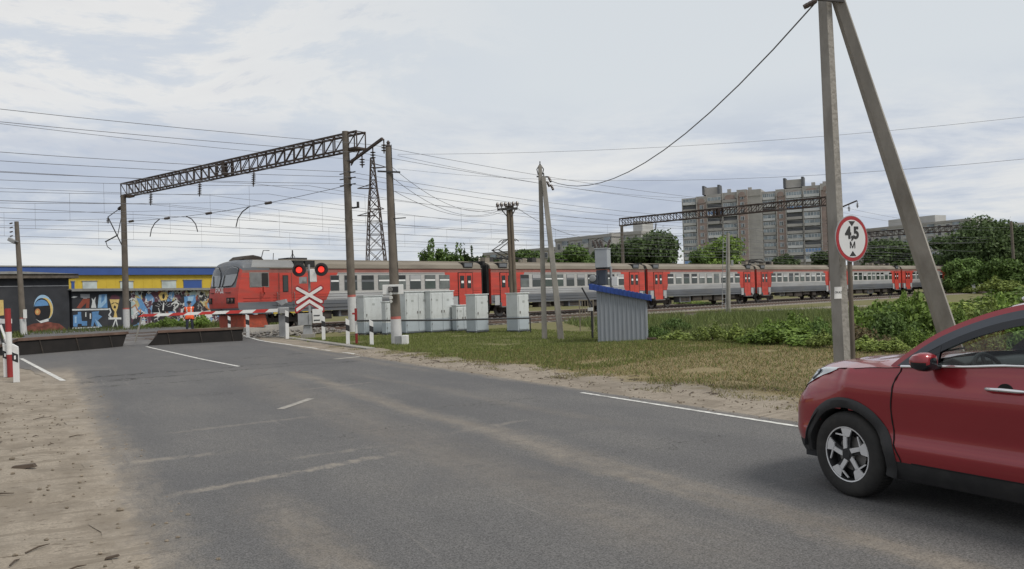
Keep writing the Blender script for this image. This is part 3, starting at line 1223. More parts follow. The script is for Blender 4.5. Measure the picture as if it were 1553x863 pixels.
def cab_coach(label, s0, rear, rng):
    if not rear:
        p, q = trk(s0, 0, RAIL_Z), trk(s0 + LC, 0, RAIL_Z)
    else:
        p, q = trk(s0 + LC * 1.13, 0, RAIL_Z), trk(s0, 0, RAIL_Z)
    ang = math.atan2(q.y - p.y, q.x - p.x)
    t = thing('railway_coach', label, 'railway coach', p, ang, 'coaches of the red and grey train')
    if rear:
        t.scale = (1.13, 1, 1)
    side = -1 if not rear else 1       # local side that faces us
    XN = 2.3
    mb = MB()
    coach_sides(mb, XN, LC, ((6.1, 7.0), (LC - 3.0, LC - 3.6)))
    mb.quad((LC, -HW, ZB), (LC, HW, ZB), (LC, HW, ZE), (LC, -HW, ZE), red_m)
    mb.quad((1.0, -HW + 0.05, ZB), (LC, -HW + 0.05, ZB), (LC, HW - 0.05, ZB), (1.0, HW - 0.05, ZB), ugr_m)
    # nose skin
    zs = [0.95, 1.1, 1.3, 1.36, 1.62, 1.9, 2.15, 2.28, 2.48, 2.6, 2.8, 3.0, 3.15, 3.3, 3.45, 3.58]
    us = [-1 + 2 * i / 48 for i in range(49)]
    for i in range(len(zs) - 1):
        for j in range(48):
            zc, uc = (zs[i] + zs[i + 1]) / 2, (us[j] + us[j + 1]) / 2
            m = red_m
            if zc < 1.33:
                m = dk_m
            if zc > 2.48 and abs(uc) < 0.88:
                m = dk_m
            if zc > 3.4:
                m = dk_m
            zq = lambda z_, u_: z_ if z_ <= 2.6 else 2.6 + (z_ - 2.6) * (brow_z(u_) - 2.6) / (ZE - 2.6)
            ua, ub, za, zb_ = us[j], us[j + 1], zs[i], zs[i + 1]
            mb.quad(nose_pt(ua, zq(za, ua)), nose_pt(ub, zq(za, ub)), nose_pt(ub, zq(zb_, ub)), nose_pt(ua, zq(zb_, ua)), m)
    # short flanks between nose edge and XN
    for sg in (-1, 1):
        for i in range(len(zs) - 1):
            a, b = nose_pt(sg, zs[i]), nose_pt(sg, zs[i + 1])
            zc = (zs[i] + zs[i + 1]) / 2
            m = dk_m if zc < 1.6 else (corn_m if zc > 3.3 else red_m)
            if zc > 3.44:
                m = dk_m
            mb.quad(a, (XN, sg * HW, zs[i]), (XN, sg * HW, zs[i + 1]), b, m)
        for z in (1.70, 1.86):
            mb.box(((XN + 0.5) / 2 + 0.05, sg * (HW + 0.012), z), (XN - 0.6, 0.03, 0.03), red_m)
    mb.build('body', t, smooth=False)
    # roof with the rounded brow
    mb = MB()
    n = 12
    rows = []
    brow = [(x_, f_) for x_, f_ in ((0.0, 0.0), (0.10, 0.35), (0.24, 0.6), (0.45, 0.82), (0.75, 0.95), (1.1, 1.0))]
    for dx, f in brow:
        row = []
        for i in range(n + 1):
            y, z = roof_pt(i / n)
            u = y / (HW * 0.98)
            zb_ = brow_z(u)
            zz = zb_ + (z - zb_) * f
            row.append(Vector((nose_x(zb_) + 0.24 * abs(u) ** 3.0 * (1 - f) + dx, u * HW * (1 - f) + y * f, zz)))
        rows.append(row)
    rows.append([Vector((LC, *roof_pt(i / n))) for i in range(n + 1)])
    vs = [p_ for r_ in rows for p_ in r_]
    fs, k = [], n + 1
    mb._m(dk_m)
    mb.add(vs, [(r_ * k + i, r_ * k + i + 1, (r_ + 1) * k + i + 1, (r_ + 1) * k + i) for r_ in range(len(rows) - 1) for i in range(n)], roof_m)
    for idx in range(len(mb.f)):
        if idx < (len(rows) - 2) * n:
            mb.mi[idx] = mb._m(dk_m)
    for y in (-1.2, -0.6, 0.6, 1.2):
        tt = math.acos(-y / (HW * 0.98)) / math.pi
        mb.box(((XN + 1.2 + LC) / 2, y, roof_pt(tt)[1] + 0.01), (LC - XN - 1.6, 0.05, 0.035), roof_m)
    mb.build('roof', t, smooth=True)
    # hump and side fairing with vents
    mb = MB()
    mb.prism([(0, 0), (1.55, 0), (1.35, 0.20), (0.85, 0.30), (0.3, 0.22)], (1.0, -0.75, ZT - 0.06), (1, 0, 0), (0, 0, 1), (0, 1.5, 0), ugr_m)
    mb.build('roof_hump', t, bevel=0.06)
    y, z = roof_pt(0.2)
    mb = MB()
    mb.prism([(0, 0), (2.9, 0), (2.6, 0.42), (0.1, 0.42)], (1.15, side * (HW - 0.03), ZE + 0.04), (1, 0, 0), (0, 0, 1), (0, -side * 0.9, 0), mid_m)
    for k_ in range(2):
        mb.box((4.25 + k_ * 0.78, side * (HW - 0.16), ZE + 0.26), (0.66, 0.3, 0.40), rub_m)
    mb.build('roof_fairing', t)
    mb = MB()
    mb.tube([(2.6, -0.2, ZT - 0.1), (2.8, -0.2, ZT + 0.55), (3.2, -0.2, ZT + 0.55)], 0.025, dkst_m, 6)
    mb.tube([(4.9, 0, ZT), (4.9, 0, ZT + 0.62)], 0.04, dkst_m, 6)
    mb.tube([(4.7, 0, ZT), (4.9, 0, ZT + 0.45), (5.15, 0, ZT)], 0.02, dkst_m, 6)
    mb.box((4.9, 0, ZT + 0.05), (1.3, 1.2, 0.14), dkst_m)
    mb.tube([(3.6, 0.1, ZT - 0.1), (3.65, 0.1, ZT + 0.42)], 0.02, dkst_m, 6)
    mb.build('roof_aerial', t)
    # windscreens
    shp = [(0.06, 2.56), (0.70, 2.60), (0.80, 2.84), (0.855, 3.20), (0.855, 3.50), (0.80, 3.60), (0.54, 3.70), (0.40, 3.68), (0.14, 3.36), (0.06, 3.05)]
    for sg in (-1, 1):
        def ring(poly, off):
            return [nose_pt(sg * u, z, off) for u, z in poly]

        def grow(poly, k_):
            cu = sum(u for u, z in poly) / len(poly)
            cz = sum(z for u, z in poly) / len(poly)
            return [(cu + (u - cu) * k_, cz + (z - cz) * k_) for u, z in poly]

        def patch(mb_, poly, off, m):
            # rings of small quads so the pane follows the curved front
            fine = []
            for (u0, z0), (u1, z1) in zip(poly, poly[1:] + poly[:1]):
                for j in range(4):
                    fine.append((u0 + (u1 - u0) * j / 4, z0 + (z1 - z0) * j / 4))
            poly = fine
            prev = ring(poly, off)
            base = len(poly)
            for k_ in (0.88, 0.76, 0.64, 0.52, 0.40, 0.28, 0.16, 0.06):
                cur = ring(grow(poly, k_), off)
                for i in range(base):
                    mb_.quad(prev[i], prev[(i + 1) % base], cur[(i + 1) % base], cur[i], m)
                prev = cur
            mb_.add(prev, [tuple(range(base))], m)
        mb = MB()
        patch(mb, grow(shp, 1.06), 0.030, rub_m)
        patch(mb, shp, 0.045, mat('windscreen', (0.26, 0.275, 0.285), 0.12, var=0.15, scale=1.5, spec=0.6))
        # dark sun strip at the top
        patch(mb, [(u, z) for u, z in [(0.08, 3.22), (0.855, 3.26), (0.85, 3.48), (0.79, 3.58), (0.54, 3.67), (0.41, 3.65), (0.15, 3.34)]], 0.058, mat('sun_strip', (0.075, 0.08, 0.088), 0.15))
        w = mb.build('windscreen', t)
        mb = MB()
        mb.tube([nose_pt(0.30 * sg + 0.12, 2.5, 0.06), nose_pt(0.36 * sg + 0.14, 2.8, 0.075), nose_pt(0.42 * sg + 0.2, 3.2, 0.075)], 0.025, rub_m, 6)
        mb.build('wiper', w)
        mb = MB()
        c = nose_pt(sg * 0.70, 1.74, 0.0)
        mb.box(c + Vector((0.03, 0, 0)), (0.14, 0.62, 0.34), rub_m, rz=-sg * 0.30)
        for dy in (-0.14, 0.14):
            e = c + Vector((-0.045 + sg * dy * 0.28, dy, 0))
            mb.lathe(e, (-1, 0, 0), [(0.12, 0), (0.11, 0.03), (0.02, 0.035)], mat('lamp_lens', (0.12, 0.07, 0.06), 0.15, var=0.2), 14)
        mb.build('headlight', t)
        mb = MB()
        mb.tube([nose_pt(sg * 0.40, 2.20, 0.04), nose_pt(sg * 0.55, 2.19, 0.06), nose_pt(sg * 0.68, 2.20, 0.04)], 0.02, rub_m, 6)
        mb.build('handrail', t)
    lt = text_mesh('РЖД', 0.40, paper_m, 'lettering', t, 0.012)
    c = nose_pt(0.02, 2.34, 0.02)
    lt.matrix_local = Matrix.Translation(c) @ Matrix.Rotation(R(-90), 4, 'Z') @ Matrix.Rotation(R(87), 4, 'X')
    # coupler, plough, buffers
    mb = MB()
    mb.box((0.25, 0, 1.08), (0.7, 0.5, 0.36), rub_m)
    mb.box((-0.18, 0, 1.05), (0.36, 0.34, 0.30), ugr_m)
    mb.build('coupler', t, bevel=0.03)
    mb = MB()
    mb.prism([(-1.45, 0.16), (1.45, 0.16), (1.5, 0.9), (-1.5, 0.9)], (0.75, 0, 0), (0, 1, 0), (0, 0, 1), (0.12, 0, 0), plow_m)
    for sg in (-1, 1):
        mb.prism([(0, 0.16), (1.5, 0.16), (1.3, 0.9), (0, 0.9)], (0.78, sg * 1.38, 0), (1, 0, 0), (0, 0, 1), (0, sg * 0.1, 0), plow_m)
    mb.box((0.9, 0, 0.95), (0.5, 2.6, 0.1), ugr_m)
    mb.build('snow_plough', t)
    # driver's side window, mirror, crew door
    y = side * HW
    mb = MB()
    mb.box((1.62, y + side * 0.0, 2.90), (1.22, 0.04, 0.86), steel_m)
    mb.box((1.40, y + side * 0.012, 2.90), (0.66, 0.04, 0.76), mat('cab_pane', (0.16, 0.165, 0.165), 0.12, var=0.3, scale=2, spec=0.6))
    mb.box((1.97, y + side * 0.012, 2.90), (0.40, 0.04, 0.76), rub_m)
    mb.build('window', t)
    mb = MB()
    mb.tube([(1.95, y, 2.12), (1.75, y + side * 0.30, 2.18)], 0.03, rub_m, 6)
    mb.box((1.72, y + side * 0.32, 2.32), (0.08, 0.2, 0.34), red_m)
    mb.build('mirror', t, bevel=0.03)
    mb = MB()
    mb.box((3.30, y + side * 0.005, 2.42), (0.78, 0.04, 1.7), red_m)
    for dx in (-0.43, 0.43):
        mb.box((3.30 + dx, y + side * 0.012, 2.42), (0.03, 0.04, 1.72), corn_m)
    d = mb.build('door', t)
    mb = MB()
    mb.box((3.30, y + side * 0.022, 2.66), (0.36, 0.04, 0.98), rub_m)
    mb.box((3.30, y + side * 0.030, 2.66), (0.28, 0.04, 0.90), pane_m)
    mb.build('pane', d)
    for dx in (-0.56, 0.56):
        mb = MB()
        mb.tube([(3.30 + dx, y + side * 0.02, 1.35), (3.30 + dx, y + side * 0.09, 1.4), (3.30 + dx, y + side * 0.09, 2.1), (3.30 + dx, y + side * 0.02, 2.15)], 0.02, steel_m, 6)
        mb.build('handrail', d)
    # passenger windows and rear door, mirrored when the coach is turned round
    if side == -1:
        make_window(t, 6.75, 0.6)
        for i in range(7):
            make_window(t, 7.95 + i * (LC - 3.62 - 7.95) / 6)
        make_door(t, LC - 1.62)
        for i in range(8):
            pass
    else:
        before = set(t.children)
        for i in range(8):
            make_window(t, 6.75 + i * (LC - 3.62 - 6.75) / 7)
        make_door(t, LC - 1.62)
        done = set()
        for o in set(t.children) - before:
            for k_ in [o] + list(o.children):
                if k_.data.name in done:
                    continue
                done.add(k_.data.name)
                for v in k_.data.vertices:
                    v.co.y = -v.co.y
                k_.data.flip_normals()
    make_bogie(t, 3.6)
    make_bogie(t, LC - 3.0)
    under_boxes(t, rng)
    if side == 1:
        pass
    gangway(t, LC, 1)
    roof_vent(t, LC - 1.3) if side == -1 else None
    return t


LP = 19.94
trng = random.Random(11)
cab_coach('front coach of the train with red cab and windscreens at the level crossing', -0.25, False, trng)
middle_coach('second coach of the train, raised pantograph at its front, behind the twin concrete pole', LP * 1 + 0.25, trng, (3.4, True))
middle_coach('third coach of the train, seen beyond the ladder pole and the weedy bank', LP * 2 + 0.25, trng)
middle_coach('fourth coach of the train, folded pantograph over it, left of the round height sign', LP * 3 + 0.25, trng, (2.6, False))
middle_coach('fifth coach of the train, seen just right of the round height sign', LP * 4 + 0.25, trng, (15.6, False))
cab_coach('rearmost coach of the train, ending by the dark trees', LP * 5 + 0.25, True, trng)

# ------------------------------------------------------------------ railway furniture, poles, wires
conc_d = mat('weathered_concrete', (0.135, 0.115, 0.095), 0.92, var=0.25, scale=3, bump=0.4, bscale=18, stain=(0.085, 0.07, 0.055), stain_amt=0.6, stain_scale=1.4, stretch=(1, 1, 0.5))
conc_l = mat('pale_concrete', (0.265, 0.25, 0.225), 0.92, var=0.18, scale=4, bump=0.35, bscale=25, stain=(0.15, 0.135, 0.115), stain_amt=0.6, stain_scale=2.2, stretch=(1, 1, 0.4))
conc_r = mat('pitted_concrete', (0.30, 0.285, 0.26), 0.95, var=0.3, scale=9, bump=0.9, bscale=16, stain=(0.10, 0.09, 0.08), stain_amt=0.75, stain_scale=9.0)
whitewash = mat('whitewash', (0.52, 0.52, 0.52), 0.9, var=0.12, scale=3, stain=(0.30, 0.29, 0.27), stain_amt=0.6, stain_scale=3)
band_m = mat('red_band', (0.42, 0.12, 0.10), 0.8, var=0.2)
lattice_m = mat('brown_lattice_steel', (0.060, 0.044, 0.038), 0.8, 0.1, var=0.35, scale=2, stain=(0.11, 0.07, 0.05), stain_amt=0.4)
insul_m = mat('dark_insulator', (0.06, 0.045, 0.04), 0.3, var=0.3)
wire_m = mat('weathered_wire', (0.13, 0.13, 0.14), 0.7, var=0.1)
gsteel = mat('galvanised_steel', (0.30, 0.305, 0.31), 0.55, 0.3, var=0.15, scale=3)
white_p = mat('white_painted_metal', (0.66, 0.66, 0.65), 0.6, var=0.08, scale=3, stain=(0.40, 0.37, 0.33), stain_amt=0.5, stain_scale=3)
black_p = mat('black_painted', (0.022, 0.022, 0.024), 0.6, var=0.25)
red_p = mat('red_painted', (0.27, 0.022, 0.022), 0.55, var=0.18, scale=3, stain=(0.22, 0.04, 0.035), stain_amt=0.5)


def insulator(mb, p, length, r=0.13, d=(0, 0, -1), n=10):
    k = max(3, int(length / 0.14))
    prof = [(0.03, 0)]
    for i in range(k):
        h = length * (0.12 + 0.76 * i / k)
        prof += [(0.04, h), (r, h + 0.03), (r * 0.9, h + 0.055), (0.04, h + 0.085)]
    prof.append((0.03, length))
    mb.lathe(p, d, prof, insul_m, n)


def lattice_beam(mb, p, q, h, w, step, thick=0.075):
    """box girder between p and q (bottom centre line)"""
    p, q = Vector(p), Vector(q)
    d = (q - p)
    L_ = d.length
    d.normalize()
    s = Vector((-d.y, d.x, 0)) * w / 2
    up = Vector((0, 0, h))
    for sg in (-1, 1):
        for v in (Vector((0, 0, 0)), up):
            mb.bar(p + s * sg + v, q + s * sg + v, thick * 1.35, lattice_m)
    k = int(round(L_ / step))
    for i in range(k + 1):
        c = p + d * (L_ * i / k)
        for sg in (-1, 1):
            mb.bar(c + s * sg, c + s * sg + up, thick * 0.75, lattice_m)
        mb.bar(c - s, c + s, thick * 0.6, lattice_m)
        mb.bar(c - s + up, c + s + up, thick * 0.6, lattice_m)
        if i < k:
            e = p + d * (L_ * (i + 1) / k)
            for sg in (-1, 1):
                if i < k / 2:
                    mb.bar(c + s * sg + up, e + s * sg, thick * 0.6, lattice_m)
                else:
                    mb.bar(c + s * sg, e + s * sg + up, thick * 0.6, lattice_m)
            mb.bar(c - s + up, e + s + up, thick * 0.45, lattice_m)
    m_ = (p + q) / 2 + up / 2
    for off in (-0.9, 0.9):
        for sg in (-1, 1):
            mb.frame(m_ + d * off * 0.4 + s * sg * 1.1, d * 0.16, s.normalized() * 0.02, up / 2, lattice_m)


def round_pole(mb, p, q, r0, r1, m, band=None, n=14):
    """tapered pole; band=(height, ring height) paints the foot white under a red ring"""
    p, q = Vector(p), Vector(q)
    d = q - p

    def pt(z):
        t = z / d.z
        return p + d * t, r0 + (r1 - r0) * t
    H = d.z
    if band:
        a, ra_ = pt(0)
        b, rb_ = pt(band[0])
        mb.tube([a, b], [ra_ * 1.006, rb_ * 1.006], whitewash, n, True)
        c, rc_ = pt(band[0] + band[1])
        mb.tube([b, c], [rb_ * 1.006, rc_ * 1.006], band_m, n, True)
        e, re_ = pt(H)
        mb.tube([c, e], [rc_, re_], m, n, True)
    else:
        mb.tube([p, q], [r0, r1], m, n, True)


GH = 10.0


def gantry(label, right, left, posts_white=True, left_black=False, detail=True, strings=(9.3, 15.5, 22.0), wr=1.0):
    right, left = Vector(right), Vector(left)
    d = left - right
    span = Vector((d.x, d.y, 0)).length
    t = thing('overhead_line_gantry', label, 'gantry', right, math.atan2(d.y, d.x), 'gantries over the tracks')
    mb = MB()
    round_pole(mb, (0, 0, 0), (0.12, 0.05, GH + 0.98), 0.235, 0.185, conc_d, (1.9, 0.12) if posts_white else None)
    for z in (6.1, 8.0, 8.35, 8.7, 9.3):
        mb.lathe((0.1, 0, z), (0, 0, 1), [(0.22, 0), (0.225, 0.02), (0.225, 0.06), (0.22, 0.08)], dkst_m, 12)
    mb.build('post', t, smooth=True)
    mb = MB()
    round_pole(mb, (span, 0, 0), (span + 0.02, 0, GH), 0.235, 0.19, conc_d, (1.55, 0.10) if posts_white else None)
    mb.build('post', t, smooth=True)
    mb = MB()
    lattice_beam(mb, (-0.75, -0.30, GH), (span + 0.35, -0.30, GH), 0.88, 0.62, 0.92, 0.07 * wr)
    mb.frame((-0.35, -0.30, GH - 0.02), (0.42, 0, 0), (0, 0.36, 0), (0, 0, 0.05), lattice_m)
    mb.bar((-0.72, -0.30, GH), (-0.1, -0.1, GH - 0.9), 0.06, lattice_m)
    mb.frame((span + 0.0, -0.3, GH - 0.06), (0.38, 0, 0), (0, 0.36, 0), (0, 0, 0.06), lattice_m)
    mb.build('beam', t)
    # feeder bracket beside the near post
    mb = MB()
    mb.bar((-0.15, 0, GH - 0.75), (-3.0, 0.2, GH + 0.12), 0.13, lattice_m)
    for k in range(3):
        x = -1.25 - k * 0.87
        z = GH - 0.75 + (x + 0.15) / -2.85 * 0.87
        mb.bar((x, 0.1, z), (x, 0.1, z - 0.22), 0.05, lattice_m)
    mb.build('bracket', t)
    for k in range(3):
        x = -1.25 - k * 0.87
        z = GH - 0.75 + (x + 0.15) / -2.85 * 0.87 - 0.22
        mb = MB()
        insulator(mb, (x, 0.1, z), 0.55, 0.15)
        mb.build('insulator', t, smooth=True)
    for x in strings:
        mb = MB()
        mb.bar((x, -0.3, GH), (x, -0.3, GH - 0.12), 0.05, lattice_m)
        insulator(mb, (x, -0.3, GH - 0.1), 0.95, 0.14, (0.12, 0, -1))
        mb.build('insulator', t, smooth=True)
    if detail:
        # stay rope across the tracks with its registration arms
        mb = MB()
        pts = [(0.2, -0.1, 8.05)] + [(span * i / 12, -0.1, 8.05 - 0.35 * math.sin(math.pi * i / 12)) for i in range(1, 12)] + [(span - 0.2, -0.1, 8.05)]
        mb.tube(pts, 0.016, wire_m, 5)
        mb.build('stay_rope', t)
        for x in (7.6, 14.2, 19.5, 24.6):
            mb = MB()
            zz = 8.05 - 0.35 * math.sin(math.pi * x / span)
            mb.tube([(x - 0.35, -0.1, zz), (x - 0.28, -0.1, zz), (x + 0.28, -0.1, zz), (x + 0.35, -0.1, zz)], [0.03, 0.09, 0.09, 0.03], insul_m, 8)
            mb.build('insulator', t)
        for x, dx in ((9.6, 1.5), (17.0, -1.4), (20.5, 1.4)):
            mb = MB()
            zz = 8.05 - 0.35 * math.sin(math.pi * x / span)
            mb.tube([(x, -0.1, zz), (x + dx * 0.5, -0.1, zz - 0.25), (x + dx * 0.85, -0.1, zz - 0.65), (x + dx, -0.1, zz - 1.15)], 0.035, dkst_m, 6)
            mb.build('registration_arm', t)
        # cantilever outside the far post
        mb = MB()
        X = span
        mb.tube([(X + 0.2, 0, 6.1), (X + 2.5, 0, 8.6)], 0.045, dkst_m, 6)
        mb.tube([(X + 0.1, 0, 9.2), (X + 2.5, 0, 8.6)], 0.03, dkst_m, 6)
        mb.tube([(X + 0.1, 0, 9.0), (X + 1.05, 0, 7.05)], 0.03, dkst_m, 6)
        mb.tube([(X + 1.1, 0, 7.1), (X + 3.0, 0, 6.75)], 0.05, dkst_m, 6)
        mb.tube([(X + 2.9, 0, 6.7), (X + 2.7, 0, 6.35), (X + 2.1, 0, 6.1)], 0.03, dkst_m, 6)
        mb.build('cantilever', t)
        mb = MB()
        insulator(mb, (X + 0.1, 0, 9.2), 0.8, 0.13, (0.95, 0, -0.22))
        mb.build('insulator', t)
        mb = MB()
        insulator(mb, (X + 2.5, 0, 8.55), 0.45, 0.13)
        mb.build('insulator', t)
        # side fittings of the near post
        mb = MB()
        for z in (8.05, 8.4, 8.7):
            mb.bar((-0.55, 0, z), (0.75, 0, z), 0.05, dkst_m)
        mb.box((-0.5, 0, 6.75), (0.5, 0.1, 0.08), dkst_m)
        mb.box((-0.7, 0, 6.9), (0.1, 0.1, 0.3), dkst_m)
        mb.build('side_bracket', t)
    return t


GA_R, GA_L = (-8.75, 45.0, 0), (-28.6, 61.0, 0)
gantry('brown lattice gantry over the level crossing with white footed concrete posts', GA_R, GA_L)
gB_r, gB_l = trk(63.9, 8.3, 0.3), trk(63, -18.7, 0.3)
gantry('middle lattice gantry in front of the tall apartment tower', gB_r, gB_l, True, strings=(13.0, 22.0), detail=False, wr=1.35)
gC_r, gC_l = trk(124, 6.6), trk(123, -18.7)
gantry('farthest lattice gantry reaching into the dark trees at right', gC_r, gC_l, True, strings=(13.0,), detail=False, wr=1.6)


# ---- poles
cab_w = mat('off_white_plastic', (0.45, 0.45, 0.43), 0.6)


def pole_35():
    p = G(602, 524)
    t = thing('concrete_pole', 'dark concrete pole with white foot and camera board beside the grey cabinets', 'pole', p)
    top = at(589, 223, p.y + 0.05) - p
    mb = MB()
    round_pole(mb, (0, 0, 0), top, 0.205, 0.115, conc_d, (0.98, 0.10))
    mb.lathe(top + Vector((0, 0, 0)), (0, 0, 1), [(0.10, 0), (0.13, 0.03), (0.05, 0.12), (0.08, 0.16), (0.03, 0.24)], insul_m, 10)
    mb.build('shaft', t, smooth=True)
    mb = MB()
    u = top.normalized()
    c = u * (top.length - 0.95)
    mb.bar(c + Vector((-0.42, -0.15, 0.03)), c + Vector((0.42, -0.15, -0.03)), 0.06, dkst_m)
    mb.build('crossarm', t)
    mb = MB()
    for i in range(5):
        c = u * (2.0 + i * 1.1)
        mb.tube([c + Vector((0.15 - 0.01 * i, -0.05, 0)), c + Vector((0.145 - 0.01 * i, -0.05, 1.1))], 0.012, black_p, 5)
    c = u * (top.length - 2.7)
    mb.bar(c + Vector((0.0, -0.1, 0)), c + Vector((0.55, -0.12, 0.02)), 0.035, dkst_m)
    mb.build('conduit', t)
    # board with two lenses
    b = at(596, 439, p.y - 0.35) - p
    mb = MB()
    mb.box(b, (0.76, 0.06, 0.36), white_p, rz=R(6))
    bo = mb.build('camera_board', t, bevel=0.01)
    mb = MB()
    mb.box(b + Vector((0.02, -0.05, 0)), (0.36, 0.05, 0.21), black_p, rz=R(6))
    mb.lathe(b + Vector((-0.08, -0.08, 0)), (0.05, -1, 0), [(0.085, 0), (0.085, 0.03), (0.05, 0.035), (0.05, 0.02)], steel_m, 16)
    mb.build('lens', bo)
    mb = MB()
    for k, (zz, rr) in enumerate(((2.0, 0.06), (1.86, 0.075), (1.72, 0.06))):
        mb.lathe((-0.13, -0.33, zz - 0.08), (0.15, -1, 0), [(rr * 0.6, 0), (rr, 0.06), (rr, 0.16), (rr * 0.75, 0.18)], cab_w, 14)
    mb.build('loudspeaker', t, smooth=True)
    # kerb box at the foot
    q = G(616, 525)
    k = thing('junction_box', 'small grey box with white lid at the foot of the dark pole', 'junction box', q + Vector((-0.16, 0.05, 0)), R(-8))
    mb = MB()
    mb.box((-0.1, 0, 0.19), (0.26, 0.3, 0.38), gsteel)
    mb.build('casing', k, bevel=0.01)
    mb = MB()
    mb.box((0.135, -0.02, 0.20), (0.2, 0.3, 0.40), white_p)
    mb.build('lid', k, bevel=0.01)


pole_35()


def a_pole():
    p = G(826, 516)
    t = thing('concrete_pole', 'pale concrete pole propped by a strut left of the corrugated shed', 'pole', p)
    top = at(819, 251, p.y) - p
    mb = MB()
    mb.frame(top / 2, (0.10, 0, 0), (0, 0.11, 0), top / 2, conc_l, 0.72)
    mb.build('shaft', t, bevel=0.02)
    q = G(851, 516) - p
    tp = at(824, 268, p.y - 0.2) - p
    mb = MB()
    mb.frame((q + tp) / 2, (0.115, 0, 0), (0, 0.11, 0), (tp - q) / 2, conc_l, 0.72)
    mb.build('strut', t, bevel=0.02)
    mb = MB()
    mb.bar(top + Vector((-0.14, 0, -0.42)), top + Vector((0.30, -0.1, -0.46)), 0.05, dkst_m)
    mb.bar(top + Vector((0.12, -0.1, -0.3)), top + Vector((0.16, -0.1, -0.9)), 0.04, dkst_m)
    mb.tube([top + Vector((0, 0, -0.1)), top + Vector((0, 0, 0.16))], 0.02, dkst_m)
    for dx in (-0.08, 0.08):
        mb.tube([top + Vector((dx, 0, -0.35)), top + Vector((dx * 1.6, -0.05, -0.15)), top + Vector((0, 0, 0.05))], 0.02, dkst_m, 6)
    mb.build('fittings', t)
    for i, (dx, dz) in enumerate(((0.30, -0.45), (0.38, -0.75), (0.24, -0.62))):
        mb = MB()
        insulator(mb, top + Vector((dx, -0.15, dz)), 0.24, 0.05, (0.4, 0, -1), 8)
        mb.build('insulator', t)


a_pole()
GP = G(1281, 600)


def big_pole():
    p = GP
    t = thing('concrete_pole', 'tall pitted concrete pole leaning on a long strut behind the red car', 'pole', p)
    top = at(1250, -28, p.y) - p
    # trapezoid section: smooth face to the left, pitted face to the right
    mb = MB()

    def sect(c, w):
        return [c + Vector((-0.62, 0.28, 0)) * w, c + Vector((-0.10, -0.55, 0)) * w, c + Vector((0.52, -0.35, 0)) * w, c + Vector((0.45, 0.62, 0)) * w]
    a, b = sect(Vector((0, 0, -0.2)), 0.205), sect(top, 0.155)
    for i, m in enumerate((conc_l, conc_r, conc_l, conc_l)):
        j = (i + 1) % 4
        n = 10
        for k in range(n):
            f0, f1 = k / n, (k + 1) / n
            mb.quad(a[i].lerp(b[i], f0), a[j].lerp(b[j], f0), a[j].lerp(b[j], f1), a[i].lerp(b[i], f1), m)
    mb.add(b, [(0, 1, 2, 3)], conc_l)
    mb.build('shaft', t)
    # strut
    st_b = at(1462, 575, p.y + 0.1) - p
    st_b = st_b + (st_b - (at(1272, 0, p.y) - p)) * 0.06
    st_t = at(1270, -8, p.y - 0.05) - p
    d = (st_t - st_b).normalized()
    mb = MB()

    def sect2(c, w):
        ex = d.cross(Vector((0, 1, 0))).normalized()
        ey = Vector((0, 1, 0))
        return [c + ex * 0.5 * w + ey * 0.3 * w, c + ex * 0.46 * w - ey * 0.22 * w, c - ex * 0.12 * w - ey * 0.62 * w, c - ex * 0.5 * w - ey * 0.02 * w, c - ex * 0.4 * w + ey * 0.5 * w]
    a, b = sect2(st_b, 0.31), sect2(st_t, 0.19)
    m_ = [conc_l] * 5
    for i in range(5):
        j = (i + 1) % 5
        for k in range(8):
            f0, f1 = k / 8, (k + 1) / 8
            mb.quad(a[i].lerp(b[i], f0), a[j].lerp(b[j], f0), a[j].lerp(b[j], f1), a[i].lerp(b[i], f1), m_[i])
    mb.add(b, [(0, 1, 2, 3, 4)], conc_l)
    mb.build('strut', t)
    mb = MB()
    c = at(1256, 0, p.y - 0.2) - p
    mb.bar(c + Vector((-0.20, 0.0, 0.02)), c + Vector((0.26, 0.05, -0.01)), 0.035, dkst_m)
    mb.bar(c + Vector((-0.14, 0.0, 0.14)), c + Vector((0.24, 0.05, 0.12)), 0.03, dkst_m)
    mb.build('crossarm', t)
    mb = MB()
    insulator(mb, c + Vector((-0.18, 0, 0.0)), 0.2, 0.045, (-0.8, 0.3, -0.35), 8)
    mb.build('insulator', t)
    mb = MB()
    c = at(1271, 444, p.y - 0.19) - p
    mb.frame(c, Vector((0.062, 0.012, 0)), Vector((-0.0003, 0.0015, 0)), (0.004, 0, 0.092), paper_m)
    pl = mb.build('paper_sign', t)
    tx = text_mesh('ОКАZ', 0.045, black_p, 'lettering', pl, 0.0, 0.001)
    tx.matrix_local = Matrix.Translation(c + Vector((0.004, -0.004, 0.005))) @ Matrix.Rotation(R(11), 4, 'Z') @ Matrix.Rotation(R(90), 4, 'X')
    return t


big_pole()


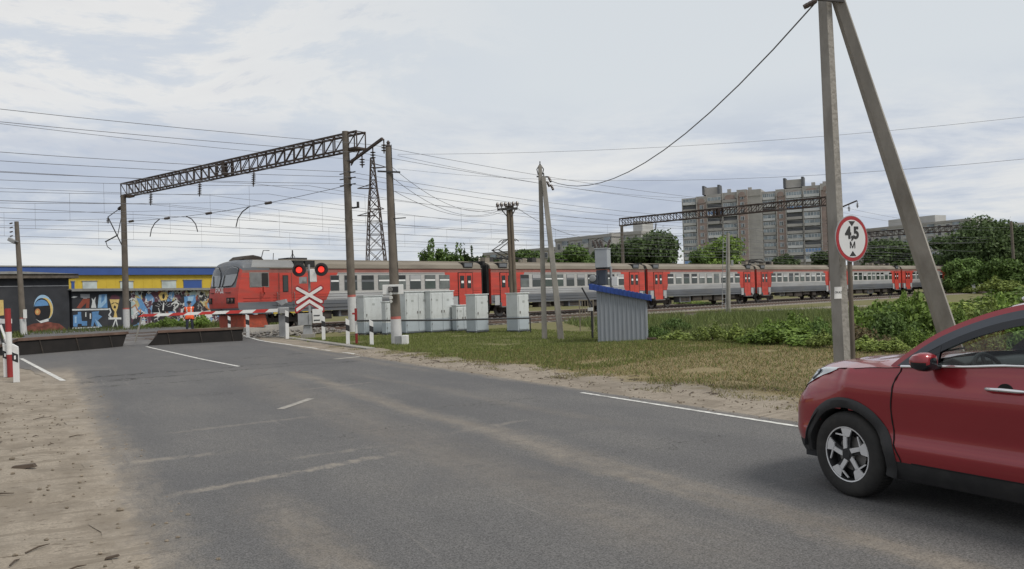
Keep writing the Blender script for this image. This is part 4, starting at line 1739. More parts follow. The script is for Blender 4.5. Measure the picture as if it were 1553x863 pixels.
def far_poles():
    # twin timber pole with insulators, behind the last cabinet
    p = at(780, 470, 47.5)
    p.z = 0
    t = thing('timber_pole', 'twin timber pole with a crossarm of dark insulators', 'pole', p)
    for dx in (-0.10, 0.10):
        mb = MB()
        top = at(770 if dx < 0 else 775, 312, 47.5) - p
        mb.tube([Vector((dx, 0, 0)), top], [0.13, 0.10], mat('grey_timber', (0.13, 0.105, 0.08), 0.9, var=0.3, scale=4, stretch=(4, 4, 0.4)), 10)
        mb.build('leg', t, smooth=True)
    a, b = at(754, 318, 47.4) - p, at(785, 316, 47.4) - p
    mb = MB()
    mb.bar(a, b, 0.13, dkst_m)
    mb.bar(a + (b - a) * 0.2, at(769, 328, 47.4) - p, 0.06, dkst_m)
    mb.bar(a + (b - a) * 0.9, at(776, 328, 47.4) - p, 0.06, dkst_m)
    mb.build('crossarm', t)
    for i in range(6):
        mb = MB()
        c = a + (b - a) * (0.03 + i * 0.19)
        mb.lathe(c + Vector((0, 0, 0.05)), (0, 0, 1), [(0.03, 0), (0.03, 0.10), (0.11, 0.12), (0.09, 0.2), (0.11, 0.24), (0.05, 0.36)], insul_m, 8)
        mb.build('insulator', t)
    # lamp pole at left
    p = at(36, 500, 54.5)
    p.z = 0
    t = thing('lamp_pole', 'dark pole with a floodlight in front of the black painted hut', 'lamp pole', p)
    top = at(25, 336, p.y) - p
    mb = MB()
    round_pole(mb, (0, 0, 0), top, 0.20, 0.13, conc_d, (1.15, 0.08))
    mb.build('shaft', t, smooth=True)
    c = at(22, 365, p.y - 0.2) - p
    mb = MB()
    mb.frame(c + Vector((-0.15, 0, 0)), (0.2, 0, -0.12), (0, 0.15, 0), (0.05, 0, 0.1), gsteel)
    mb.bar(c, c + Vector((0.25, 0, -0.08)), 0.06, gsteel)
    mb.build('floodlight', t)
    mb = MB()
    for i in range(4):
        insulator(mb, top + Vector((-0.2, -0.1, -0.1 - 0.28 * i)), 0.18, 0.05, (-1, 0, -0.2), 8)
    mb.build('insulators', t)
    mb = MB()
    c = at(38, 476, p.y - 0.24) - p
    mb.box(c, (0.24, 0.012, 0.58), paper_m)
    mb.build('notice', t)
    # slim pole with a ladder
    p = G(1105, 479)
    t = thing('signal_mast', 'slim pale mast with a ladder standing in the weeds before the third coach', 'mast', p)
    top = at(1104, 354, p.y) - p
    mb = MB()
    mb.tube([(0, 0, 0), top], [0.14, 0.10], conc_l, 10)
    mb.box((0, 0, 0.15), (0.5, 0.5, 0.3), conc_l)
    mb.build('shaft', t, smooth=True)
    mb = MB()
    for dx in (-0.42, -0.20):
        mb.tube([(dx - 0.05, -0.2, 0), top + Vector((dx + 0.08, -0.1, -0.3))], 0.022, gsteel, 6)
    for i in range(16):
        z = 0.2 + i * 0.3
        if z < top.z - 0.3:
            f = z / top.z
            mb.tube([Vector((-0.46 + 0.08 * f, -0.2, z)) + top * 0 + Vector((top.x * f, 0, 0)), Vector((-0.24 + 0.08 * f, -0.2, z)) + Vector((top.x * f, 0, 0))], 0.014, gsteel, 6)
    mb.build('ladder', t)
    mb = MB()
    c = top + Vector((0.2, 0, -1.9))
    mb.box(c, (0.14, 0.14, 0.35), gsteel)
    mb.build('control_box', t)
    # far post in the trees
    p = at(1540, 440, 118)
    p.z = 0
    t = thing('concrete_pole', 'lone concrete pole in front of the dark trees at far right', 'pole', p)
    mb = MB()
    round_pole(mb, (0, 0, 0), (-0.25, 0, 10.2), 0.24, 0.17, conc_d, (1.0, 0.1))
    mb.build('shaft', t, smooth=True)
    for px, py, h, lab in ((1476, 441, 1.3, 'small white marker post beside the track past the train'), (1538, 437, 1.7, 'small white marker post at the foot of the lone far pole')):
        q = at(px, py, 116)
        q.z = 0
        mb = MB()
        mb.box((0, 0, h / 2), (0.5, 0.3, h), whitewash)
        mb.box((0, 0, h + 0.03), (0.42, 0.22, 0.06), whitewash)
        tag(mb.build('marker_post', bevel=0.02, loc=q), lab, 'marker post')


far_poles()


def pylon():
    Y = 134.0
    p = at(574, 470, Y)
    p.z = 0
    t = thing('power_pylon', 'grey lattice power pylon seen between the two dark poles', 'pylon', p)
    top = at(568, 240, Y).z
    mb = MB()
    lev = [0.0, 4.0, 7.0, 9.8, 12.2, 14.4, 16.4, 18.2, 19.8, 21.2, top - 1.5, top]

    def hw(z):
        return 1.75 * (1 - z / top) ** 0.9 + 0.2 if z < top * 0.75 else 1.75 * (0.25) ** 0.9 * (1 - (z - top * 0.75) / (top * 0.25)) * 0.75 + 0.25
    cs = [(-1, -1), (1, -1), (1, 1), (-1, 1)]
    lean = -0.045
    th = 0.16

    def pt(i, z):
        return Vector((cs[i][0] * hw(z) + lean * z * 0.3, cs[i][1] * hw(z), z))
    for a, b in zip(lev, lev[1:]):
        for i in range(4):
            j = (i + 1) % 4
            mb.bar(pt(i, a), pt(i, b), th, lattice_m)
            mb.bar(pt(i, a), pt(j, b), th * 0.55, lattice_m)
            mb.bar(pt(j, a), pt(i, b), th * 0.55, lattice_m)
            mb.bar(pt(i, b), pt(j, b), th * 0.55, lattice_m)
    mb.build('lattice', t)
    for z, s, L_ in ((top - 1.6, 1, 2.2), (top * 0.80, -1, 2.6), (top * 0.66, 1, 1.6), (top * 0.62, -1, 2.8)):
        mb = MB()
        c = Vector((lean * z * 0.3, 0, z))
        for sy in (-0.3, 0.3):
            mb.bar(c + Vector((0, sy, 0)), c + Vector((s * L_, 0, 0.1)), 0.14, lattice_m)
            mb.bar(c + Vector((0, sy, 0.8)), c + Vector((s * L_, 0, 0.1)), 0.09, lattice_m)
        mb.build('crossarm', t)


pylon()

# ---- wires
WN = 0


def wire(p, q, sag, rad=0.013, label='thin overhead wire strung along the railway', n=14, group='overhead wires along the railway', name='overhead_wire'):
    p, q = Vector(p), Vector(q)
    mb = MB()
    pts = []
    for i in range(n + 1):
        t = i / n
        pts.append(p.lerp(q, t) - Vector((0, 0, sag * 4 * t * (1 - t))))
    mb.tube(pts, rad, wire_m, 5)
    o = mb.build(name, fix=False)
    return tag(o, label, 'wire', group)


def catenary(n0, n1, n2, sup=(-57, 3, 63, 124, 190)):
    """messenger + contact wire + droppers over one track, one thing"""
    t = thing('catenary', 'contact wire hung by droppers from its messenger wire over the tracks', 'overhead wire', (0, 0, 0), 0, 'contact wires over the tracks')
    ns = [n0, n0, n1, n2, n2]
    m1, m2 = MB(), MB()
    drops = []
    for k in range(len(sup) - 1):
        pts, pc = [], []
        for i in range(17):
            f = i / 16
            s = sup[k] + (sup[k + 1] - sup[k]) * f
            a, b = trk(sup[k], ns[k]), trk(sup[k + 1], ns[k + 1])
            c = a.lerp(b, f)
            zc = 6.15
            zm = 8.3 - 1.25 * 4 * f * (1 - f)
            pts.append(Vector((c.x, c.y, zm)))
            pc.append(Vector((c.x, c.y, zc)))
            if i % 2 == 1 and k < 2:
                drops.append((pts[-1], pc[-1]))
        m1.tube(pts, 0.011 if k < 2 else 0.018, wire_m, 5)
        m2.tube(pc, 0.011 if k < 2 else 0.018, wire_m, 5)
    m1.build('messenger_wire', t, fix=False)
    m2.build('contact_wire', t, fix=False)
    for a, b in drops:
        md = MB()
        md.tube([a, b], 0.006, wire_m, 4)
        md.build('dropper', t, fix=False)


catenary(0.2, -0.2, 0.2)
catenary(4.6, 6.6, 6.6)
catenary(-5.0, -5.2, -5.0)
catenary(-10.5, -10.5, -10.2)
catenary(-16.5, -15.5, -15.5)


def feeder(n, z, sag, sup=(-57, 3.4, 63, 124), label='feeder wire carried on the gantry posts beside the tracks', rad=0.012):
    mb = MB()
    for a_, b_ in zip(sup, sup[1:]):
        a, b = trk(a_, n, z), trk(b_, n, z)
        pts = []
        for i in range(13):
            f = i / 12
            pts.append(a.lerp(b, f) - Vector((0, 0, sag * 4 * f * (1 - f))))
        mb.tube(pts, rad, wire_m, 5)
    tag(mb.build('overhead_wire', fix=False), label, 'wire', 'feeder wires beside the tracks')


for n, z, sag in ((7.9, 8.7, 0.9), (8.1, 8.4, 1.0), (8.0, 8.05, 1.1), (9.0, 9.6, 0.8), (9.9, 9.9, 0.8)):
    feeder(n, z, sag)
for n, z, sag in ((-18.9, 9.6, 0.7), (-21.0, 8.1, 0.8), (-2.0, 9.2, 0.7), (-8.0, 9.1, 0.7), (-14.5, 9.1, 0.7)):
    feeder(n, z, sag, label='feeder wire hung from the gantry beams over the tracks')

tp = at(589, 228, 30.7)
wire(at(586, 246, 30.7), at(757, 316, 47.4), 0.8, 0.009, 'left one of the wires from the dark pole to the twin timber pole', group='wires to the twin timber pole')
wire(at(596, 270, 30.7), at(766, 314, 47.4), 0.9, 0.009, 'upper wire from the dark pole to the twin timber pole', group='wires to the twin timber pole')
wire(at(598, 290, 30.7), at(775, 316, 47.4), 0.7, 0.009, 'lower wire from the dark pole to the twin timber pole', group='wires to the twin timber pole')
wire(at(785, 316, 47.4), at(940, 352, 70), 1.0, 0.014, 'sagging wire between the twin timber pole and the trees', group='wires to the twin timber pole')
wire(at(1235, 6, GP.y - 0.2), at(834, 274, G(826, 516).y - 0.1), 1.15, 0.0125, 'thick black cable swooping from the tall pole to the propped pole', name='black_cable')
wire(at(603, 234, 95), at(1700, 160, 80), 1.2, 0.017, 'upper long thin wire crossing the cloudy sky at right', group='long wires across the sky')
wire(at(603, 256, 120), at(1700, 226, 70), 2.2, 0.017, 'lower long thin wire crossing the cloudy sky at right', group='long wires across the sky')
wire(at(-60, 180, 60), at(560, 243, 100), 0.3, 0.02, 'topmost thin wire crossing the sky at left', group='long wires across the sky')
wire(at(603, 236, 90), at(1040, 300, 150), 1.0, 0.02, 'thin wire slanting down towards the apartment tower', group='long wires across the sky')


# ---- grey relay cabinets, set square to the tracks
cab_m = mat('cabinet_grey', (0.52, 0.545, 0.545), 0.55, var=0.06, scale=2, stain=(0.36, 0.37, 0.36), stain_amt=0.5, stain_scale=3)
cab_b = mat('cabinet_blue_grey', (0.36, 0.405, 0.44), 0.55, var=0.06, scale=2, stain=(0.28, 0.31, 0.33), stain_amt=0.5, stain_scale=3)
gap_m = mat('dark_gap', (0.05, 0.055, 0.06), 0.8)


def cabinet(label, px, py, w, d, h, split, doors=2, legs=0.12):
    """front left foot at a pixel; w along the track, d deep, h tall; lower part bluer and darker up to split"""
    p = G(px, py)
    ang = trk_rz(5)
    t = thing('relay_cabinet', label, 'relay cabinet', p, ang, 'grey relay cabinets on the lawn')
    # local +x along track, -y towards us
    mb = MB()
    zs = legs
    mb.box((w / 2, d / 2, legs + (split - legs) / 2), (w, d, split - legs), cab_b)
    mb.box((w / 2, d / 2, (split + h) / 2), (w, d, h - split), cab_m)
    mb.build('casing', t, bevel=0.012)
    mb = MB()
    mb.box((w / 2, d / 2, h + 0.025), (w + 0.07, d + 0.07, 0.05), cab_m)
    mb.build('roof', t, bevel=0.01)
    for k in range(doors):
        mb = MB()
        dw = (w - 0.10) / doors
        x = 0.05 + dw * (k + 0.5)
        mb.box((x, -0.012, legs + 0.06 + (split - legs - 0.06) / 2), (dw - 0.018, 0.028, split - legs - 0.06), cab_b)
        mb.box((x, -0.012, (split + h - 0.08) / 2), (dw - 0.018, 0.028, h - split - 0.08), cab_m)
        dr = mb.build('door', t, bevel=0.006)
        mb = MB()
        hx = x + (dw / 2 - 0.08) * (1 if k == 0 and doors == 2 else -1)
        mb.box((hx, -0.045, (h + legs) * 0.5), (0.03, 0.04, 0.12), steel_m)
        mb.build('handle', dr)
        for z in (0.22, 0.5, 0.8):
            mb = MB()
            hx = x - (dw / 2 - 0.012) * (1 if k == 0 and doors == 2 else -1)
            mb.tube([(hx, -0.03, h * z), (hx, -0.03, h * z + 0.08)], 0.014, steel_m, 6)
            mb.build('hinge', dr)
        mb = MB()
        mb.box((x, -0.028, h * 0.80), (0.14, 0.006, 0.10), mat('faded_plate', (0.34, 0.36, 0.35), 0.7))
        mb.build('plate', dr)
    mb = MB()
    mb.box((w / 2, d / 2, legs + 0.0), (w + 0.03, d + 0.03, 0.05), gap_m)
    mb.build('plinth', t)
    for x in (0.08, w - 0.08):
        for y in (0.06, d - 0.06):
            mb = MB()
            mb.box((x, y, legs / 2 - 0.02), (0.07, 0.07, legs + 0.04), cab_m)
            mb.build('leg', t)
    return t


cabinet('grey cabinet with one tall framed door, leftmost, behind the red and white post', 553, 510, 1.10, 0.58, 1.88, 0.66, 1)
cabinet('lower grey cabinet standing behind the dark pole with the camera board', 586, 510, 1.15, 0.32, 1.58, 0.62, 2)
cabinet('wide grey cabinet just right of the dark pole, left of the two biggest', 616, 509, 1.55, 0.45, 2.02, 0.72, 2)
cabinet('wide grey cabinet left of the lowest one, right of the two biggest', 654, 507, 1.50, 0.38, 2.02, 0.74, 2)
cabinet('smallest and lowest grey cabinet, squeezed between taller ones', 693, 505, 0.92, 0.32, 1.30, 0.66, 2)
cabinet('narrow grey cabinet behind the smallest one, before the first red coach door', 722, 507, 0.83, 0.62, 1.80, 0.72, 1)
cabinet('grey cabinet standing alone on the lawn, rightmost of the row', 786, 506, 0.76, 0.70, 1.80, 0.76, 1)
# black pipe rail in front of them
pa, pb = G(540, 524), Vector((1.15, 37.0, 0))
t = thing('pipe_rail', 'long thin black pipe rail running in front of the grey cabinets', 'rail', (0, 0, 0))
mb = MB()
a, b = at(541, 486.5, 31.4), at(804, 482.5, 36.6)
mb.tube([a, a.lerp(b, 0.5) - Vector((0, 0, 0.03)), b], 0.035, black_p, 8)
mb.build('pipe', t)
mb = MB()
mb.tube([b, (b.x, b.y, 0)], 0.03, black_p, 6)
mb.build('leg', t)


# ---- corrugated shed with blue lean-to roof
def shed():
    shed_m = mat('corrugated_grey', (0.245, 0.265, 0.295), 0.55, 0.15, var=0.08, scale=2, stain=(0.19, 0.195, 0.205), stain_amt=0.4, stain_scale=2, stretch=(1, 1, 0.4))
    blue_m = mat('blue_sheet_roof', (0.018, 0.055, 0.24), 0.5, 0.05, var=0.15, scale=3)
    p = G(908, 523)
    W, D = 1.62, 1.5
    rz = R(-9)
    t = thing('metal_shed', 'small grey corrugated shed with a sloping blue roof on the lawn', 'shed', p, rz)
    H0, H1 = 1.93, 1.58

    def corr(p0, p1, h0, h1, nout):
        mb = MB()
        p0, p1, nout = Vector(p0), Vector(p1), Vector(nout)
        L_ = (p1 - p0).length
        k = int(L_ / 0.135)
        prof = []
        for i in range(k):
            for f, o in ((0.0, 0), (0.52, 0), (0.60, 0.022), (0.90, 0.022)):
                prof.append(((i + f) / k, o))
        prof.append((1, 0))
        vs, fs = [], []
        for f, o in prof:
            q = p0.lerp(p1, f) + nout * o
            h = h0 + (h1 - h0) * f
            vs += [q, q + Vector((0, 0, h))]
        for i in range(len(prof) - 1):
            fs.append((2 * i, 2 * i + 2, 2 * i + 3, 2 * i + 1))
        mb.add(vs, fs, shed_m)
        return mb.build('wall', t)
    corr((0, 0, 0), (W, 0, 0), H0, H1, (0, -1, 0))
    corr((W, 0, 0), (W, D, 0), H1, H1, (1, 0, 0))
    corr((W, D, 0), (0, D, 0), H1, H0, (0, 1, 0))
    corr((0, D, 0), (0, 0, 0), H0, H0, (-1, 0, 0))
    mb = MB()
    sl = (H1 - H0) / W
    a, b = -0.26, W + 0.17
    za, zb = H0 + sl * a, H0 + sl * b
    th = 0.19
    mb.add([(a, -0.14, za - th + 0.06), (b, -0.14, zb - th + 0.06), (b, D + 0.14, zb - th + 0.06), (a, D + 0.14, za - th + 0.06),
            (a, -0.14, za + 0.06), (b, -0.14, zb + 0.06), (b, D + 0.14, zb + 0.06), (a, D + 0.14, za + 0.06)],
           [(3, 2, 1, 0), (4, 5, 6, 7), (0, 1, 5, 4), (1, 2, 6, 5), (2, 3, 7, 6), (3, 0, 4, 7)], blue_m)
    k = 15
    for i in range(k):
        x = a + (b - a) * (i + 0.5) / k
        z = H0 + sl * x
        mb.box((x, -0.148, z - 0.035), (0.05, 0.02, 0.17), blue_m)
        mb.box((x, D / 2, z + 0.065), (0.05, D + 0.28, 0.02), blue_m)
    mb.build('roof', t)
    q = G(988, 526) + Vector((0.05, 0.25, 0))
    bt = thing('rusty_box', 'small rusty metal box on the grass right of the shed', 'box', q, rz)
    mb = MB()
    rust = mat('rusty_iron', (0.075, 0.045, 0.03), 0.9, var=0.35, scale=5, stain=(0.12, 0.06, 0.03), stain_amt=0.6)
    mb.box((0, 0, 0.13), (0.26, 0.26, 0.26), rust, taper=1.05)
    mb.box((0, 0, 0.25), (0.30, 0.30, 0.03), rust)
    mb.build('body', bt, bevel=0.008)
    # weathered railing and post left of it
    q = at(880, 500, 37.0)
    q.z = 0
    rl = thing('metal_railing', 'short weathered railing section left of the shed', 'railing', q, R(-12))
    mb = MB()
    wood = mat('weathered_rail_bar', (0.20, 0.17, 0.13), 0.9, var=0.3)
    for x in (0.0, 0.62):
        mb.bar((x, 0, 0), (x, 0, 1.45), 0.045, wood)
    for z in (0.72, 1.42):
        mb.bar((0, 0, z), (0.62, 0, z), 0.04, wood)
    for i in range(1, 5):
        mb.bar((0.124 * i, 0, 0.72), (0.124 * i, 0, 1.42), 0.03, wood)
    mb.build('frame', rl)
    # transformer on a stand behind the shed
    Y = 30.2
    base = at(917, 480, Y)
    base.z = 0
    tr = thing('transformer', 'grey pole transformer box with dark bushings rising behind the shed', 'transformer', base, R(-20))
    c = at(915, 392, Y) - base
    mb = MB()
    tank = mat('transformer_grey', (0.33, 0.35, 0.37), 0.5, var=0.06, stain=(0.26, 0.27, 0.28), stain_amt=0.4)
    mb.box((0, 0, c.z), (0.46, 0.56, 0.68), tank)
    mb.box((0, 0, c.z + 0.35), (0.50, 0.60, 0.04), tank)
    mb.build('tank', tr, bevel=0.015)
    for i, dx in enumerate((-0.24, -0.10, 0.04, 0.2)):
        mb = MB()
        insulator(mb, (dx, -0.05, c.z + 0.36), 0.34, 0.05, (-0.35 if i < 3 else 0.3, 0, 1), 8)
        mb.build('bushing', tr)
    mb = MB()
    mb.tube([(-0.3, 0, c.z + 0.66), (-0.1, 0, c.z + 0.76), (0.1, 0, c.z + 0.62), (0.28, 0, c.z + 0.5)], 0.015, black_p, 6)
    mb.build('jumper', tr)
    mb = MB()
    mb.box((-0.02, 0, c.z - 0.36), (0.42, 0.4, 0.06), black_p)
    mb.build('cradle', tr)
    mech = mat('dark_blue_mechanism', (0.035, 0.045, 0.065), 0.5, var=0.3)
    mb = MB()
    mb.box((-0.05, 0, c.z - 0.70), (0.36, 0.35, 0.55), mech)
    mb.box((-0.30, -0.1, c.z - 0.78), (0.30, 0.25, 0.34), mech)
    mb.lathe((-0.34, -0.24, c.z - 0.72), (0, -1, 0), [(0.13, 0), (0.13, 0.04), (0.05, 0.05)], gsteel, 12)
    mb.build('switch_gear', tr, bevel=0.02)
    mb = MB()
    mb.tube([(0.26, 0.1, 0), (0.26, 0.1, c.z - 0.3)], 0.05, gsteel, 8)
    mb.build('mast', tr)
    mb = MB()
    mb.box((0.42, 0.05, c.z - 0.85), (0.22, 0.2, 0.34), white_p)
    mb.build('meter_box', tr, bevel=0.01)
    mb = MB()
    mb.tube([(-0.4, -0.3, 0), (-0.4, -0.3, 1.35)], 0.04, black_p, 6)
    mb.bar((-0.4, -0.3, 1.3), (-0.75, -0.3, 1.95), 0.05, black_p)
    mb.box((-0.42, -0.42, 1.15), (0.18, 0.06, 0.12), white_p)
    mb.build('lever', tr)


shed()

# ------------------------------------------------------------------ level crossing
def crossing_signal():
    p = G(471, 514)
    rz = R(8)
    t = thing('crossing_signal', 'level crossing signal with two lit red lamps over a red and white cross', 'crossing signal', p, rz)
    mb = MB()
    mb.tube([(0, 0.1, 0.5), (0, 0.1, 3.45)], 0.055, gsteel, 10)
    mb.build('mast', t, smooth=True)
    mb = MB()
    mb.box((-0.12, 0.1, 0.12), (0.62, 0.5, 0.24), conc_l)
    mb.box((-0.12, 0.1, 0.42), (0.44, 0.36, 0.44), gsteel, taper=0.8)
    mb.build('pedestal', t, bevel=0.02)
    mb = MB()
    mb.box((-0.22, 0.02, 0.92), (0.62, 0.36, 0.54), gsteel)
    mb.box((-0.06, -0.17, 0.92), (0.02, 0.02, 0.46), gap_m)
    mb.build('relay_box', t, bevel=0.02)
    mb = MB()
    mb.box((0.34, 0.05, 1.05), (0.44, 0.3, 0.64), white_p)
    for z in (0.86, 1.08):
        mb.box((0.32, -0.11, z), (0.28, 0.02, 0.05), gap_m)
    mb.build('battery_box', t, bevel=0.02)
    lampred = glow_mat('lit_red_lens', (1.0, 0.045, 0.03), 1.15)
    dim = mat('lamp_red_rim', (0.20, 0.012, 0.012), 0.4)
    for x in (-0.42, 0.58):
        mb = MB()
        mb.lathe((x, -0.10, 3.2), (0, -1, 0), [(0.30, 0), (0.31, 0.015), (0.30, 0.03), (0.19, 0.035)], black_p, 28)
        lb = mb.build('lamp_disc', t, smooth=True)
        mb = MB()
        mb.lathe((x, 0.05, 3.2), (0, -1, 0), [(0.12, 0), (0.17, 0.1), (0.18, 0.18)], black_p, 18)
        mb.build('lamp_housing', lb, smooth=True)
        mb = MB()
        mb.lathe((x, -0.136, 3.2), (0, -1, 0), [(0.185, 0), (0.18, 0.012), (0.10, 0.02)], dim, 24)
        mb.build('lens_rim', lb, smooth=True)
        mb = MB()
        mb.lathe((x, -0.158, 3.2), (0, -1, 0), [(0.135, 0), (0.12, 0.018), (0.06, 0.03), (0.01, 0.034)], lampred, 24)
        mb.build('lens', lb, smooth=True)
        mb = MB()
        vs, fs = [], []
        for i in range(15):
            a = math.pi * i / 14
            vs += [(x + 0.2 * math.cos(a), -0.14, 3.2 + 0.2 * math.sin(a)), (x + 0.21 * math.cos(a), -0.14 - 0.26 * math.sin(a) ** 0.7 - 0.02, 3.21 + 0.2 * math.sin(a))]
        for i in range(14):
            fs.append((2 * i, 2 * i + 2, 2 * i + 3, 2 * i + 1))
        mb.add(vs, fs, black_p)
        mb.build('visor', lb)
    mb = MB()
    mb.bar((-0.42, 0.08, 3.2), (0.58, 0.08, 3.2), 0.06, gsteel)
    mb.build('lamp_bracket', t)
    mb = MB()
    mb.box((0.20, -0.02, 2.93), (0.30, 0.22, 0.60), white_p)
    mb.build('bell_box', t, bevel=0.02)
    mb = MB()
    mb.box((-0.26, -0.04, 2.72), (0.34, 0.2, 0.30), gsteel)
    mb.lathe((-0.18, -0.16, 2.66), (0, -1, 0), [(0.10, 0), (0.10, 0.06), (0.03, 0.08)], steel_m, 14)
    mb.build('bell', t)
    # cross over chevron
    sgw = mat('sign_white', (0.70, 0.68, 0.66), 0.5, var=0.05)
    sgr = mat('sign_red', (0.33, 0.018, 0.022), 0.5, var=0.1)
    L_, w = 1.50, 0.25
    cz = 2.03

    def arm(mb, c, ang, ln, off, red):
        d = Vector((math.cos(ang), 0, math.sin(ang)))
        n = Vector((-math.sin(ang), 0, math.cos(ang)))
        c = Vector(c)
        m = sgr if red else sgw
        k = 0.0 if red else 0.055
        l_, w_ = ln / 2 - k, w / 2 - k
        poly = [(-l_ + 0.05, -w_), (l_ - 0.05, -w_), (l_, 0), (l_ - 0.05, w_), (-l_ + 0.05, w_), (-l_, 0)]
        mb.prism(poly, c + Vector((0, off, 0)), d, n, (0, -0.012, 0), m)
    mb = MB()
    arm(mb, (0, -0.03, cz), R(31), L_, 0, True)
    arm(mb, (0, -0.03, cz), R(-31), L_, -0.006, True)
    arm(mb, (0, -0.03, cz), R(31), L_, -0.024, False)
    arm(mb, (0, -0.03, cz), R(-31), L_, -0.030, False)
    mb.build('crossbuck', t)
    mb = MB()
    for red, off in ((True, 0), (False, -0.014)):
        k = 0 if red else 0.055
        h, l2 = 0.125 - k, 0.66 - k
        rise = 0.39
        poly = [(-l2, -h), (-l2 + 0.0, h * 0.9), (0, rise + h * 1.15), (l2, h * 0.9), (l2, -h), (l2 - 0.1 + k, -h - 0.03 + k * 0.6), (0, rise - h * 1.15), (-l2 + 0.1 - k, -h - 0.03 + k * 0.6)]
        mb.prism(poly, (0, -0.03 + off, 1.36), (1, 0, 0), (0, 0, 1), (0, -0.012, 0), sgr if red else sgw)
    mb.build('chevron', t)
    # red lamp mounting back plate light grey around the cross
    mb = MB()
    mb.box((0, 0.0, cz - 0.30), (0.10, 0.05, 1.1), gsteel)
    mb.build('sign_clamp', t)


crossing_signal()


def barrier():
    p = trk(-1.9, 9.6, 0.05)
    t = thing('level_crossing_barrier', 'lowered red and white barrier arm lying across the road before the train', 'barrier', p)
    mb = MB()
    mb.box((0, 0, 0.55), (0.34, 0.30, 1.1), gsteel)
    mb.build('pedestal', t, bevel=0.02)
    a = at(424, 470.5, p.y - 0.3) - p
    b = at(213, 478.5, 35.6) - p
    mb = MB()
    mb.box(a + Vector((0.15, 0.1, -0.02)), (0.48, 0.34, 0.30), gsteel, rz=R(30))
    mb.build('drive_housing', t, bevel=0.03)
    mb = MB()
    mb.prism([(-0.30, 0.10), (0.18, 0.18), (0.22, 0.0), (0.0, -0.12), (-0.12, 0.0)], a + Vector((0.1, 0.0, 0.34)), (1, 0, 0), (0, 0, 1), (0, 0.3, 0), gsteel)
    mb.build('camera_hood', t)
    d = b - a
    k = 10
    mb = MB()
    up = Vector((0, 0, 1))
    nrm = d.normalized().cross(up).normalized()
    ar = mat('barrier_red', (0.42, 0.03, 0.025), 0.5, var=0.15)
    sk = 0.10
    for i in range(k):
        q0, q1 = a + d * (i / k), a + d * ((i + 1) / k)
        m = ar if i % 2 else white_p
        h0, h1 = 0.080 - 0.025 * i / k, 0.080 - 0.025 * (i + 1) / k
        e = d.normalized() * sk
        vs = []
        for sgn in (-1, 1):
            o = nrm * 0.03 * sgn
            vs += [q0 + o - up * h0 + e, q1 + o - up * h1 + e, q1 + o + up * h1 - e, q0 + o + up * h0 - e]
        mb.add(vs, [(0, 1, 2, 3), (7, 6, 5, 4), (0, 4, 5, 1), (1, 5, 6, 2), (2, 6, 7, 3), (3, 7, 4, 0)], m)
    arm = mb.build('arm', t)
    for f in (0.12, 0.55, 0.97):
        mb = MB()
        c = a + d * f
        mb.box(c + nrm * 0.05, (0.09, 0.09, 0.12), dim_m)
        mb.build('lamp', arm)
    mb = MB()
    c = b + Vector((0.05, 0, -0.08))
    mb.bar(c, c + Vector((-0.28, -0.05, -1.05)), 0.06, conc_l)
    mb.build('prop', t)


dim_m = mat('barrier_lamp', (0.16, 0.02, 0.02), 0.4)
barrier()

# raised anti-ram plates
plate_m = mat('rusty_plate', (0.115, 0.070, 0.052), 0.85, var=0.4, scale=4, stain=(0.20, 0.15, 0.115), stain_amt=0.6, stain_scale=2.5, stretch=(0.4, 2, 1))
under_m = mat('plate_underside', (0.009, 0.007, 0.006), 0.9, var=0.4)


def plate(label, a_px, b_px, lean_a, lean_b):
    a, b = G(*a_px, 0.0), G(*b_px, 0.0)
    d = (b - a)
    L_ = d.length
    ang = math.atan2(d.y, d.x)
    t = thing('barrier_plate', label, 'barrier plate', a, ang, 'raised steel plates across the road')
    H, D = 0.66, 2.3
    mb = MB()
    # top: hinge at the far side, raised lip towards us
    xa, xb = lean_a, L_ + lean_b
    vs = [(xa, 0.0, H), (xb, 0.0, H), (xb, D, 0.16), (xa, D, 0.16), (xa, 0.0, H - 0.11), (xb, 0.0, H - 0.11), (xb, D, 0.05), (xa, D, 0.05)]
    mb.add(vs, [(0, 1, 2, 3), (7, 6, 5, 4), (4, 5, 1, 0), (5, 6, 2, 1), (6, 7, 3, 2), (7, 4, 0, 3)], plate_m)
    for i in range(5):
        y = 0.15 + i * 0.45
        z = H + (0.16 - H) * y / D
        mb.box(((xa + xb) / 2, y, z + 0.015), (xb - xa - 0.3, 0.10, 0.03), plate_m)
    mb.build('top_plate', t)
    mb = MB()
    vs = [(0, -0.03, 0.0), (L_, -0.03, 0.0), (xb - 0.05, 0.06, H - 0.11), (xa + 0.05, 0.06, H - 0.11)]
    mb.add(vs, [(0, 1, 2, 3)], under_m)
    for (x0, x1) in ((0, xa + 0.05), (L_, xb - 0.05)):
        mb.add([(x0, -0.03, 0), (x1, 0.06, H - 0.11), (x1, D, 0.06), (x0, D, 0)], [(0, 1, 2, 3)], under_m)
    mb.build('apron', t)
    k = max(3, int(L_ / 1.7))
    for i in range(1, k + 1):
        x = L_ * (i - 0.35) / k
        mb = MB()
        mb.bar((x + 0.05, -0.05, 0.01), (x - 0.03, 0.03, H - 0.12), 0.03, ugr_m)
        mb.build('strut', t)
    return t


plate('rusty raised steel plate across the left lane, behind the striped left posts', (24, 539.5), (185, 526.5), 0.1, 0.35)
plate('rusty raised steel plate across the right lane, in front of the train nose', (223, 525), (368, 517.5), 0.45, 0.05)


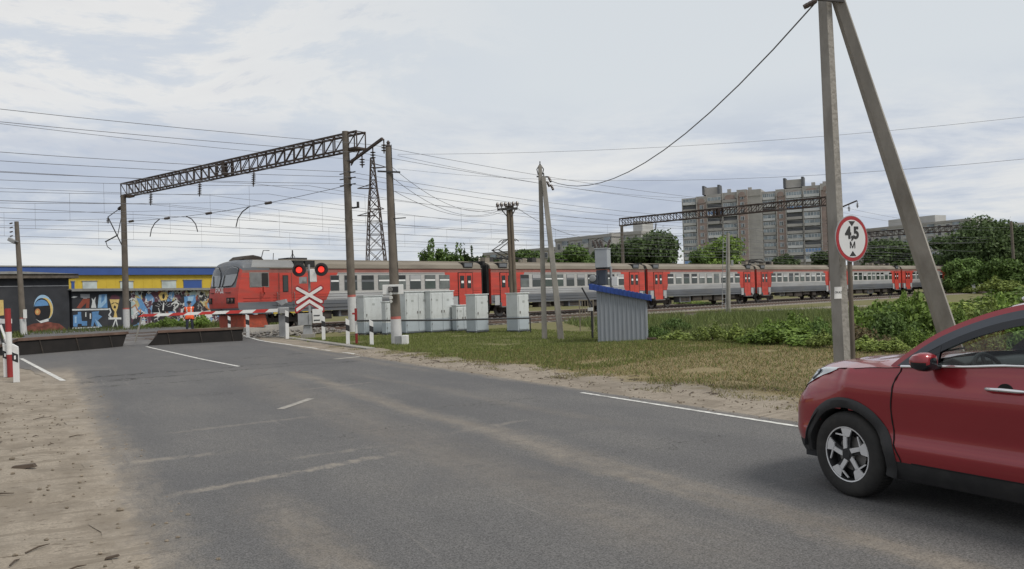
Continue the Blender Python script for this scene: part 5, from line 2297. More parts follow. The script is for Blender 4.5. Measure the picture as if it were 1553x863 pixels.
def left_barrier():
    p = at(-26, 500, 25.5)
    p.z = 0
    t = thing('level_crossing_barrier', 'white barrier arm reaching in from the left frame edge behind the striped posts', 'barrier', p)
    mb = MB()
    mb.box((0, 0, 0.55), (0.34, 0.34, 1.1), gsteel)
    mb.build('pedestal', t, bevel=0.02)
    b = at(17, 487, 25.0) - p
    a = Vector((0.0, -0.2, b.z + 0.01))
    mb = MB()
    mb.bar(a, b, 0.06, white_p, 0.14)
    mb.build('arm', t)
    mb = MB()
    mb.bar(b + Vector((-0.30, -0.05, -0.1)), b + Vector((-0.08, -0.05, -0.75)), 0.10, white_p, 0.02)
    mb.bar(b + Vector((-0.42, -0.05, -0.1)), b + Vector((-0.20, -0.05, -0.75)), 0.10, black_p, 0.02)
    mb.build('skirt', t)


left_barrier()


# ---- posts
def band_post(p, h, w, label, kind, lean=0.0, rz=0.25, group=None, refl=False):
    t = thing('marker_post', label, 'marker post', p, rz, group)
    if kind == 'bw':          # white with one slanted black band near the top
        mb = MB()
        d = w * 0.55
        mb.frame((0, 0, h / 2), (w / 2, 0, 0), (0, d / 2, 0), (lean * h / 2, 0, h / 2), white_p)
        mb.prism([(-w / 2, 0), (w / 2, 0), (w / 2, 0.03), (-w / 2, 0.11)], (lean * h, -d / 2, h - 0.001), (1, 0, 0), (0, 0, 1), (0, d, 0), white_p)
        mb.build('post', t, bevel=0.006)
        mb = MB()
        c = 0.73 * h
        bh = 0.24 * h
        for s in (-1, 1):
            mb.prism([(-w / 2 - 0.003, -bh / 2 + 0.03), (w / 2 + 0.003, -bh / 2 - 0.03), (w / 2 + 0.003, bh / 2 - 0.03), (-w / 2 - 0.003, bh / 2 + 0.03)], (lean * c, -d / 2 - 0.004, c), (1, 0, 0), (0, 0, 1), (0, d + 0.008, 0), black_p)
            break
        bd = mb.build('band', t)
        if refl:
            mb = MB()
            mb.box((lean * c + 0.0, -d / 2 - 0.008, c), (w * 0.3, 0.008, bh * 0.45), paper_m)
            mb.build('reflector', bd)
    else:                     # round red and white tube
        mb = MB()
        mb.tube([(0, 0, 0), (lean * h * 0.30, 0, h * 0.33)], w / 2, red_p, 14)
        mb.tube([(lean * h * 0.30, 0, h * 0.33), (lean * h * 0.66, 0, h * 0.66)], w / 2, white_p, 14)
        mb.tube([(lean * h * 0.66, 0, h * 0.66), (lean * h, 0, h)], w / 2, red_p, 14)
        mb.build('post', t, smooth=True)
    return t


def post_px(px, top, base, w, label, kind, lean=0.0, z=0.0, group=None):
    p = G(px, base, z)
    h = (base - top) * p.y / F_PX
    return band_post(p, h, w, label, kind, lean, 0.2, group, px < 100)


post_px(16, 468, 572, 0.145, 'thick red and white tube post between two white posts at left', 'rw', -0.02)
gp = 'white posts with black bands at the crossing'
post_px(10, 526, 572, 0.125, 'striped post left of the thick red and white tube, cut by the frame edge', 'bw', -0.01, group=gp)
post_px(25, 528, 580, 0.125, 'striped post right of the thick red and white tube', 'bw', -0.01, group=gp)
post_px(528, 487, 525, 0.14, 'black banded white post left of the thin red and white post', 'bw', group=gp)
post_px(564, 489, 526, 0.14, 'black banded white post between the thin red and white post and the dark pole', 'bw', group=gp)
post_px(491, 482, 516, 0.15, 'black banded white post just right of the crossing signal', 'bw', z=0.05, group=gp)
post_px(436, 474, 514, 0.15, 'black banded white post below the barrier housing', 'bw', z=0.05, group=gp)
post_px(376, 480, 512, 0.15, 'black banded white post at the right end of the raised plates', 'bw', z=0.1, group=gp)
post_px(348, 482, 505, 0.14, 'black banded white post beyond the raised plates, before the red plough', 'bw', z=0.1, group=gp)
p = G(541, 524)
t = band_post(p, 1.42, 0.10, 'thin red and white post at the left end of the black pipe rail', 'rw')
mb = MB()
mb.box((-0.07, -0.02, 1.22), (0.14, 0.08, 0.07), red_p)
mb.build('hook', t)

# rubble, slabs and cable boxes beside the near barrier
rng = random.Random(8)
stone_m = mat('ballast_stone', (0.23, 0.215, 0.20), 0.95, var=0.4, scale=8)
mb = MB()
for i in range(150):
    q = trk(rng.uniform(-4.2, 2.0), 7.4 + abs(rng.gauss(0, 0.7)), 0.05 + rng.uniform(0, 0.26))
    mb.blob(q, (rng.uniform(0.05, 0.14), rng.uniform(0.05, 0.12), rng.uniform(0.04, 0.09)), stone_m, rng, 6)
stuff(mb.build('rubble_heap'), 'heap of grey ballast stones beside the near barrier', 'rubble')
for k, (px, py, s3, rz, lab) in enumerate(((394, 509, (1.6, 0.6, 0.35), 0.7, 'tilted concrete slab between two black banded posts'), (418, 506, (1.2, 0.7, 0.42), 0.4, 'pale concrete block left of the post below the barrier housing'), (452, 507, (1.5, 0.5, 0.36), 0.8, 'pale concrete block left of the crossing signal pedestal'))):
    q = G(px, py, 0.05)
    mb = MB()
    mb.frame((0, 0, s3[2] * 0.5 + 0.06), (s3[0] / 2, 0, 0.06 * (k - 1)), (0, s3[1] / 2, 0), (0, 0.05, s3[2] / 2), conc_l, 0.9)
    tag(mb.build('concrete_block', bevel=0.03, loc=q, rz=rz), lab, 'concrete block', 'concrete blocks by the crossing')
mb = MB()
q = G(357, 516)
vs = [Vector(G(372, 513.5)), Vector(G(420, 513)), Vector(G(470, 520)), Vector(G(560, 533))]
pts = [v + Vector((0.0, 0.35, 0.04)) for v in vs]
for a, b in zip(pts, pts[1:]):
    mb.bar(a, b, 0.34, conc_l, 0.12)
o = mb.build('kerb', bevel=0.02)
struct(o)


# ---- the crossing keeper
def person():
    p = G(288, 505, 0.12)
    t = thing('person', 'crossing keeper in orange vest and dark trousers standing behind the barrier arm', 'person', p, R(12))
    t.scale = (1.22, 1.1, 1.02)
    V, E, RR_ = [], [], []

    def v(x, y, z, rx, ry=None):
        V.append((x, y, z))
        RR_.append((rx, ry or rx))
        return len(V) - 1

    def e(*ids):
        for a, b in zip(ids, ids[1:]):
            E.append((a, b))
    pel = v(0, 0, 0.94, 0.165, 0.12)
    wst = v(0, 0.01, 1.10, 0.150, 0.11)
    chs = v(0, 0.0, 1.30, 0.180, 0.125)
    shl = v(0, 0.0, 1.43, 0.120, 0.09)
    nck = v(0, -0.01, 1.50, 0.062)
    nk2 = v(0, -0.02, 1.56, 0.062)
    hd1 = v(0, -0.03, 1.64, 0.085, 0.10)
    hd2 = v(0, -0.02, 1.72, 0.078, 0.095)
    e(pel, wst, chs, shl, nck, nk2, hd1, hd2)
    for s in (-1, 1):
        hip = v(0.095 * s, 0, 0.88, 0.10)
        kn = v(0.115 * s, -0.02, 0.50, 0.065)
        cf = v(0.12 * s, 0.01, 0.34, 0.062)
        an = v(0.125 * s, 0.02, 0.09, 0.045)
        to = v(0.14 * s, -0.13, 0.045, 0.045, 0.035)
        e(pel, hip, kn, cf, an, to)
        sh = v(0.185 * s, 0, 1.40, 0.068)
        el = v(0.255 * s, 0.03, 1.13, 0.048)
        wr = v(0.265 * s, -0.06, 0.89, 0.034)
        pm = v(0.262 * s, -0.075, 0.81, 0.040, 0.025)
        e(shl, sh, el, wr, pm)
        for k, (dy, ln) in enumerate(((-0.030, 0.075), (-0.010, 0.085), (0.010, 0.080), (0.028, 0.062))):
            f1 = v(0.262 * s, -0.075 + dy, 0.775, 0.0095)
            f2 = v(0.252 * s, -0.085 + dy, 0.775 - ln * 0.6, 0.0085)
            f3 = v(0.238 * s, -0.090 + dy, 0.775 - ln, 0.0075)
            e(pm, f1, f2, f3)
        t1 = v(0.245 * s, -0.115, 0.825, 0.011)
        t2 = v(0.235 * s, -0.130, 0.785, 0.009)
        e(pm, t1, t2)
    me = bpy.data.meshes.new('body')
    me.from_pydata(V, E, [])
    skin = mat('skin', (0.42, 0.25, 0.18), 0.6, var=0.06)
    navy = mat('navy_cloth', (0.028, 0.032, 0.05), 0.85, var=0.2, scale=8)
    orange = mat('hi_vis_orange', (0.80, 0.115, 0.03), 0.7, var=0.10, scale=10)
    refl = mat('reflective_strip', (0.62, 0.62, 0.58), 0.4, var=0.05)
    o = bpy.data.objects.new('body', me)
    C.objects.link(o)
    sk = o.modifiers.new('skin', 'SKIN')
    sk.use_smooth_shade = True
    for i, d in enumerate(me.skin_vertices[0].data):
        d.radius = RR_[i]
        d.use_root = (i == 0)
    sb = o.modifiers.new('sub', 'SUBSURF')
    sb.levels = sb.render_levels = 2
    dg = bpy.context.evaluated_depsgraph_get()
    nm = bpy.data.meshes.new_from_object(o.evaluated_get(dg))
    o.modifiers.clear()
    o.data = nm
    nm.materials.clear()
    for m in (skin, navy, black_p):
        nm.materials.append(m)
    for f in nm.polygons:
        c = f.center
        f.material_index = 0
        if c.z < 0.11:
            f.material_index = 2
        elif c.z < 1.49 and not (abs(c.x) > 0.2 and c.z < 0.90):
            f.material_index = 1
        f.use_smooth = True
    o.parent = t
    # vest: the torso surface pushed outwards
    bm = bmesh.new()
    bm.from_mesh(nm)
    bm.normal_update()
    kill = [f for f in bm.faces if not (0.80 < f.calc_center_median().z < 1.47 and abs(f.calc_center_median().x) < 0.205)]
    bmesh.ops.delete(bm, geom=kill, context='FACES')
    for q in bm.verts:
        q.co += q.normal * 0.022
        if q.co.z < 1.0:
            q.co.x *= 1.05
            q.co.y *= 1.10
    vm = bpy.data.meshes.new('vest')
    bm.to_mesh(vm)
    bm.free()
    vm.materials.clear()
    vm.materials.append(orange)
    vm.materials.append(refl)
    for f in vm.polygons:
        z = f.center.z
        f.material_index = 1 if (1.02 < z < 1.06 or (z > 1.1 and 0.085 < abs(f.center.x) < 0.115)) else 0
        f.use_smooth = True
    vo = bpy.data.objects.new('vest', vm)
    C.objects.link(vo)
    vo.parent = t
    mb = MB()
    mb.lathe((0, -0.025, 1.70), (0, 0, 1), [(0.104, 0), (0.108, 0.04), (0.095, 0.085), (0.05, 0.115), (0.01, 0.12)], navy, 16)
    mb.prism([(-0.085, 0), (0.085, 0), (0.06, -0.09), (-0.06, -0.09)], (0, -0.12, 1.715), (1, 0, 0), (0, 1, 0), (0, 0, 0.012), navy)
    mb.build('cap', t, smooth=True)
    mb = MB()
    mb.tube([(0, -0.115, 1.655), (0, -0.145, 1.625), (0, -0.12, 1.615)], [0.010, 0.016, 0.01], skin, 6)
    mb.build('nose', t)
    for s in (-1, 1):
        mb = MB()
        mb.blob((0.036 * s, -0.112, 1.66), (0.012, 0.006, 0.008), black_p, random.Random(1), 8, 0.02)
        mb.build('eye', t)
        mb = MB()
        mb.blob((0.092 * s, -0.03, 1.64), (0.014, 0.022, 0.034), skin, random.Random(2), 8, 0.05)
        mb.build('ear', t)
    mb = MB()
    mb.bar((-0.025, -0.125, 1.59), (0.025, -0.125, 1.59), 0.008, mat('lips', (0.30, 0.13, 0.11), 0.6))
    mb.build('mouth', t)


person()


# ---- height limit sign
def height_sign():
    c = at(1291, 362, GP.y - 0.42)
    base = Vector((c.x + 0.0, c.y, 0))
    rz = ROAD_A - R(2)
    t = thing('height_limit_sign', 'round red rimmed height limit sign in front of the tall pitted pole', 'road sign', base, rz)
    z = c.z
    post_m = mat('rust_streaked_post', (0.115, 0.095, 0.075), 0.85, var=0.3, scale=6, stain=(0.16, 0.09, 0.05), stain_amt=0.6, stretch=(1, 1, 0.3))
    mb = MB()
    mb.tube([(0.0, 0.045, 0), (0.0, 0.045, z + 0.2)], 0.036, post_m, 12)
    mb.build('post', t, smooth=True)
    sgr = mat('sign_rim_red', (0.30, 0.016, 0.022), 0.4, var=0.08)
    sgw = mat('sign_face', (0.56, 0.57, 0.58), 0.45, var=0.04)
    n = 48
    mb = MB()
    r = 0.358

    def ringpoly(rad):
        return [(rad * math.cos(2 * math.pi * i / n), rad * math.sin(2 * math.pi * i / n)) for i in range(n)]
    mb.prism(ringpoly(r), (0, 0, z), (1, 0, 0), (0, 0, 1), (0, -0.012, 0), gsteel)
    dsc = mb.build('disc', t)
    mb = MB()
    mb.prism(ringpoly(r - 0.012), (0, -0.0125, z), (1, 0, 0), (0, 0, 1), (0, -0.003, 0), sgr)
    mb.build('rim', dsc)
    mb = MB()
    mb.prism(ringpoly(r - 0.068), (0, -0.016, z), (1, 0, 0), (0, 0, 1), (0, -0.003, 0), sgw)
    mb.build('face', dsc)
    mb = MB()
    for sg in (1, -1):
        mb.prism([(-0.072, 0.268 * sg), (0.072, 0.268 * sg), (0.0, 0.190 * sg)], (0, -0.0195, z), (1, 0, 0), (0, 0, 1), (0, -0.003, 0), black_p)
        a = mb.build('arrow', dsc)
        mb = MB()
    tx = text_mesh('4,5', 0.20, black_p, 'lettering', dsc, 0.008)
    tx.matrix_local = Matrix.Translation((0, -0.022, z + 0.082)) @ Matrix.Diagonal((1.22, 1, 1.25, 1)) @ Matrix.Rotation(R(90), 4, 'X')
    tx = text_mesh('М', 0.14, black_p, 'lettering', dsc, 0.0)
    tx.matrix_local = Matrix.Translation((0, -0.022, z - 0.105)) @ Matrix.Diagonal((1.1, 1, 1, 1)) @ Matrix.Rotation(R(90), 4, 'X')
    for dz in (-0.15, 0.15):
        mb = MB()
        mb.box((0, 0.03, z + dz), (0.12, 0.06, 0.03), gsteel)
        mb.build('clamp', t)


height_sign()

# ------------------------------------------------------------------ buildings
def painted_wall_pt(A, B):
    """returns pixel -> (u, z) on the vertical plane through A, B"""
    A, B = Vector((A[0], A[1], 0)), Vector((B[0], B[1], 0))
    d = (B - A).normalized()
    n = Vector((d.y, -d.x, 0))

    def f(px, py):
        r_ = ray(px, py)
        o = Vector((0, 0, HC))
        t = (A - o).dot(n) / r_.dot(n)
        p = o + r_ * t
        return ((p - A).dot(d), p.z)
    return f, d, n


dark_wall = mat('dark_painted_wall', (0.030, 0.032, 0.038), 0.85, var=0.3, scale=0.8, stain=(0.055, 0.055, 0.06), stain_amt=0.6, stain_scale=0.6)
slate_m = mat('grey_slate', (0.22, 0.22, 0.215), 0.85, var=0.15)


def flat(name, c, rough=0.85, var=0.12):
    return mat(name, c, rough, var=var, scale=5)


P_W = flat('mural_white', (0.60, 0.62, 0.62))
P_G = flat('mural_grey', (0.30, 0.31, 0.33))
P_R = flat('mural_red', (0.26, 0.065, 0.04))
P_B = flat('mural_blue', (0.11, 0.25, 0.47))
P_LB = flat('mural_light_blue', (0.30, 0.46, 0.62))
P_Y = flat('mural_yellow', (0.58, 0.43, 0.16))
P_P = flat('mural_purple', (0.10, 0.035, 0.055))
P_K = flat('mural_black', (0.014, 0.014, 0.018))
P_OR = flat('mural_orange', (0.45, 0.20, 0.08))
P_BR = mat('mural_brick_red', (0.17, 0.055, 0.040), 0.9, var=0.5, scale=3)


def graffiti_mat():
    """layers of spray paint: warped cells in a handful of can colours over black"""
    m = bpy.data.materials.new('layered_spray_paint')
    m.use_nodes = True
    nt = m.node_tree
    b = nt.nodes['Principled BSDF']
    b.inputs['Roughness'].default_value = 0.8
    tc = nt.nodes.new('ShaderNodeTexCoord')
    P = tc.outputs['Object']
    warp = nt.nodes.new('ShaderNodeTexNoise')
    warp.inputs['Scale'].default_value = 1.1
    nt.links.new(P, warp.inputs['Vector'])
    ad = nt.nodes.new('ShaderNodeMixRGB')
    ad.blend_type = 'LINEAR_LIGHT'
    ad.inputs[0].default_value = 0.55
    nt.links.new(P, ad.inputs[1])
    nt.links.new(warp.outputs[1], ad.inputs[2])
    vo = nt.nodes.new('ShaderNodeTexVoronoi')
    vo.inputs['Scale'].default_value = 1.35
    nt.links.new(ad.outputs[0], vo.inputs['Vector'])
    sp = nt.nodes.new('ShaderNodeSeparateColor')
    nt.links.new(vo.outputs['Color'], sp.inputs[0])
    r = nt.nodes.new('ShaderNodeValToRGB')
    r.color_ramp.interpolation = 'CONSTANT'
    stops = [(0.0, (0.03, 0.025, 0.03)), (0.30, (0.09, 0.035, 0.055)), (0.46, (0.50, 0.50, 0.50)), (0.58, (0.13, 0.26, 0.46)), (0.68, (0.02, 0.02, 0.024)), (0.80, (0.42, 0.36, 0.17)), (0.88, (0.24, 0.07, 0.05)), (0.94, (0.33, 0.42, 0.42))]
    e = r.color_ramp.elements
    while len(e) < len(stops):
        e.new(0.5)
    for i, (p, c) in enumerate(stops):
        e[i].position = p
        e[i].color = (*c, 1)
    nt.links.new(sp.outputs[0], r.inputs[0])
    ve = nt.nodes.new('ShaderNodeTexVoronoi')
    ve.feature = 'DISTANCE_TO_EDGE'
    ve.inputs['Scale'].default_value = 1.9
    nt.links.new(ad.outputs[0], ve.inputs['Vector'])
    ln = rng_node(nt, ve.outputs[0], 0.06, 0.035)
    nn = noise_node(nt, P, 1.3, 4)
    M = add_math(nt)
    col = mix_node(nt, M('MULTIPLY', ln, rng_node(nt, nn, 0.45, 0.55)), r.outputs[0], (0.52, 0.53, 0.53))
    nt.links.new(col, b.inputs['Base Color'])
    return m


def mural_wall():
    A, B = (-33.1, 62.0), (-23.8, 82.0)
    f, d, n = painted_wall_pt(A, B)
    A3 = Vector((A[0], A[1], 0))
    L_ = (Vector((B[0], B[1], 0)) - A3).length
    t = thing('graffiti_wall', 'long low wall covered in bright graffiti letters and figures beyond the tracks', 'wall', A3, math.atan2(d.y, d.x))
    # local x along the wall, -y towards us
    us = f(199, 470)[0]
    H = 3.1
    mb = MB()
    mb.box((us / 2, 0.2, H / 2), (us, 0.4, H), dark_wall)
    mb.box((us + (L_ - us) / 2, 0.2, H / 2), (L_ - us, 0.4, H), graffiti_mat())
    mb.build('wall_body', t)
    mb = MB()
    mb.box((L_ / 2 - 0.1, 0.25, H + 0.06), (L_ + 0.4, 1.1, 0.10), slate_m)
    mb.box((L_ / 2 - 0.1, -0.36, H - 0.02), (L_ + 0.4, 0.05, 0.14), slate_m)
    mb.build('coping', t)
    lay = [0]

    def paint(name, m, pts, z=1):
        poly = [f(*q) for q in pts]
        mb = MB()
        lay[0] += 1
        th = 0.004 + 0.004 * z + 0.0002 * lay[0]
        mb.prism(poly, (0, -th, 0), (1, 0, 0), (0, 0, 1), (0, th + 0.001, 0), m)
        return mb.build(name, t)

    def stroke(name, m, pts, w=1.6, z=2):
        """painted line through pixels, w px wide"""
        mb = MB()
        P = [f(*q) for q in pts]
        ww = w / 19.0
        lay[0] += 1
        th = 0.004 + 0.004 * z + 0.0002 * lay[0]
        for a, b in zip(P, P[1:]):
            a, b = Vector(a), Vector(b)
            e = (b - a)
            if e.length < 1e-4:
                continue
            e.normalize()
            nn = Vector((-e.y, e.x)) * ww / 2
            q = [a - nn - e * ww * 0.3, b - nn + e * ww * 0.3, b + nn + e * ww * 0.3, a + nn - e * ww * 0.3]
            mb.prism([(v.x, v.y) for v in q], (0, -th, 0), (1, 0, 0), (0, 0, 1), (0, th + 0.001, 0), m)
        return mb.build(name, t)
    paint('painted_dot', P_W, [(108, 451), (112, 449), (118, 450), (112, 452)])
    paint('painted_letter', P_G, [(122, 446), (136, 446), (136, 452), (132, 452), (132, 456), (126, 456), (126, 452), (122, 451)])
    paint('painted_letter', P_R, [(126, 453), (136, 453), (135, 467), (130, 467), (131, 459), (122, 468), (116, 467)])
    paint('painted_figure', P_W, [(139, 452), (142, 455), (145, 450), (144, 457), (146, 467), (138, 467), (140, 458)])
    paint('painted_letter', P_B, [(150, 447), (162, 446), (163, 467), (148, 467)])
    paint('painted_letter', P_LB, [(150, 447), (154, 447), (153, 460), (158, 455), (159, 447), (162, 447), (161, 459), (153, 467), (148, 467)], 2)
    stroke('painted_line', P_W, [(110, 470), (164, 469)], 2.2)
    paint('painted_letter', P_B, [(111, 478), (118, 477), (118, 473), (123, 473), (123, 477), (124, 487), (132, 487), (132, 494), (124, 494), (124, 491), (118, 491), (117, 496), (111, 495)])
    paint('painted_letter', P_LB, [(113, 480), (116, 480), (116, 490), (113, 490)], 2)
    paint('painted_letter', P_B, [(139, 473), (150, 472), (149, 477), (155, 480), (148, 486), (155, 495), (147, 496), (143, 488), (141, 495), (138, 495), (140, 480)])
    paint('painted_letter', P_LB, [(144, 484), (150, 489), (155, 495), (149, 496)], 2)
    stroke('painted_drip', P_W, [(130, 474), (130, 480)], 1.6)
    stroke('painted_drip', P_W, [(137, 476), (137, 483)], 2.2)
    # goblet with a grimacing face
    paint('painted_goblet', P_Y, [(166, 454), (181, 454), (178, 468), (176, 473), (178, 482), (172, 482), (174, 473), (170, 468)])
    paint('painted_topping', P_P, [(166, 454), (169, 448), (175, 447), (181, 450), (181, 454)], 2)
    stroke('painted_face', P_K, [(169, 461), (173, 459)], 1.2, 3)
    stroke('painted_face', P_K, [(175, 459), (179, 461)], 1.2, 3)
    paint('painted_face', P_K, [(173, 463), (176, 465), (175, 468), (172, 467)], 3)
    stroke('painted_table', P_W, [(165, 483), (183, 483)], 3)
    stroke('painted_table', P_W, [(175, 485), (171, 496)], 1.8)
    stroke('painted_table', P_W, [(176, 485), (178, 496)], 1.8)
    stroke('painted_figure', P_W, [(166, 468), (168, 473), (165, 478), (168, 481)], 2.0)
    stroke('painted_line', P_W, [(110, 498), (150, 496)], 1.8)
    # right hand part: blue beast, sun face, scribbles
    paint('painted_beast', P_B, [(207, 452), (214, 453), (219, 462), (224, 470), (224, 476), (217, 472), (210, 478), (207, 470), (212, 463)], 1)
    stroke('painted_beast', P_W, [(203, 477), (212, 470), (218, 474), (222, 472), (221, 478)], 1.6)
    paint('painted_sun', P_Y, [(240, 448), (244, 443), (252, 443), (255, 449), (252, 455), (244, 456)])
    paint('painted_sun', P_K, [(246, 447), (249, 445), (250, 450), (248, 454), (246, 452)], 2)
    rg = random.Random(21)
    for i in range(16):
        x, y = rg.uniform(200, 322), rg.uniform(443, 492)
        pts = [(x, y)]
        for k in range(rg.randint(2, 5)):
            x += rg.uniform(-7, 7)
            y = min(493, max(442, y + rg.uniform(-8, 8)))
            pts.append((x, y))
        stroke('painted_scribble', rg.choice([P_W, P_W, P_LB, P_P, P_OR]), pts, rg.uniform(1.0, 2.0))
    paint('painted_patch', P_K, [(232, 458), (262, 457), (263, 472), (230, 474)], 1)
    stroke('painted_figure', P_W, [(248, 460), (247, 470)], 2.6)
    for a in range(7):
        aa = math.pi * (0.15 + 0.7 * a / 6)
        stroke('painted_ray', P_G, [(248 - 7 * math.cos(aa), 468 - 6 * math.sin(aa)), (248 - 14 * math.cos(aa), 468 - 10 * math.sin(aa))], 0.9)
    paint('painted_patch', P_B, [(279, 450), (296, 447), (297, 458), (290, 466), (280, 466)], 1)
    paint('painted_patch', P_LB, [(284, 450), (294, 449), (292, 456), (285, 458)], 2)
    paint('painted_patch', P_W, [(309, 472), (324, 470), (326, 478), (318, 482), (317, 494), (312, 494), (311, 482)], 2)


mural_wall()


def dark_hut():
    A, B = (-40.2, 54.8), (-33.25, 61.85)
    f, d, n = painted_wall_pt(A, B)
    A3 = Vector((A[0], A[1], 0))
    L_ = (Vector((B[0], B[1], 0)) - A3).length
    t = thing('dark_hut', 'black painted hut with a space helmet mural beside the graffiti wall', 'hut', A3, math.atan2(d.y, d.x))
    H = 4.0
    D = 6.0
    mb = MB()
    mb.box((L_ / 2, D / 2, H / 2), (L_, D, H), dark_wall)
    mb.box((L_ * 0.5, -0.004, 3.45), (L_, 0.02, 0.05), P_G)
    mb.build('wall', t)
    fas = mat('weathered_fascia', (0.10, 0.085, 0.07), 0.9, var=0.35, scale=4)
    mb = MB()
    mb.box((L_ / 2 + 0.1, D / 2, H + 0.16), (L_ + 0.9, D + 0.9, 0.30), fas)
    mb.add([(-0.4, -0.55, H + 0.32), (L_ + 0.6, -0.55, H + 0.32), (L_ * 0.62, -0.55, H + 0.52), (-0.4, D + 0.5, H + 0.32), (L_ + 0.6, D + 0.5, H + 0.32), (L_ * 0.62, D + 0.5, H + 0.52)],
           [(0, 1, 2), (5, 4, 3), (0, 2, 5, 3), (1, 4, 5, 2), (0, 3, 4, 1)], slate_m)
    mb.build('roof', t)
    lay = [0]

    def ell(name, m, cx, cy, rx, ry, z, a0=0, a1=360, rot=0):
        pts = []
        k = 28
        for i in range(k + 1):
            a = R(a0 + (a1 - a0) * i / k)
            x, y = rx * math.cos(a), ry * math.sin(a)
            c, s = math.cos(R(rot)), math.sin(R(rot))
            pts.append(f(cx + c * x - s * y, cy + s * x + c * y))
        if abs(a1 - a0 - 360) < 1:
            pts = pts[:-1]
        lay[0] += 1
        th = 0.004 * z + 0.0003 * lay[0]
        mb = MB()
        mb.prism(pts, (0, -th, 0), (1, 0, 0), (0, 0, 1), (0, th + 0.001, 0), m)
        return mb.build(name, t)
    ell('painted_helmet', P_LB, 66, 467, 14.5, 20, 1, rot=-8)
    ell('painted_helmet', P_Y, 68.5, 468, 11.6, 16.5, 2, rot=-8)
    ell('painted_visor', P_K, 64, 470, 12.6, 18, 3, rot=-6)
    ell('painted_visor', P_B, 63, 464, 10.5, 9.5, 4, 180, 360, rot=-4)
    ell('painted_glint', P_OR, 57, 473, 4.2, 5.0, 4)
    ell('painted_glint', P_Y, 56.5, 473, 1.8, 2.6, 5)
    mb = MB()
    lay[0] += 3
    for poly, m, z in (([(54, 484), (60, 487), (73, 483), (74, 487), (62, 490)], P_W, 5), ([(38, 496), (50, 491), (72, 488), (90, 491), (102, 500), (100, 504), (42, 506)], P_BR, 2)):
        th = 0.004 * z
        mb = MB()
        mb.prism([f(*q) for q in poly], (0, -th, 0), (1, 0, 0), (0, 0, 1), (0, th + 0.001, 0), m)
        mb.build('painted_collar', t)
    # pale strip and stacked sheets at the far left end
    mb = MB()
    mb.prism([f(*q) for q in ((-8, 455), (5, 455), (6, 478), (-8, 480))], (0, -0.012, 0), (1, 0, 0), (0, 0, 1), (0, 0.013, 0), P_Y)
    mb.prism([f(*q) for q in ((-8, 482), (6, 484), (6, 490), (-8, 490))], (0, -0.014, 0), (1, 0, 0), (0, 0, 1), (0, 0.015, 0), P_LB)
    mb.build('painted_panel', t)


dark_hut()


def yellow_hall():
    A, B = (-64.0, 97.0), (-30.0, 133.0)
    f, d, n = painted_wall_pt(A, B)
    A3 = Vector((A[0], A[1], 0))
    L_ = (Vector((B[0], B[1], 0)) - A3).length
    yel = mat('yellow_cladding', (0.52, 0.37, 0.035), 0.6, var=0.06, scale=1)
    blu = mat('blue_cladding', (0.030, 0.075, 0.26), 0.6, var=0.08, scale=1)
    t = thing('yellow_hall', 'long yellow warehouse with a blue roof band behind the graffiti wall', 'warehouse', A3, math.atan2(d.y, d.x))
    zt = f(20, 405)[1]
    zb = f(20, 417.5)[1]
    D = 20
    mb = MB()
    mb.box((L_ / 2 - 15, D / 2, zb / 2), (L_ + 30, D, zb), yel)
    mb.box((L_ / 2 - 15, -0.01, 2.7), (L_ + 30, 0.04, 0.06), blu)
    k = int(L_ / 1.2)
    for i in range(k):
        mb.box((i * 1.2, -0.012, zb / 2), (0.04, 0.03, zb - 0.1), yel)
    mb.build('wall', t)
    mb = MB()
    mb.box((L_ / 2 - 15, D / 2 - 0.2, (zb + zt) / 2), (L_ + 30.3, D + 0.5, zt - zb), blu)
    mb.box((L_ / 2 - 15, D / 2 - 0.2, zt + 0.08), (L_ + 30.6, D + 0.7, 0.16), slate_m)
    mb.build('roof_band', t)

    def win(name, pts, m):
        q = [f(*p) for p in pts]
        x0, x1 = min(a for a, b in q), max(a for a, b in q)
        z0, z1 = min(b for a, b in q), max(b for a, b in q)
        mb = MB()
        mb.box(((x0 + x1) / 2, -0.03, (z0 + z1) / 2), (x1 - x0, 0.08, z1 - z0), m)
        o = mb.build(name, t)
        mb = MB()
        mb.box(((x0 + x1) / 2, -0.08, z1 + 0.05), (x1 - x0 + 0.2, 0.1, 0.1), slate_m)
        mb.build('lintel', o)
    glz = mat('pale_window', (0.42, 0.47, 0.48), 0.2, var=0.25, scale=0.8)
    win('window', [(125, 427), (147, 441)], glz)
    win('window', [(182, 427), (202, 441)], glz)
    win('window', [(245, 426), (267, 440)], glz)
    win('gate', [(278, 425), (306, 440)], blu)
    win('window', [(108, 427), (113, 441)], blu)


yellow_hall()

panel_g = mat('concrete_panel', (0.33, 0.32, 0.305), 0.9, var=0.10, scale=0.3, stain=(0.26, 0.25, 0.24), stain_amt=0.5, stain_scale=0.2)
panel_l = mat('light_panel', (0.40, 0.40, 0.39), 0.9, var=0.08, scale=0.3)
brick_m = mat('brick_pier', (0.275, 0.215, 0.195), 0.9, var=0.14, scale=0.4)
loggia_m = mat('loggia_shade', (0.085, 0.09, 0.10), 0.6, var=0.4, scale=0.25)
glaze_m = mat('loggia_glazing', (0.20, 0.235, 0.265), 0.25, var=0.5, scale=0.5)
white_f = mat('white_frames', (0.50, 0.51, 0.52), 0.7, var=0.1)
bluef = mat('blue_glazing', (0.14, 0.25, 0.46), 0.3, var=0.15)


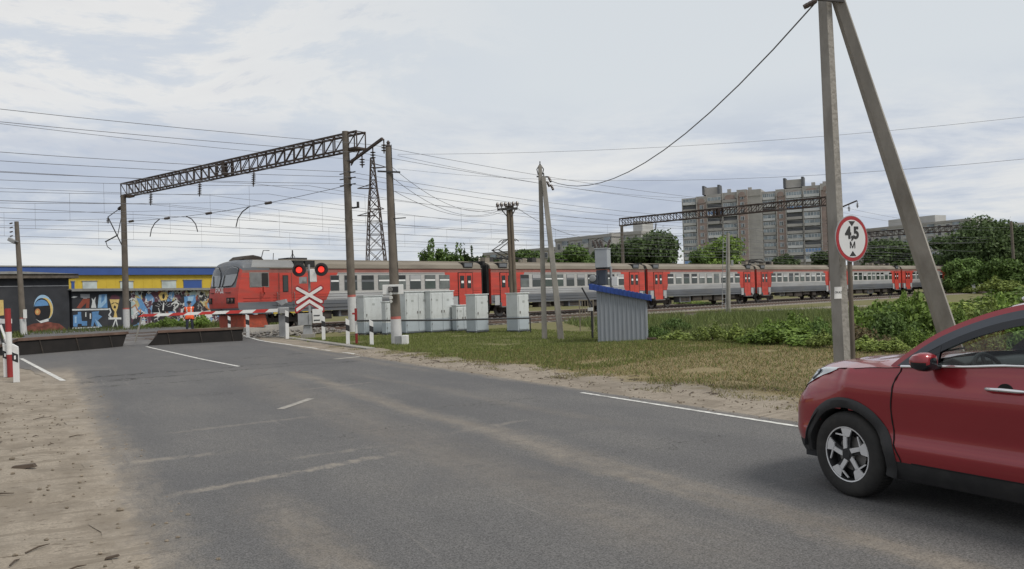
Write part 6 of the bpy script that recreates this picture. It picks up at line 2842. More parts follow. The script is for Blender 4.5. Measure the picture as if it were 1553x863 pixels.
def tower_block():
    """tall stepped apartment house behind the second gantry"""
    Y = 345.0
    pA = at(1039, 440, Y)
    pB = at(1272, 440, Y - 26)
    A3, B3 = Vector((pA.x, pA.y, 0)), Vector((pB.x, pB.y, 0))
    d = (B3 - A3).normalized()
    L_ = (B3 - A3).length
    t = thing('apartment_tower', 'tall grey and brown apartment tower with rows of loggias behind the gantry', 'apartment block', A3, math.atan2(d.y, d.x))
    FH = 2.85
    NF = 14
    H = NF * FH
    rg = random.Random(5)
    # section list along the facade: (kind, width share, roof lift, setback)
    secs = [('log', 24, 0.0, 0), ('brick', 16, 0.4, -0.6), ('log', 25, 1.0, 0), ('log', 24, 1.4, 0.3), ('brick', 15, 2.2, -0.6), ('blank', 21, 2.0, 0.8),
            ('log', 22, 0.6, 2.6), ('brick', 14, 1.2, 2.0), ('log', 26, 1.2, 2.4), ('log', 26, 1.8, 2.2), ('brick', 22, 2.4, 1.6)]
    tot = sum(s[1] for s in secs)
    sx = L_ / tot
    x = 0.0
    body = MB()
    wins = []
    for kind, w, lift, setb in secs:
        w *= sx
        m = brick_m if kind == 'brick' else panel_g
        top = H + lift * 0.8
        y0 = setb
        body.box((x + w / 2, y0 + 7, top / 2), (w, 14, top), m)
        body.box((x + w / 2, y0 - 0.08, top - 1.3), (w - 0.25, 0.25, 2.6), panel_g)
        body.box((x + 0.12, y0 - 0.35, top / 2), (0.24, 0.9, top), panel_g)
        if kind != 'blank':
            # arched brick panel at the roof line
            pts = [(-w * 0.33, 0)] + [(-w * 0.33 * math.cos(math.pi * i / 8), 1.1 + 0.9 * math.sin(math.pi * i / 8)) for i in range(9)] + [(w * 0.33, 0)]
            body.prism(pts, (x + w / 2, y0 - 0.22, top - 2.9), (1, 0, 0), (0, 0, 1), (0, -0.1, 0), brick_m)
        if kind == 'log':
            for i in range(4, NF - 0):
                z = i * FH
                wins.append((kind, x + 0.4, w - 0.8, z, y0, i))
        elif kind == 'brick':
            for i in range(5, NF):
                wins.append((kind, x + w / 2, 1.3, i * FH, y0, i))
        x += w
    body.build('wall', t)
    nl = 0
    for kind, xa, w, z, y0, i in wins:
        if z > H - 2.0:
            continue
        mb = MB()
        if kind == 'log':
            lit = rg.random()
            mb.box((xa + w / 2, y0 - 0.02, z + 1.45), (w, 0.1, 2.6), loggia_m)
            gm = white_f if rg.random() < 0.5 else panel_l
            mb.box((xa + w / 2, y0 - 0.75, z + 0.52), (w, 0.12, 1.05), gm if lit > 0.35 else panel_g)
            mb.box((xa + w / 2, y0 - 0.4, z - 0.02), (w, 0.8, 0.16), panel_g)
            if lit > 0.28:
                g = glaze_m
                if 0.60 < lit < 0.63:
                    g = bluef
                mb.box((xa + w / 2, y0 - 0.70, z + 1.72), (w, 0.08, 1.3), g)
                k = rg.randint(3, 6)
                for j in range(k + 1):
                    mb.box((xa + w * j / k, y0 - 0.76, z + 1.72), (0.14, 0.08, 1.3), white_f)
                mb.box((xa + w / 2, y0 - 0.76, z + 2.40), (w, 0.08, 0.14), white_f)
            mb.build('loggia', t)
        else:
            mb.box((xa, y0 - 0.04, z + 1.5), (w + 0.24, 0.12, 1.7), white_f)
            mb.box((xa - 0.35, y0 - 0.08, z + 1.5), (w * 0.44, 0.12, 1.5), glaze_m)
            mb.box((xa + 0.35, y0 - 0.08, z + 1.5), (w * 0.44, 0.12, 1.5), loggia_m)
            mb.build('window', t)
    for fx, w, h in ((0.185, 0.115, 3.0), (0.735, 0.125, 3.2)):
        mb = MB()
        zz = H + (1.4 if fx < 0.4 else 1.6)
        mb.box((L_ * fx, 8, zz + h / 2), (L_ * w, 6, h), panel_g)
        for e in (-0.5, 0.5):
            mb.box((L_ * fx + e * L_ * w * 0.92, 7, zz + h * 0.5 + 0.4), (L_ * w * 0.13, 5, h + 0.8), loggia_m)
        mb.build('lift_house', t)
    for px in (0.31, 0.45, 0.86, 0.93):
        mb = MB()
        mb.box((L_ * px, 5, H + 2.0), (1.4, 1.4, 2.0), panel_g)
        mb.build('chimney', t)


tower_block()


def slab_block(label, a_px, b_px, Ya, Yb, ztop, floors, cols, m, D=12, win=True, hidden=0, lifts=()):
    a, b = at(a_px, 440, Ya), at(b_px, 440, Yb)
    A3, B3 = Vector((a.x, a.y, 0)), Vector((b.x, b.y, 0))
    d = (B3 - A3).normalized()
    L_ = (B3 - A3).length
    t = thing('apartment_block', label, 'apartment block', A3, math.atan2(d.y, d.x))
    mb = MB()
    mb.box((L_ / 2, D / 2, ztop / 2), (L_, D, ztop), m)
    for i in range(cols + 1):
        mb.box((L_ * i / cols, -0.03, ztop / 2), (0.12, 0.1, ztop), panel_l)
    mb.build('wall', t)
    mb = MB()
    mb.box((L_ / 2, D / 2, ztop + 0.4), (L_ + 0.4, D + 0.4, 0.8), panel_g)
    for fx, w in lifts:
        mb.box((L_ * fx, D / 2, ztop + 2.0), (L_ * w, 6, 3.0), panel_l)
    mb.build('roof', t)
    fh = ztop / floors
    if win:
        for i in range(hidden, floors):
            for c in range(cols):
                xx, z = L_ * (c + 0.5) / cols, fh * i + fh * 0.55
                mb = MB()
                if (c % 3) == 1:
                    mb.box((xx, -0.30, z - 0.3), (L_ / cols * 0.8, 0.6, fh * 0.35), panel_l)
                    mb.box((xx, -0.25, z + fh * 0.22), (L_ / cols * 0.78, 0.4, fh * 0.42), glaze_m)
                else:
                    mb.box((xx, -0.04, z), (L_ / cols * 0.45, 0.12, fh * 0.55), white_f)
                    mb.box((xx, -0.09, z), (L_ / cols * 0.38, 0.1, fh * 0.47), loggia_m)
                mb.build('window', t)
    return t


slab_block('long grey apartment block behind the height limit sign and leaning strut', 1296, 1475, 330, 285, 22.8, 9, 15, panel_l, hidden=4, lifts=((0.36, 0.14), (0.62, 0.14)))
slab_block('pale apartment block rising over the dark trees at far right', 1478, 1640, 335, 330, 24.0, 9, 10, panel_l, hidden=6)
slab_block('low grey block behind the bushes right of the propped pole', 845, 930, 215, 200, 15.2, 5, 8, panel_g, hidden=3)
slab_block('low buff block behind the raised pantograph and the timber pole', 735, 848, 235, 215, 13.2, 5, 10, mat('buff_panel', (0.30, 0.275, 0.23), 0.9, var=0.12, scale=0.3), hidden=3)
slab_block('small block with a roof hatch behind the big green tree', 928, 975, 205, 200, 15.6, 5, 4, panel_g, hidden=4, lifts=((0.72, 0.3),))


# ------------------------------------------------------------------ vegetation
def leaf_mat(name, col, var=0.35, trans=0.25):
    if name in MATS:
        return MATS[name]
    m = bpy.data.materials.new(name)
    m.use_nodes = True
    nt = m.node_tree
    nt.nodes.clear()
    N, L = nt.nodes.new, nt.links.new
    out = N('ShaderNodeOutputMaterial')
    b = N('ShaderNodeBsdfPrincipled')
    b.inputs['Roughness'].default_value = 0.6
    b.inputs['Specular IOR Level'].default_value = 0.25
    tr = N('ShaderNodeBsdfTranslucent')
    mx = N('ShaderNodeMixShader')
    mx.inputs[0].default_value = trans
    g = N('ShaderNodeNewGeometry')
    oi = N('ShaderNodeObjectInfo')
    r = N('ShaderNodeValToRGB')
    r.color_ramp.elements[0].color = (*[c * (1 - var) for c in col], 1)
    r.color_ramp.elements[1].color = (min(1, col[0] * (1 + var * 1.25)), min(1, col[1] * (1 + var)), col[2] * (1 + var * 0.6), 1)
    L(g.outputs['Random Per Island'], r.inputs[0])
    hs = N('ShaderNodeHueSaturation')
    mr = N('ShaderNodeMapRange')
    L(oi.outputs['Random'], mr.inputs[0])
    mr.inputs[3].default_value = 0.78
    mr.inputs[4].default_value = 1.2
    L(mr.outputs[0], hs.inputs['Value'])
    L(r.outputs[0], hs.inputs['Color'])
    L(hs.outputs[0], b.inputs['Base Color'])
    L(hs.outputs[0], tr.inputs[0])
    L(b.outputs[0], mx.inputs[1])
    L(tr.outputs[0], mx.inputs[2])
    L(mx.outputs[0], out.inputs[0])
    MATS[name] = m
    return m


def leaf_mesh(name, m, lobes, n, size, seed, droop=0.3, shell=0.55, aspect=1.7):
    """leaves scattered through ellipsoid lobes (cx, cy, cz, rx, ry, rz)"""
    rs = np.random.RandomState(seed)
    vol = np.array([l[3] * l[4] * l[5] for l in lobes]) ** 0.67
    pick = rs.choice(len(lobes), n, p=vol / vol.sum())
    L_ = np.array(lobes)[pick]
    dirs = rs.normal(size=(n, 3))
    dirs /= np.linalg.norm(dirs, axis=1)[:, None]
    rad = shell + (1 - shell) * rs.rand(n) ** 0.6
    rad *= 1 + 0.22 * rs.normal(size=n) * (rs.rand(n) < 0.35)
    c = L_[:, :3] + dirs * L_[:, 3:] * rad[:, None]
    c[:, 2] = np.maximum(c[:, 2], 0.03)
    nrm = dirs * 0.8 + rs.normal(size=(n, 3)) * 0.7 + np.array([0, 0, 0.5])
    nrm /= np.linalg.norm(nrm, axis=1)[:, None]
    t = np.cross(nrm, rs.normal(size=(n, 3)))
    t /= np.linalg.norm(t, axis=1)[:, None] + 1e-9
    t[:, 2] -= droop
    t /= np.linalg.norm(t, axis=1)[:, None]
    b = np.cross(nrm, t)
    s = size * (0.55 + 0.9 * rs.rand(n))[:, None]
    q = np.stack([c - t * s * aspect * 0.5, c + b * s * 0.5, c + t * s * aspect * 0.5, c - b * s * 0.5], 1).reshape(-1, 3)
    me = bpy.data.meshes.new(name)
    me.vertices.add(4 * n)
    me.vertices.foreach_set('co', q.astype(np.float32).ravel())
    me.loops.add(4 * n)
    me.loops.foreach_set('vertex_index', np.arange(4 * n, dtype=np.int32))
    me.polygons.add(n)
    me.polygons.foreach_set('loop_start', np.arange(0, 4 * n, 4, dtype=np.int32))
    me.polygons.foreach_set('loop_total', np.full(n, 4, dtype=np.int32))
    me.materials.append(m)
    me.update(calc_edges=True)
    me.validate()
    return me


bark_m = mat('bark', (0.075, 0.060, 0.045), 0.95, var=0.3, scale=4)


def crown_lobes(rg, w, h, z0, k):
    out = []
    for i in range(k):
        f = i / max(1, k - 1)
        z = z0 + (h - z0) * (0.12 + 0.8 * rg.random())
        zz = (z - z0) / (h - z0)
        prof = math.sin(math.pi * min(1, 0.18 + 0.78 * zz)) ** 0.7
        a = rg.uniform(0, 2 * math.pi)
        r = w / 2 * prof * rg.uniform(0.25, 0.85)
        s = w * rg.uniform(0.13, 0.24)
        out.append((r * math.cos(a), r * math.sin(a), z, s, s, s * rg.uniform(0.6, 0.95)))
    return out


LEAF_DK = leaf_mat('dark_leaf', (0.066, 0.104, 0.040))
LEAF_MD = leaf_mat('mid_leaf', (0.095, 0.158, 0.044))
LEAF_LT = leaf_mat('fresh_leaf', (0.155, 0.240, 0.055))
LEAF_YL = leaf_mat('yellow_green_leaf', (0.205, 0.270, 0.075))
LEAF_BR = leaf_mat('dry_leaf', (0.13, 0.105, 0.06))


def make_tree(label, p, w, h, m, seed, leaves=5000, leaf=0.5, k=26, base=0.18, group=None, spiky=False):
    rg = random.Random(seed)
    t = thing('tree', label, 'tree', p, rg.uniform(0, 6), group)
    mb = MB()
    mb.tube([(0, 0, 0), (0.1, 0, h * 0.3), (0, 0.1, h * 0.6), (0, 0, h * 0.85)], [w * 0.035, w * 0.026, w * 0.016, 0.03], bark_m, 8)
    lobes = crown_lobes(rg, w, h, h * base, k)
    if spiky:
        lobes = [(rg.uniform(-w / 2, w / 2), 0, h * rg.uniform(0.55, 0.84), w * 0.11, w * 0.11, h * 0.10) for _ in range(16)]
        for i in range(k):
            x, y = rg.uniform(-w / 2, w / 2), rg.uniform(-w / 4, w / 4)
            hh = h * rg.uniform(0.55, 1.0)
            for j in range(5):
                z = hh * (0.3 + 0.7 * j / 4)
                s = w * 0.085 * (1.25 - 0.8 * j / 4)
                lobes.append((x + rg.uniform(-0.2, 0.2), y, z, s, s, hh * 0.10))
    for lb in lobes[:14]:
        mb.tube([(0, 0, h * rg.uniform(0.2, 0.5)), (lb[0] * 0.5, lb[1] * 0.5, lb[2] * 0.8), (lb[0], lb[1], lb[2])], [w * 0.013, w * 0.008, 0.02], bark_m, 5)
    mb.build('trunk', t, smooth=True)
    me = leaf_mesh('crown', m, lobes, int(leaves * 2.6), leaf * 0.58, seed, shell=0.45)
    o = bpy.data.objects.new('crown', me)
    C.objects.link(o)
    o.parent = t
    return t


def gx(px, Y, z=0.0):
    p = at(px, 430, Y)
    return Vector((p.x, p.y, z))


def ztop(px, py, Y):
    return at(px, py, Y).z


def tree_at(label, px, top, wpx, Y, m, seed, **kw):
    make_tree(label, gx(px, Y), wpx * Y / F_PX, ztop(px, top, Y), m, seed, **kw)


gt = 'trees behind the train'
tree_at('row of dark spiky young treetops just right of the dark pole', 668, 370, 70, 105, LEAF_MD, 1, leaves=4500, leaf=0.38, k=15, spiky=True, group=gt)
tree_at('small dark treetop just left of the raised pantograph', 708, 377, 34, 108, LEAF_DK, 2, leaves=2000, leaf=0.4, k=9, spiky=True, group=gt)
tree_at('low green tree behind the raised pantograph', 742, 388, 70, 120, LEAF_DK, 14, leaves=3200, leaf=0.5, group=gt)
tree_at('low rounded green tree between the timber pole and the propped pole', 800, 378, 62, 112, LEAF_MD, 3, leaves=3800, leaf=0.45, group=gt)
tree_at('rounded green tree just right of the propped pole', 866, 374, 76, 115, LEAF_MD, 4, leaves=4500, leaf=0.45, group=gt)
tree_at('green tree right behind the transformer', 925, 372, 60, 120, LEAF_DK, 15, leaves=3600, leaf=0.5, group=gt)
tree_at('big dark green tree left of the apartment tower', 985, 358, 112, 125, LEAF_DK, 5, leaves=7500, leaf=0.55, k=34, group=gt)
tree_at('loose pale green tree at the foot of the apartment tower', 1092, 369, 92, 140, LEAF_LT, 6, leaves=5200, leaf=0.5, group=gt)
tree_at('low yellowish tree between the big tree and the pale one', 1058, 382, 44, 136, LEAF_MD, 16, leaves=2600, leaf=0.5, group=gt)
tree_at('small dark tree before the right half of the apartment tower', 1185, 384, 48, 150, LEAF_DK, 7, leaves=2500, leaf=0.5, group=gt)
tree_at('small dark tree right behind the tall pitted pole', 1250, 385, 60, 160, LEAF_DK, 8, leaves=2800, leaf=0.55, group=gt)
tree_at('dark rounded tree between the height limit sign and the strut', 1352, 364, 100, 165, LEAF_DK, 9, leaves=6000, leaf=0.6, k=30, group=gt)
tree_at('very tall dark tree right of the leaning strut', 1495, 336, 120, 128, LEAF_DK, 10, leaves=9000, leaf=0.55, k=42, base=0.08, group=gt)
tree_at('dark tree left shoulder of the tall tree at right', 1440, 362, 70, 140, LEAF_DK, 11, leaves=5200, leaf=0.55, k=26, base=0.06, group=gt)
tree_at('dark tree at the right frame edge', 1570, 345, 110, 125, LEAF_DK, 12, leaves=7000, leaf=0.55, k=32, base=0.08, group=gt)
tree_at('light green low tree in front of the tall dark tree', 1462, 392, 66, 118, LEAF_MD, 13, leaves=4500, leaf=0.45, base=0.04, group=gt)
tree_at('light green low tree at the foot of the lone far pole', 1522, 398, 74, 116, LEAF_MD, 17, leaves=4800, leaf=0.45, base=0.04, group=gt)

# bushes: a few kinds, copied
def bush_kind(name, w, h, m, seed, n, leaf, k=14):
    rg = random.Random(seed)
    t = thing(name, 'bush', 'bush', (0, 0, -50))
    lobes = []
    for i in range(k):
        a, r = rg.uniform(0, 6.28), w / 2 * rg.random() ** 0.5 * 0.8
        hh = h * (1 - 0.45 * (2 * r / w) ** 2) * rg.uniform(0.6, 1.0)
        s = w * rg.uniform(0.12, 0.22)
        lobes.append((r * math.cos(a), r * math.sin(a), hh * 0.62, s, s, hh * 0.36))
        if rg.random() < 0.35:
            lobes.append((r * math.cos(a), r * math.sin(a), hh * 1.0, s * 0.35, s * 0.35, hh * 0.16))
    mb = MB()
    for lb in lobes[:10]:
        mb.tube([(lb[0] * 0.3, lb[1] * 0.3, 0), (lb[0] * 0.8, lb[1] * 0.8, lb[2] * 0.6), (lb[0], lb[1], lb[2] + lb[5] * 0.6)], [0.02, 0.014, 0.005], bark_m, 5)
    mb.build('stems', t)
    o = bpy.data.objects.new('leaves', leaf_mesh('leaves', m, lobes, n, leaf, seed, droop=0.2, shell=0.4))
    C.objects.link(o)
    o.parent = t
    return t


KINDS = [bush_kind('bush', 2.2, 1.5, LEAF_LT, 31, 4200, 0.080), bush_kind('bush', 2.6, 1.7, LEAF_MD, 32, 4600, 0.080),
         bush_kind('bush', 1.8, 1.1, LEAF_YL, 33, 3200, 0.070), bush_kind('bush', 2.0, 1.3, LEAF_LT, 34, 3400, 0.10),
         bush_kind('bush', 1.7, 1.0, LEAF_BR, 35, 1500, 0.06)]
KN = ['fresh green', 'deep green', 'yellow green', 'dull broad-leaved', 'dry brownish']
used = set()


def bush(px, base, top, wpx, k, where, jig=0.0):
    """bush whose foot and top show at given pixel rows"""
    jr = random.Random(int(px * 31 + base))
    base += jr.uniform(-3.5, 3.5)
    top += jr.uniform(-7, 6)
    px += jr.uniform(-6, 6)
    wpx *= jr.uniform(0.75, 1.15)
    p = G(px, base, 0.0)
    r_, a_ = p.dot(RR), p.dot(RH)
    p.z = ground_h(r_, a_) - 0.02
    h = (base - top) * p.y / F_PX - p.z
    w = 1.3 * wpx * p.y / F_PX
    src = KINDS[k]
    bw, bh = [(2.2, 1.5), (2.6, 1.7), (1.8, 1.1), (2.0, 1.3), (1.7, 1.0)][k]
    lab = KN[k] + ' bush ' + where
    rz = (px * 7.13 + base * 3.1) % 6.28
    sc = (w / bw, w / bw, max(0.35, h) / bh)
    if k not in used:
        used.add(k)
        src.location, src.rotation_euler, src.scale = p, (0, 0, rz), sc
        src['label'] = lab
        src['group'] = 'bushes on the bank'
        return src
    return dup(src, p, rz, lab, sc)


gb = [
    # foremost row at the edge of the mown bank
    (996, 518, 490, 44, 1, 'against the right side of the shed'),
    (1026, 512, 476, 40, 1, 'second from the shed, with a raised tip'),
    (1040, 528, 497, 62, 2, 'in the front row, third from the shed'),
    (1082, 531, 492, 56, 2, 'in the front row below the ladder mast'),
    (1118, 532, 488, 56, 2, 'in the front row just right of the ladder mast foot'),
    (1152, 534, 496, 58, 0, 'in the front row midway between mast and pitted pole'),
    (1190, 536, 490, 66, 3, 'lush clump in the front row left of the pitted pole'),
    (1224, 540, 500, 56, 3, 'in the front row nearest the pitted pole'),
    (1254, 545, 505, 44, 2, 'right against the pitted pole'),
    # second row
    (1175, 514, 480, 58, 0, 'in the second row before the fourth coach'),
    (1215, 516, 474, 64, 0, 'in the second row left of the pitted pole'),
    (1246, 520, 478, 50, 1, 'in the second row behind the pitted pole'),
    # right of the sign
    (1312, 552, 512, 60, 2, 'low, just right of the sign post'),
    (1345, 556, 516, 56, 2, 'low, behind the red bonnet'),
    (1392, 545, 500, 46, 0, 'upright, left of the strut foot'),
    (1318, 520, 452, 70, 0, 'tall, right of the sign post'),
    (1352, 522, 456, 86, 1, 'big and dark, between sign and strut'),
    (1396, 515, 440, 74, 0, 'tall, just left of the strut'),
    (1330, 498, 452, 60, 0, 'behind the sign post, below the train'),
    (1380, 492, 436, 56, 0, 'tallest, hiding the last coaches wheels'),
    (1340, 540, 505, 50, 4, 'under the green ones behind the bonnet'),
    (1300, 530, 492, 46, 4, 'at the foot of the sign post'),
    (1452, 520, 452, 76, 0, 'just right of the strut'),
    (1490, 512, 448, 84, 2, 'above the red roof line'),
    (1530, 505, 440, 84, 0, 'above the car roof at the frame edge'),
    (1478, 484, 446, 80, 2, 'in the back row before the tall tree'),
    (1535, 474, 432, 90, 0, 'in the back row at the frame edge'),
    (1570, 500, 432, 90, 1, 'just past the frame edge'),
    (1440, 540, 490, 80, 1, 'behind the windscreen, right of the strut'),
    (1500, 540, 490, 90, 2, 'seen through the side window, middle'),
    (1550, 540, 480, 90, 0, 'seen through the side window, right'),
    (1420, 565, 530, 70, 2, 'seen low through the windscreen'),
]
for b_ in gb:
    bush(*b_)
for px, base, top, wpx, k, where in (
        (236, 499, 484, 34, 0, 'at the graffiti wall, left of the keeper'), (262, 498, 485, 30, 0, 'at the graffiti wall close to the keeper'), (222, 499, 487, 26, 2, 'at the graffiti wall below the barrier tip'),
        (306, 497, 480, 26, 0, 'at the graffiti wall between keeper and train'),
        (1045, 464, 452, 44, 2, 'seen under the third coach'), (1072, 463, 453, 40, 0, 'seen under the third coach near the ladder mast'),
        (1460, 446, 428, 40, 2, 'beside the end of the train'), (1515, 446, 424, 50, 2, 'beside the white marker posts')):
    bush(px, base, top, wpx, k, where)


# ---- grass: blades over lawn, mown bank and weeds
def grass(name, label, col, area, n, hmin, hmax, seed, wid=0.012, lean=0.5, var=0.4):
    rs = np.random.RandomState(seed)
    pts = []
    while len(pts) < n:
        r_, a_ = area(rs)
        pts.append((r_, a_))
    m = leaf_mat(name + '_blade', col, var, 0.2)
    P = np.array(pts)
    h = hmin + (hmax - hmin) * rs.rand(n) ** 1.6
    ang = rs.rand(n) * 6.28
    ca, sa = math.cos(ROAD_A), math.sin(ROAD_A)
    X = P[:, 0] * ca - P[:, 1] * sa
    Y = P[:, 0] * sa + P[:, 1] * ca
    Z = np.array([ground_h(r_, a_) for r_, a_ in pts]) - 0.01
    dx, dy = np.cos(ang), np.sin(ang)
    la = rs.rand(n) * 6.28
    lx, ly = np.cos(la) * lean * h * rs.rand(n), np.sin(la) * lean * h * rs.rand(n)
    v = np.empty((n, 3, 3), np.float32)
    w = wid * (0.6 + 0.8 * rs.rand(n))
    v[:, 0] = np.stack([X - dx * w, Y - dy * w, Z], 1)
    v[:, 1] = np.stack([X + dx * w, Y + dy * w, Z], 1)
    v[:, 2] = np.stack([X + lx, Y + ly, Z + h], 1)
    me = bpy.data.meshes.new(name)
    me.vertices.add(3 * n)
    me.vertices.foreach_set('co', v.ravel())
    me.loops.add(3 * n)
    me.loops.foreach_set('vertex_index', np.arange(3 * n, dtype=np.int32))
    me.polygons.add(n)
    me.polygons.foreach_set('loop_start', np.arange(0, 3 * n, 3, dtype=np.int32))
    me.polygons.foreach_set('loop_total', np.full(n, 3, dtype=np.int32))
    me.materials.append(m)
    me.update(calc_edges=True)
    o = bpy.data.objects.new(name, me)
    C.objects.link(o)
    stuff(o, label, 'grass')


from mathutils import noise as _ns


def clump(r_, a_, f=0.8, th=0.0):
    return _ns.noise(Vector((r_ * f, a_ * f, 1.0))) > th


def lawn_area(rs):
    while True:
        r_, a_ = 9.4 + rs.rand() ** 1.2 * 11, 15 + rs.rand() * 22
        edge = 9.9 + 0.9 * _ns.noise(Vector((r_ * 0.3, a_ * 0.8, 7)))
        if r_ > edge and clump(r_, a_, 0.7, -0.5):
            return r_, a_


def bank_area(rs):
    while True:
        r_, a_ = 9.2 + rs.rand() * 7.6, 3 + rs.rand() * 19
        edge = 10.0 + 0.9 * _ns.noise(Vector((r_ * 0.3, a_ * 0.8, 7)))
        if r_ > edge and clump(r_, a_, 0.9, -0.5):
            return r_, a_


def weed_area(rs):
    while True:
        r_, a_ = 18.0 + rs.rand() * 25, 6 + rs.rand() * 34
        if clump(r_, a_, 0.35, -0.25) and r_ - 16 > (a_ - 20) * 0.5:
            return r_, a_


def fringe_area(rs):
    while True:
        r_, a_ = 9.0 + rs.rand() * 1.6, 3 + rs.rand() * 28
        if clump(r_, a_, 1.3, 0.12):
            return r_, a_


grass('lawn_grass', 'short green lawn grass around the cabinets and poles', (0.132, 0.165, 0.052), lawn_area, 110000, 0.02, 0.10, 51, 0.011)
grass('mown_grass', 'dry mown grass on the bank left of the red car', (0.300, 0.245, 0.130), bank_area, 95000, 0.015, 0.065, 52, 0.008, 1.8, 0.4)
grass('green_grass', 'green tufts growing through the mown bank', (0.135, 0.180, 0.055), bank_area, 46000, 0.02, 0.09, 53, 0.008, 1.0)
grass('fringe_grass', 'sparse tufts along the sandy shoulder', (0.19, 0.18, 0.085), fringe_area, 11000, 0.015, 0.08, 54, 0.007, 1.2)
grass('tall_weeds', 'tall uncut grass and weeds between the bushes and the tracks', (0.130, 0.170, 0.060), weed_area, 46000, 0.20, 0.60, 55, 0.018, 0.8)


def wall_grass(rs):
    while True:
        s_, n_ = -26 + rs.rand() * 40, -13.0 - rs.rand() * 12
        p = trk(s_, n_)
        return p.dot(RR), p.dot(RH)


grass('wayside_grass', 'rough grass between the far track and the graffiti wall', (0.10, 0.13, 0.04), wall_grass, 16000, 0.12, 0.45, 56, 0.035, 0.7)


# ---- litter and clods on the sandy verges
rng = random.Random(77)
clod_m = mat('dry_clod', (0.20, 0.165, 0.125), 0.95, var=0.3, scale=12)
twig_m = mat('dead_twig', (0.075, 0.055, 0.04), 0.9, var=0.3)
mb = MB()
for i in range(1900):
    if i < 1100:
        r_, a_ = rng.uniform(-6.5, 1.0), rng.uniform(4.5, 20)
    else:
        r_, a_ = rng.uniform(8.3, 10.4), rng.uniform(4, 26)
    s = rng.uniform(0.004, 0.016) * (1.8 if rng.random() < 0.05 else 1)
    mb.blob(road(r_, a_, ground_h(r_, a_) + s * 0.3 + 0.004), (s * 1.3, s, s * 0.7), clod_m, rng, 6)
stuff(mb.build('pebbles'), 'scattered clods and pebbles on the sandy verges', 'pebbles')
for k, (px, py, ln, rz, lab) in enumerate(((36, 713, 0.26, 0.15, 'short dark board lying on the sand at the left frame edge'), (170, 849, 0.10, 0.1, 'small dark wood chip near the bottom edge on the sand'))):
    q = G(px, py)
    q.z = ground_h(q.dot(RR), q.dot(RH)) + 0.02
    mb = MB()
    mb.frame((0, 0, 0), (ln / 2, 0, 0.01), (0, ln * 0.14, 0), (0, 0, ln * 0.08), twig_m, 0.8)
    tag(mb.build('wood_scrap', bevel=0.004, loc=q, rz=rz), lab, 'wood scrap')
mb = MB()
for i in range(150):
    r_, a_ = (rng.uniform(8.7, 10.8), rng.uniform(4, 24)) if i < 95 else (rng.uniform(-4.5, 0.6), rng.uniform(5, 19))
    q = road(r_, a_, ground_h(r_, a_) + 0.012)
    a = rng.uniform(0, 3.14)
    l = rng.uniform(0.06, 0.32)
    e = Vector((math.cos(a), math.sin(a), rng.uniform(-0.03, 0.06))) * l
    mb.tube([q - e * 0.5, q + Vector((0, 0, 0.01)) + e * 0.05, q + e * 0.5], [0.006, 0.007, 0.003], twig_m, 5)
stuff(mb.build('twigs'), 'dead twigs strewn along the sandy shoulders', 'twigs')

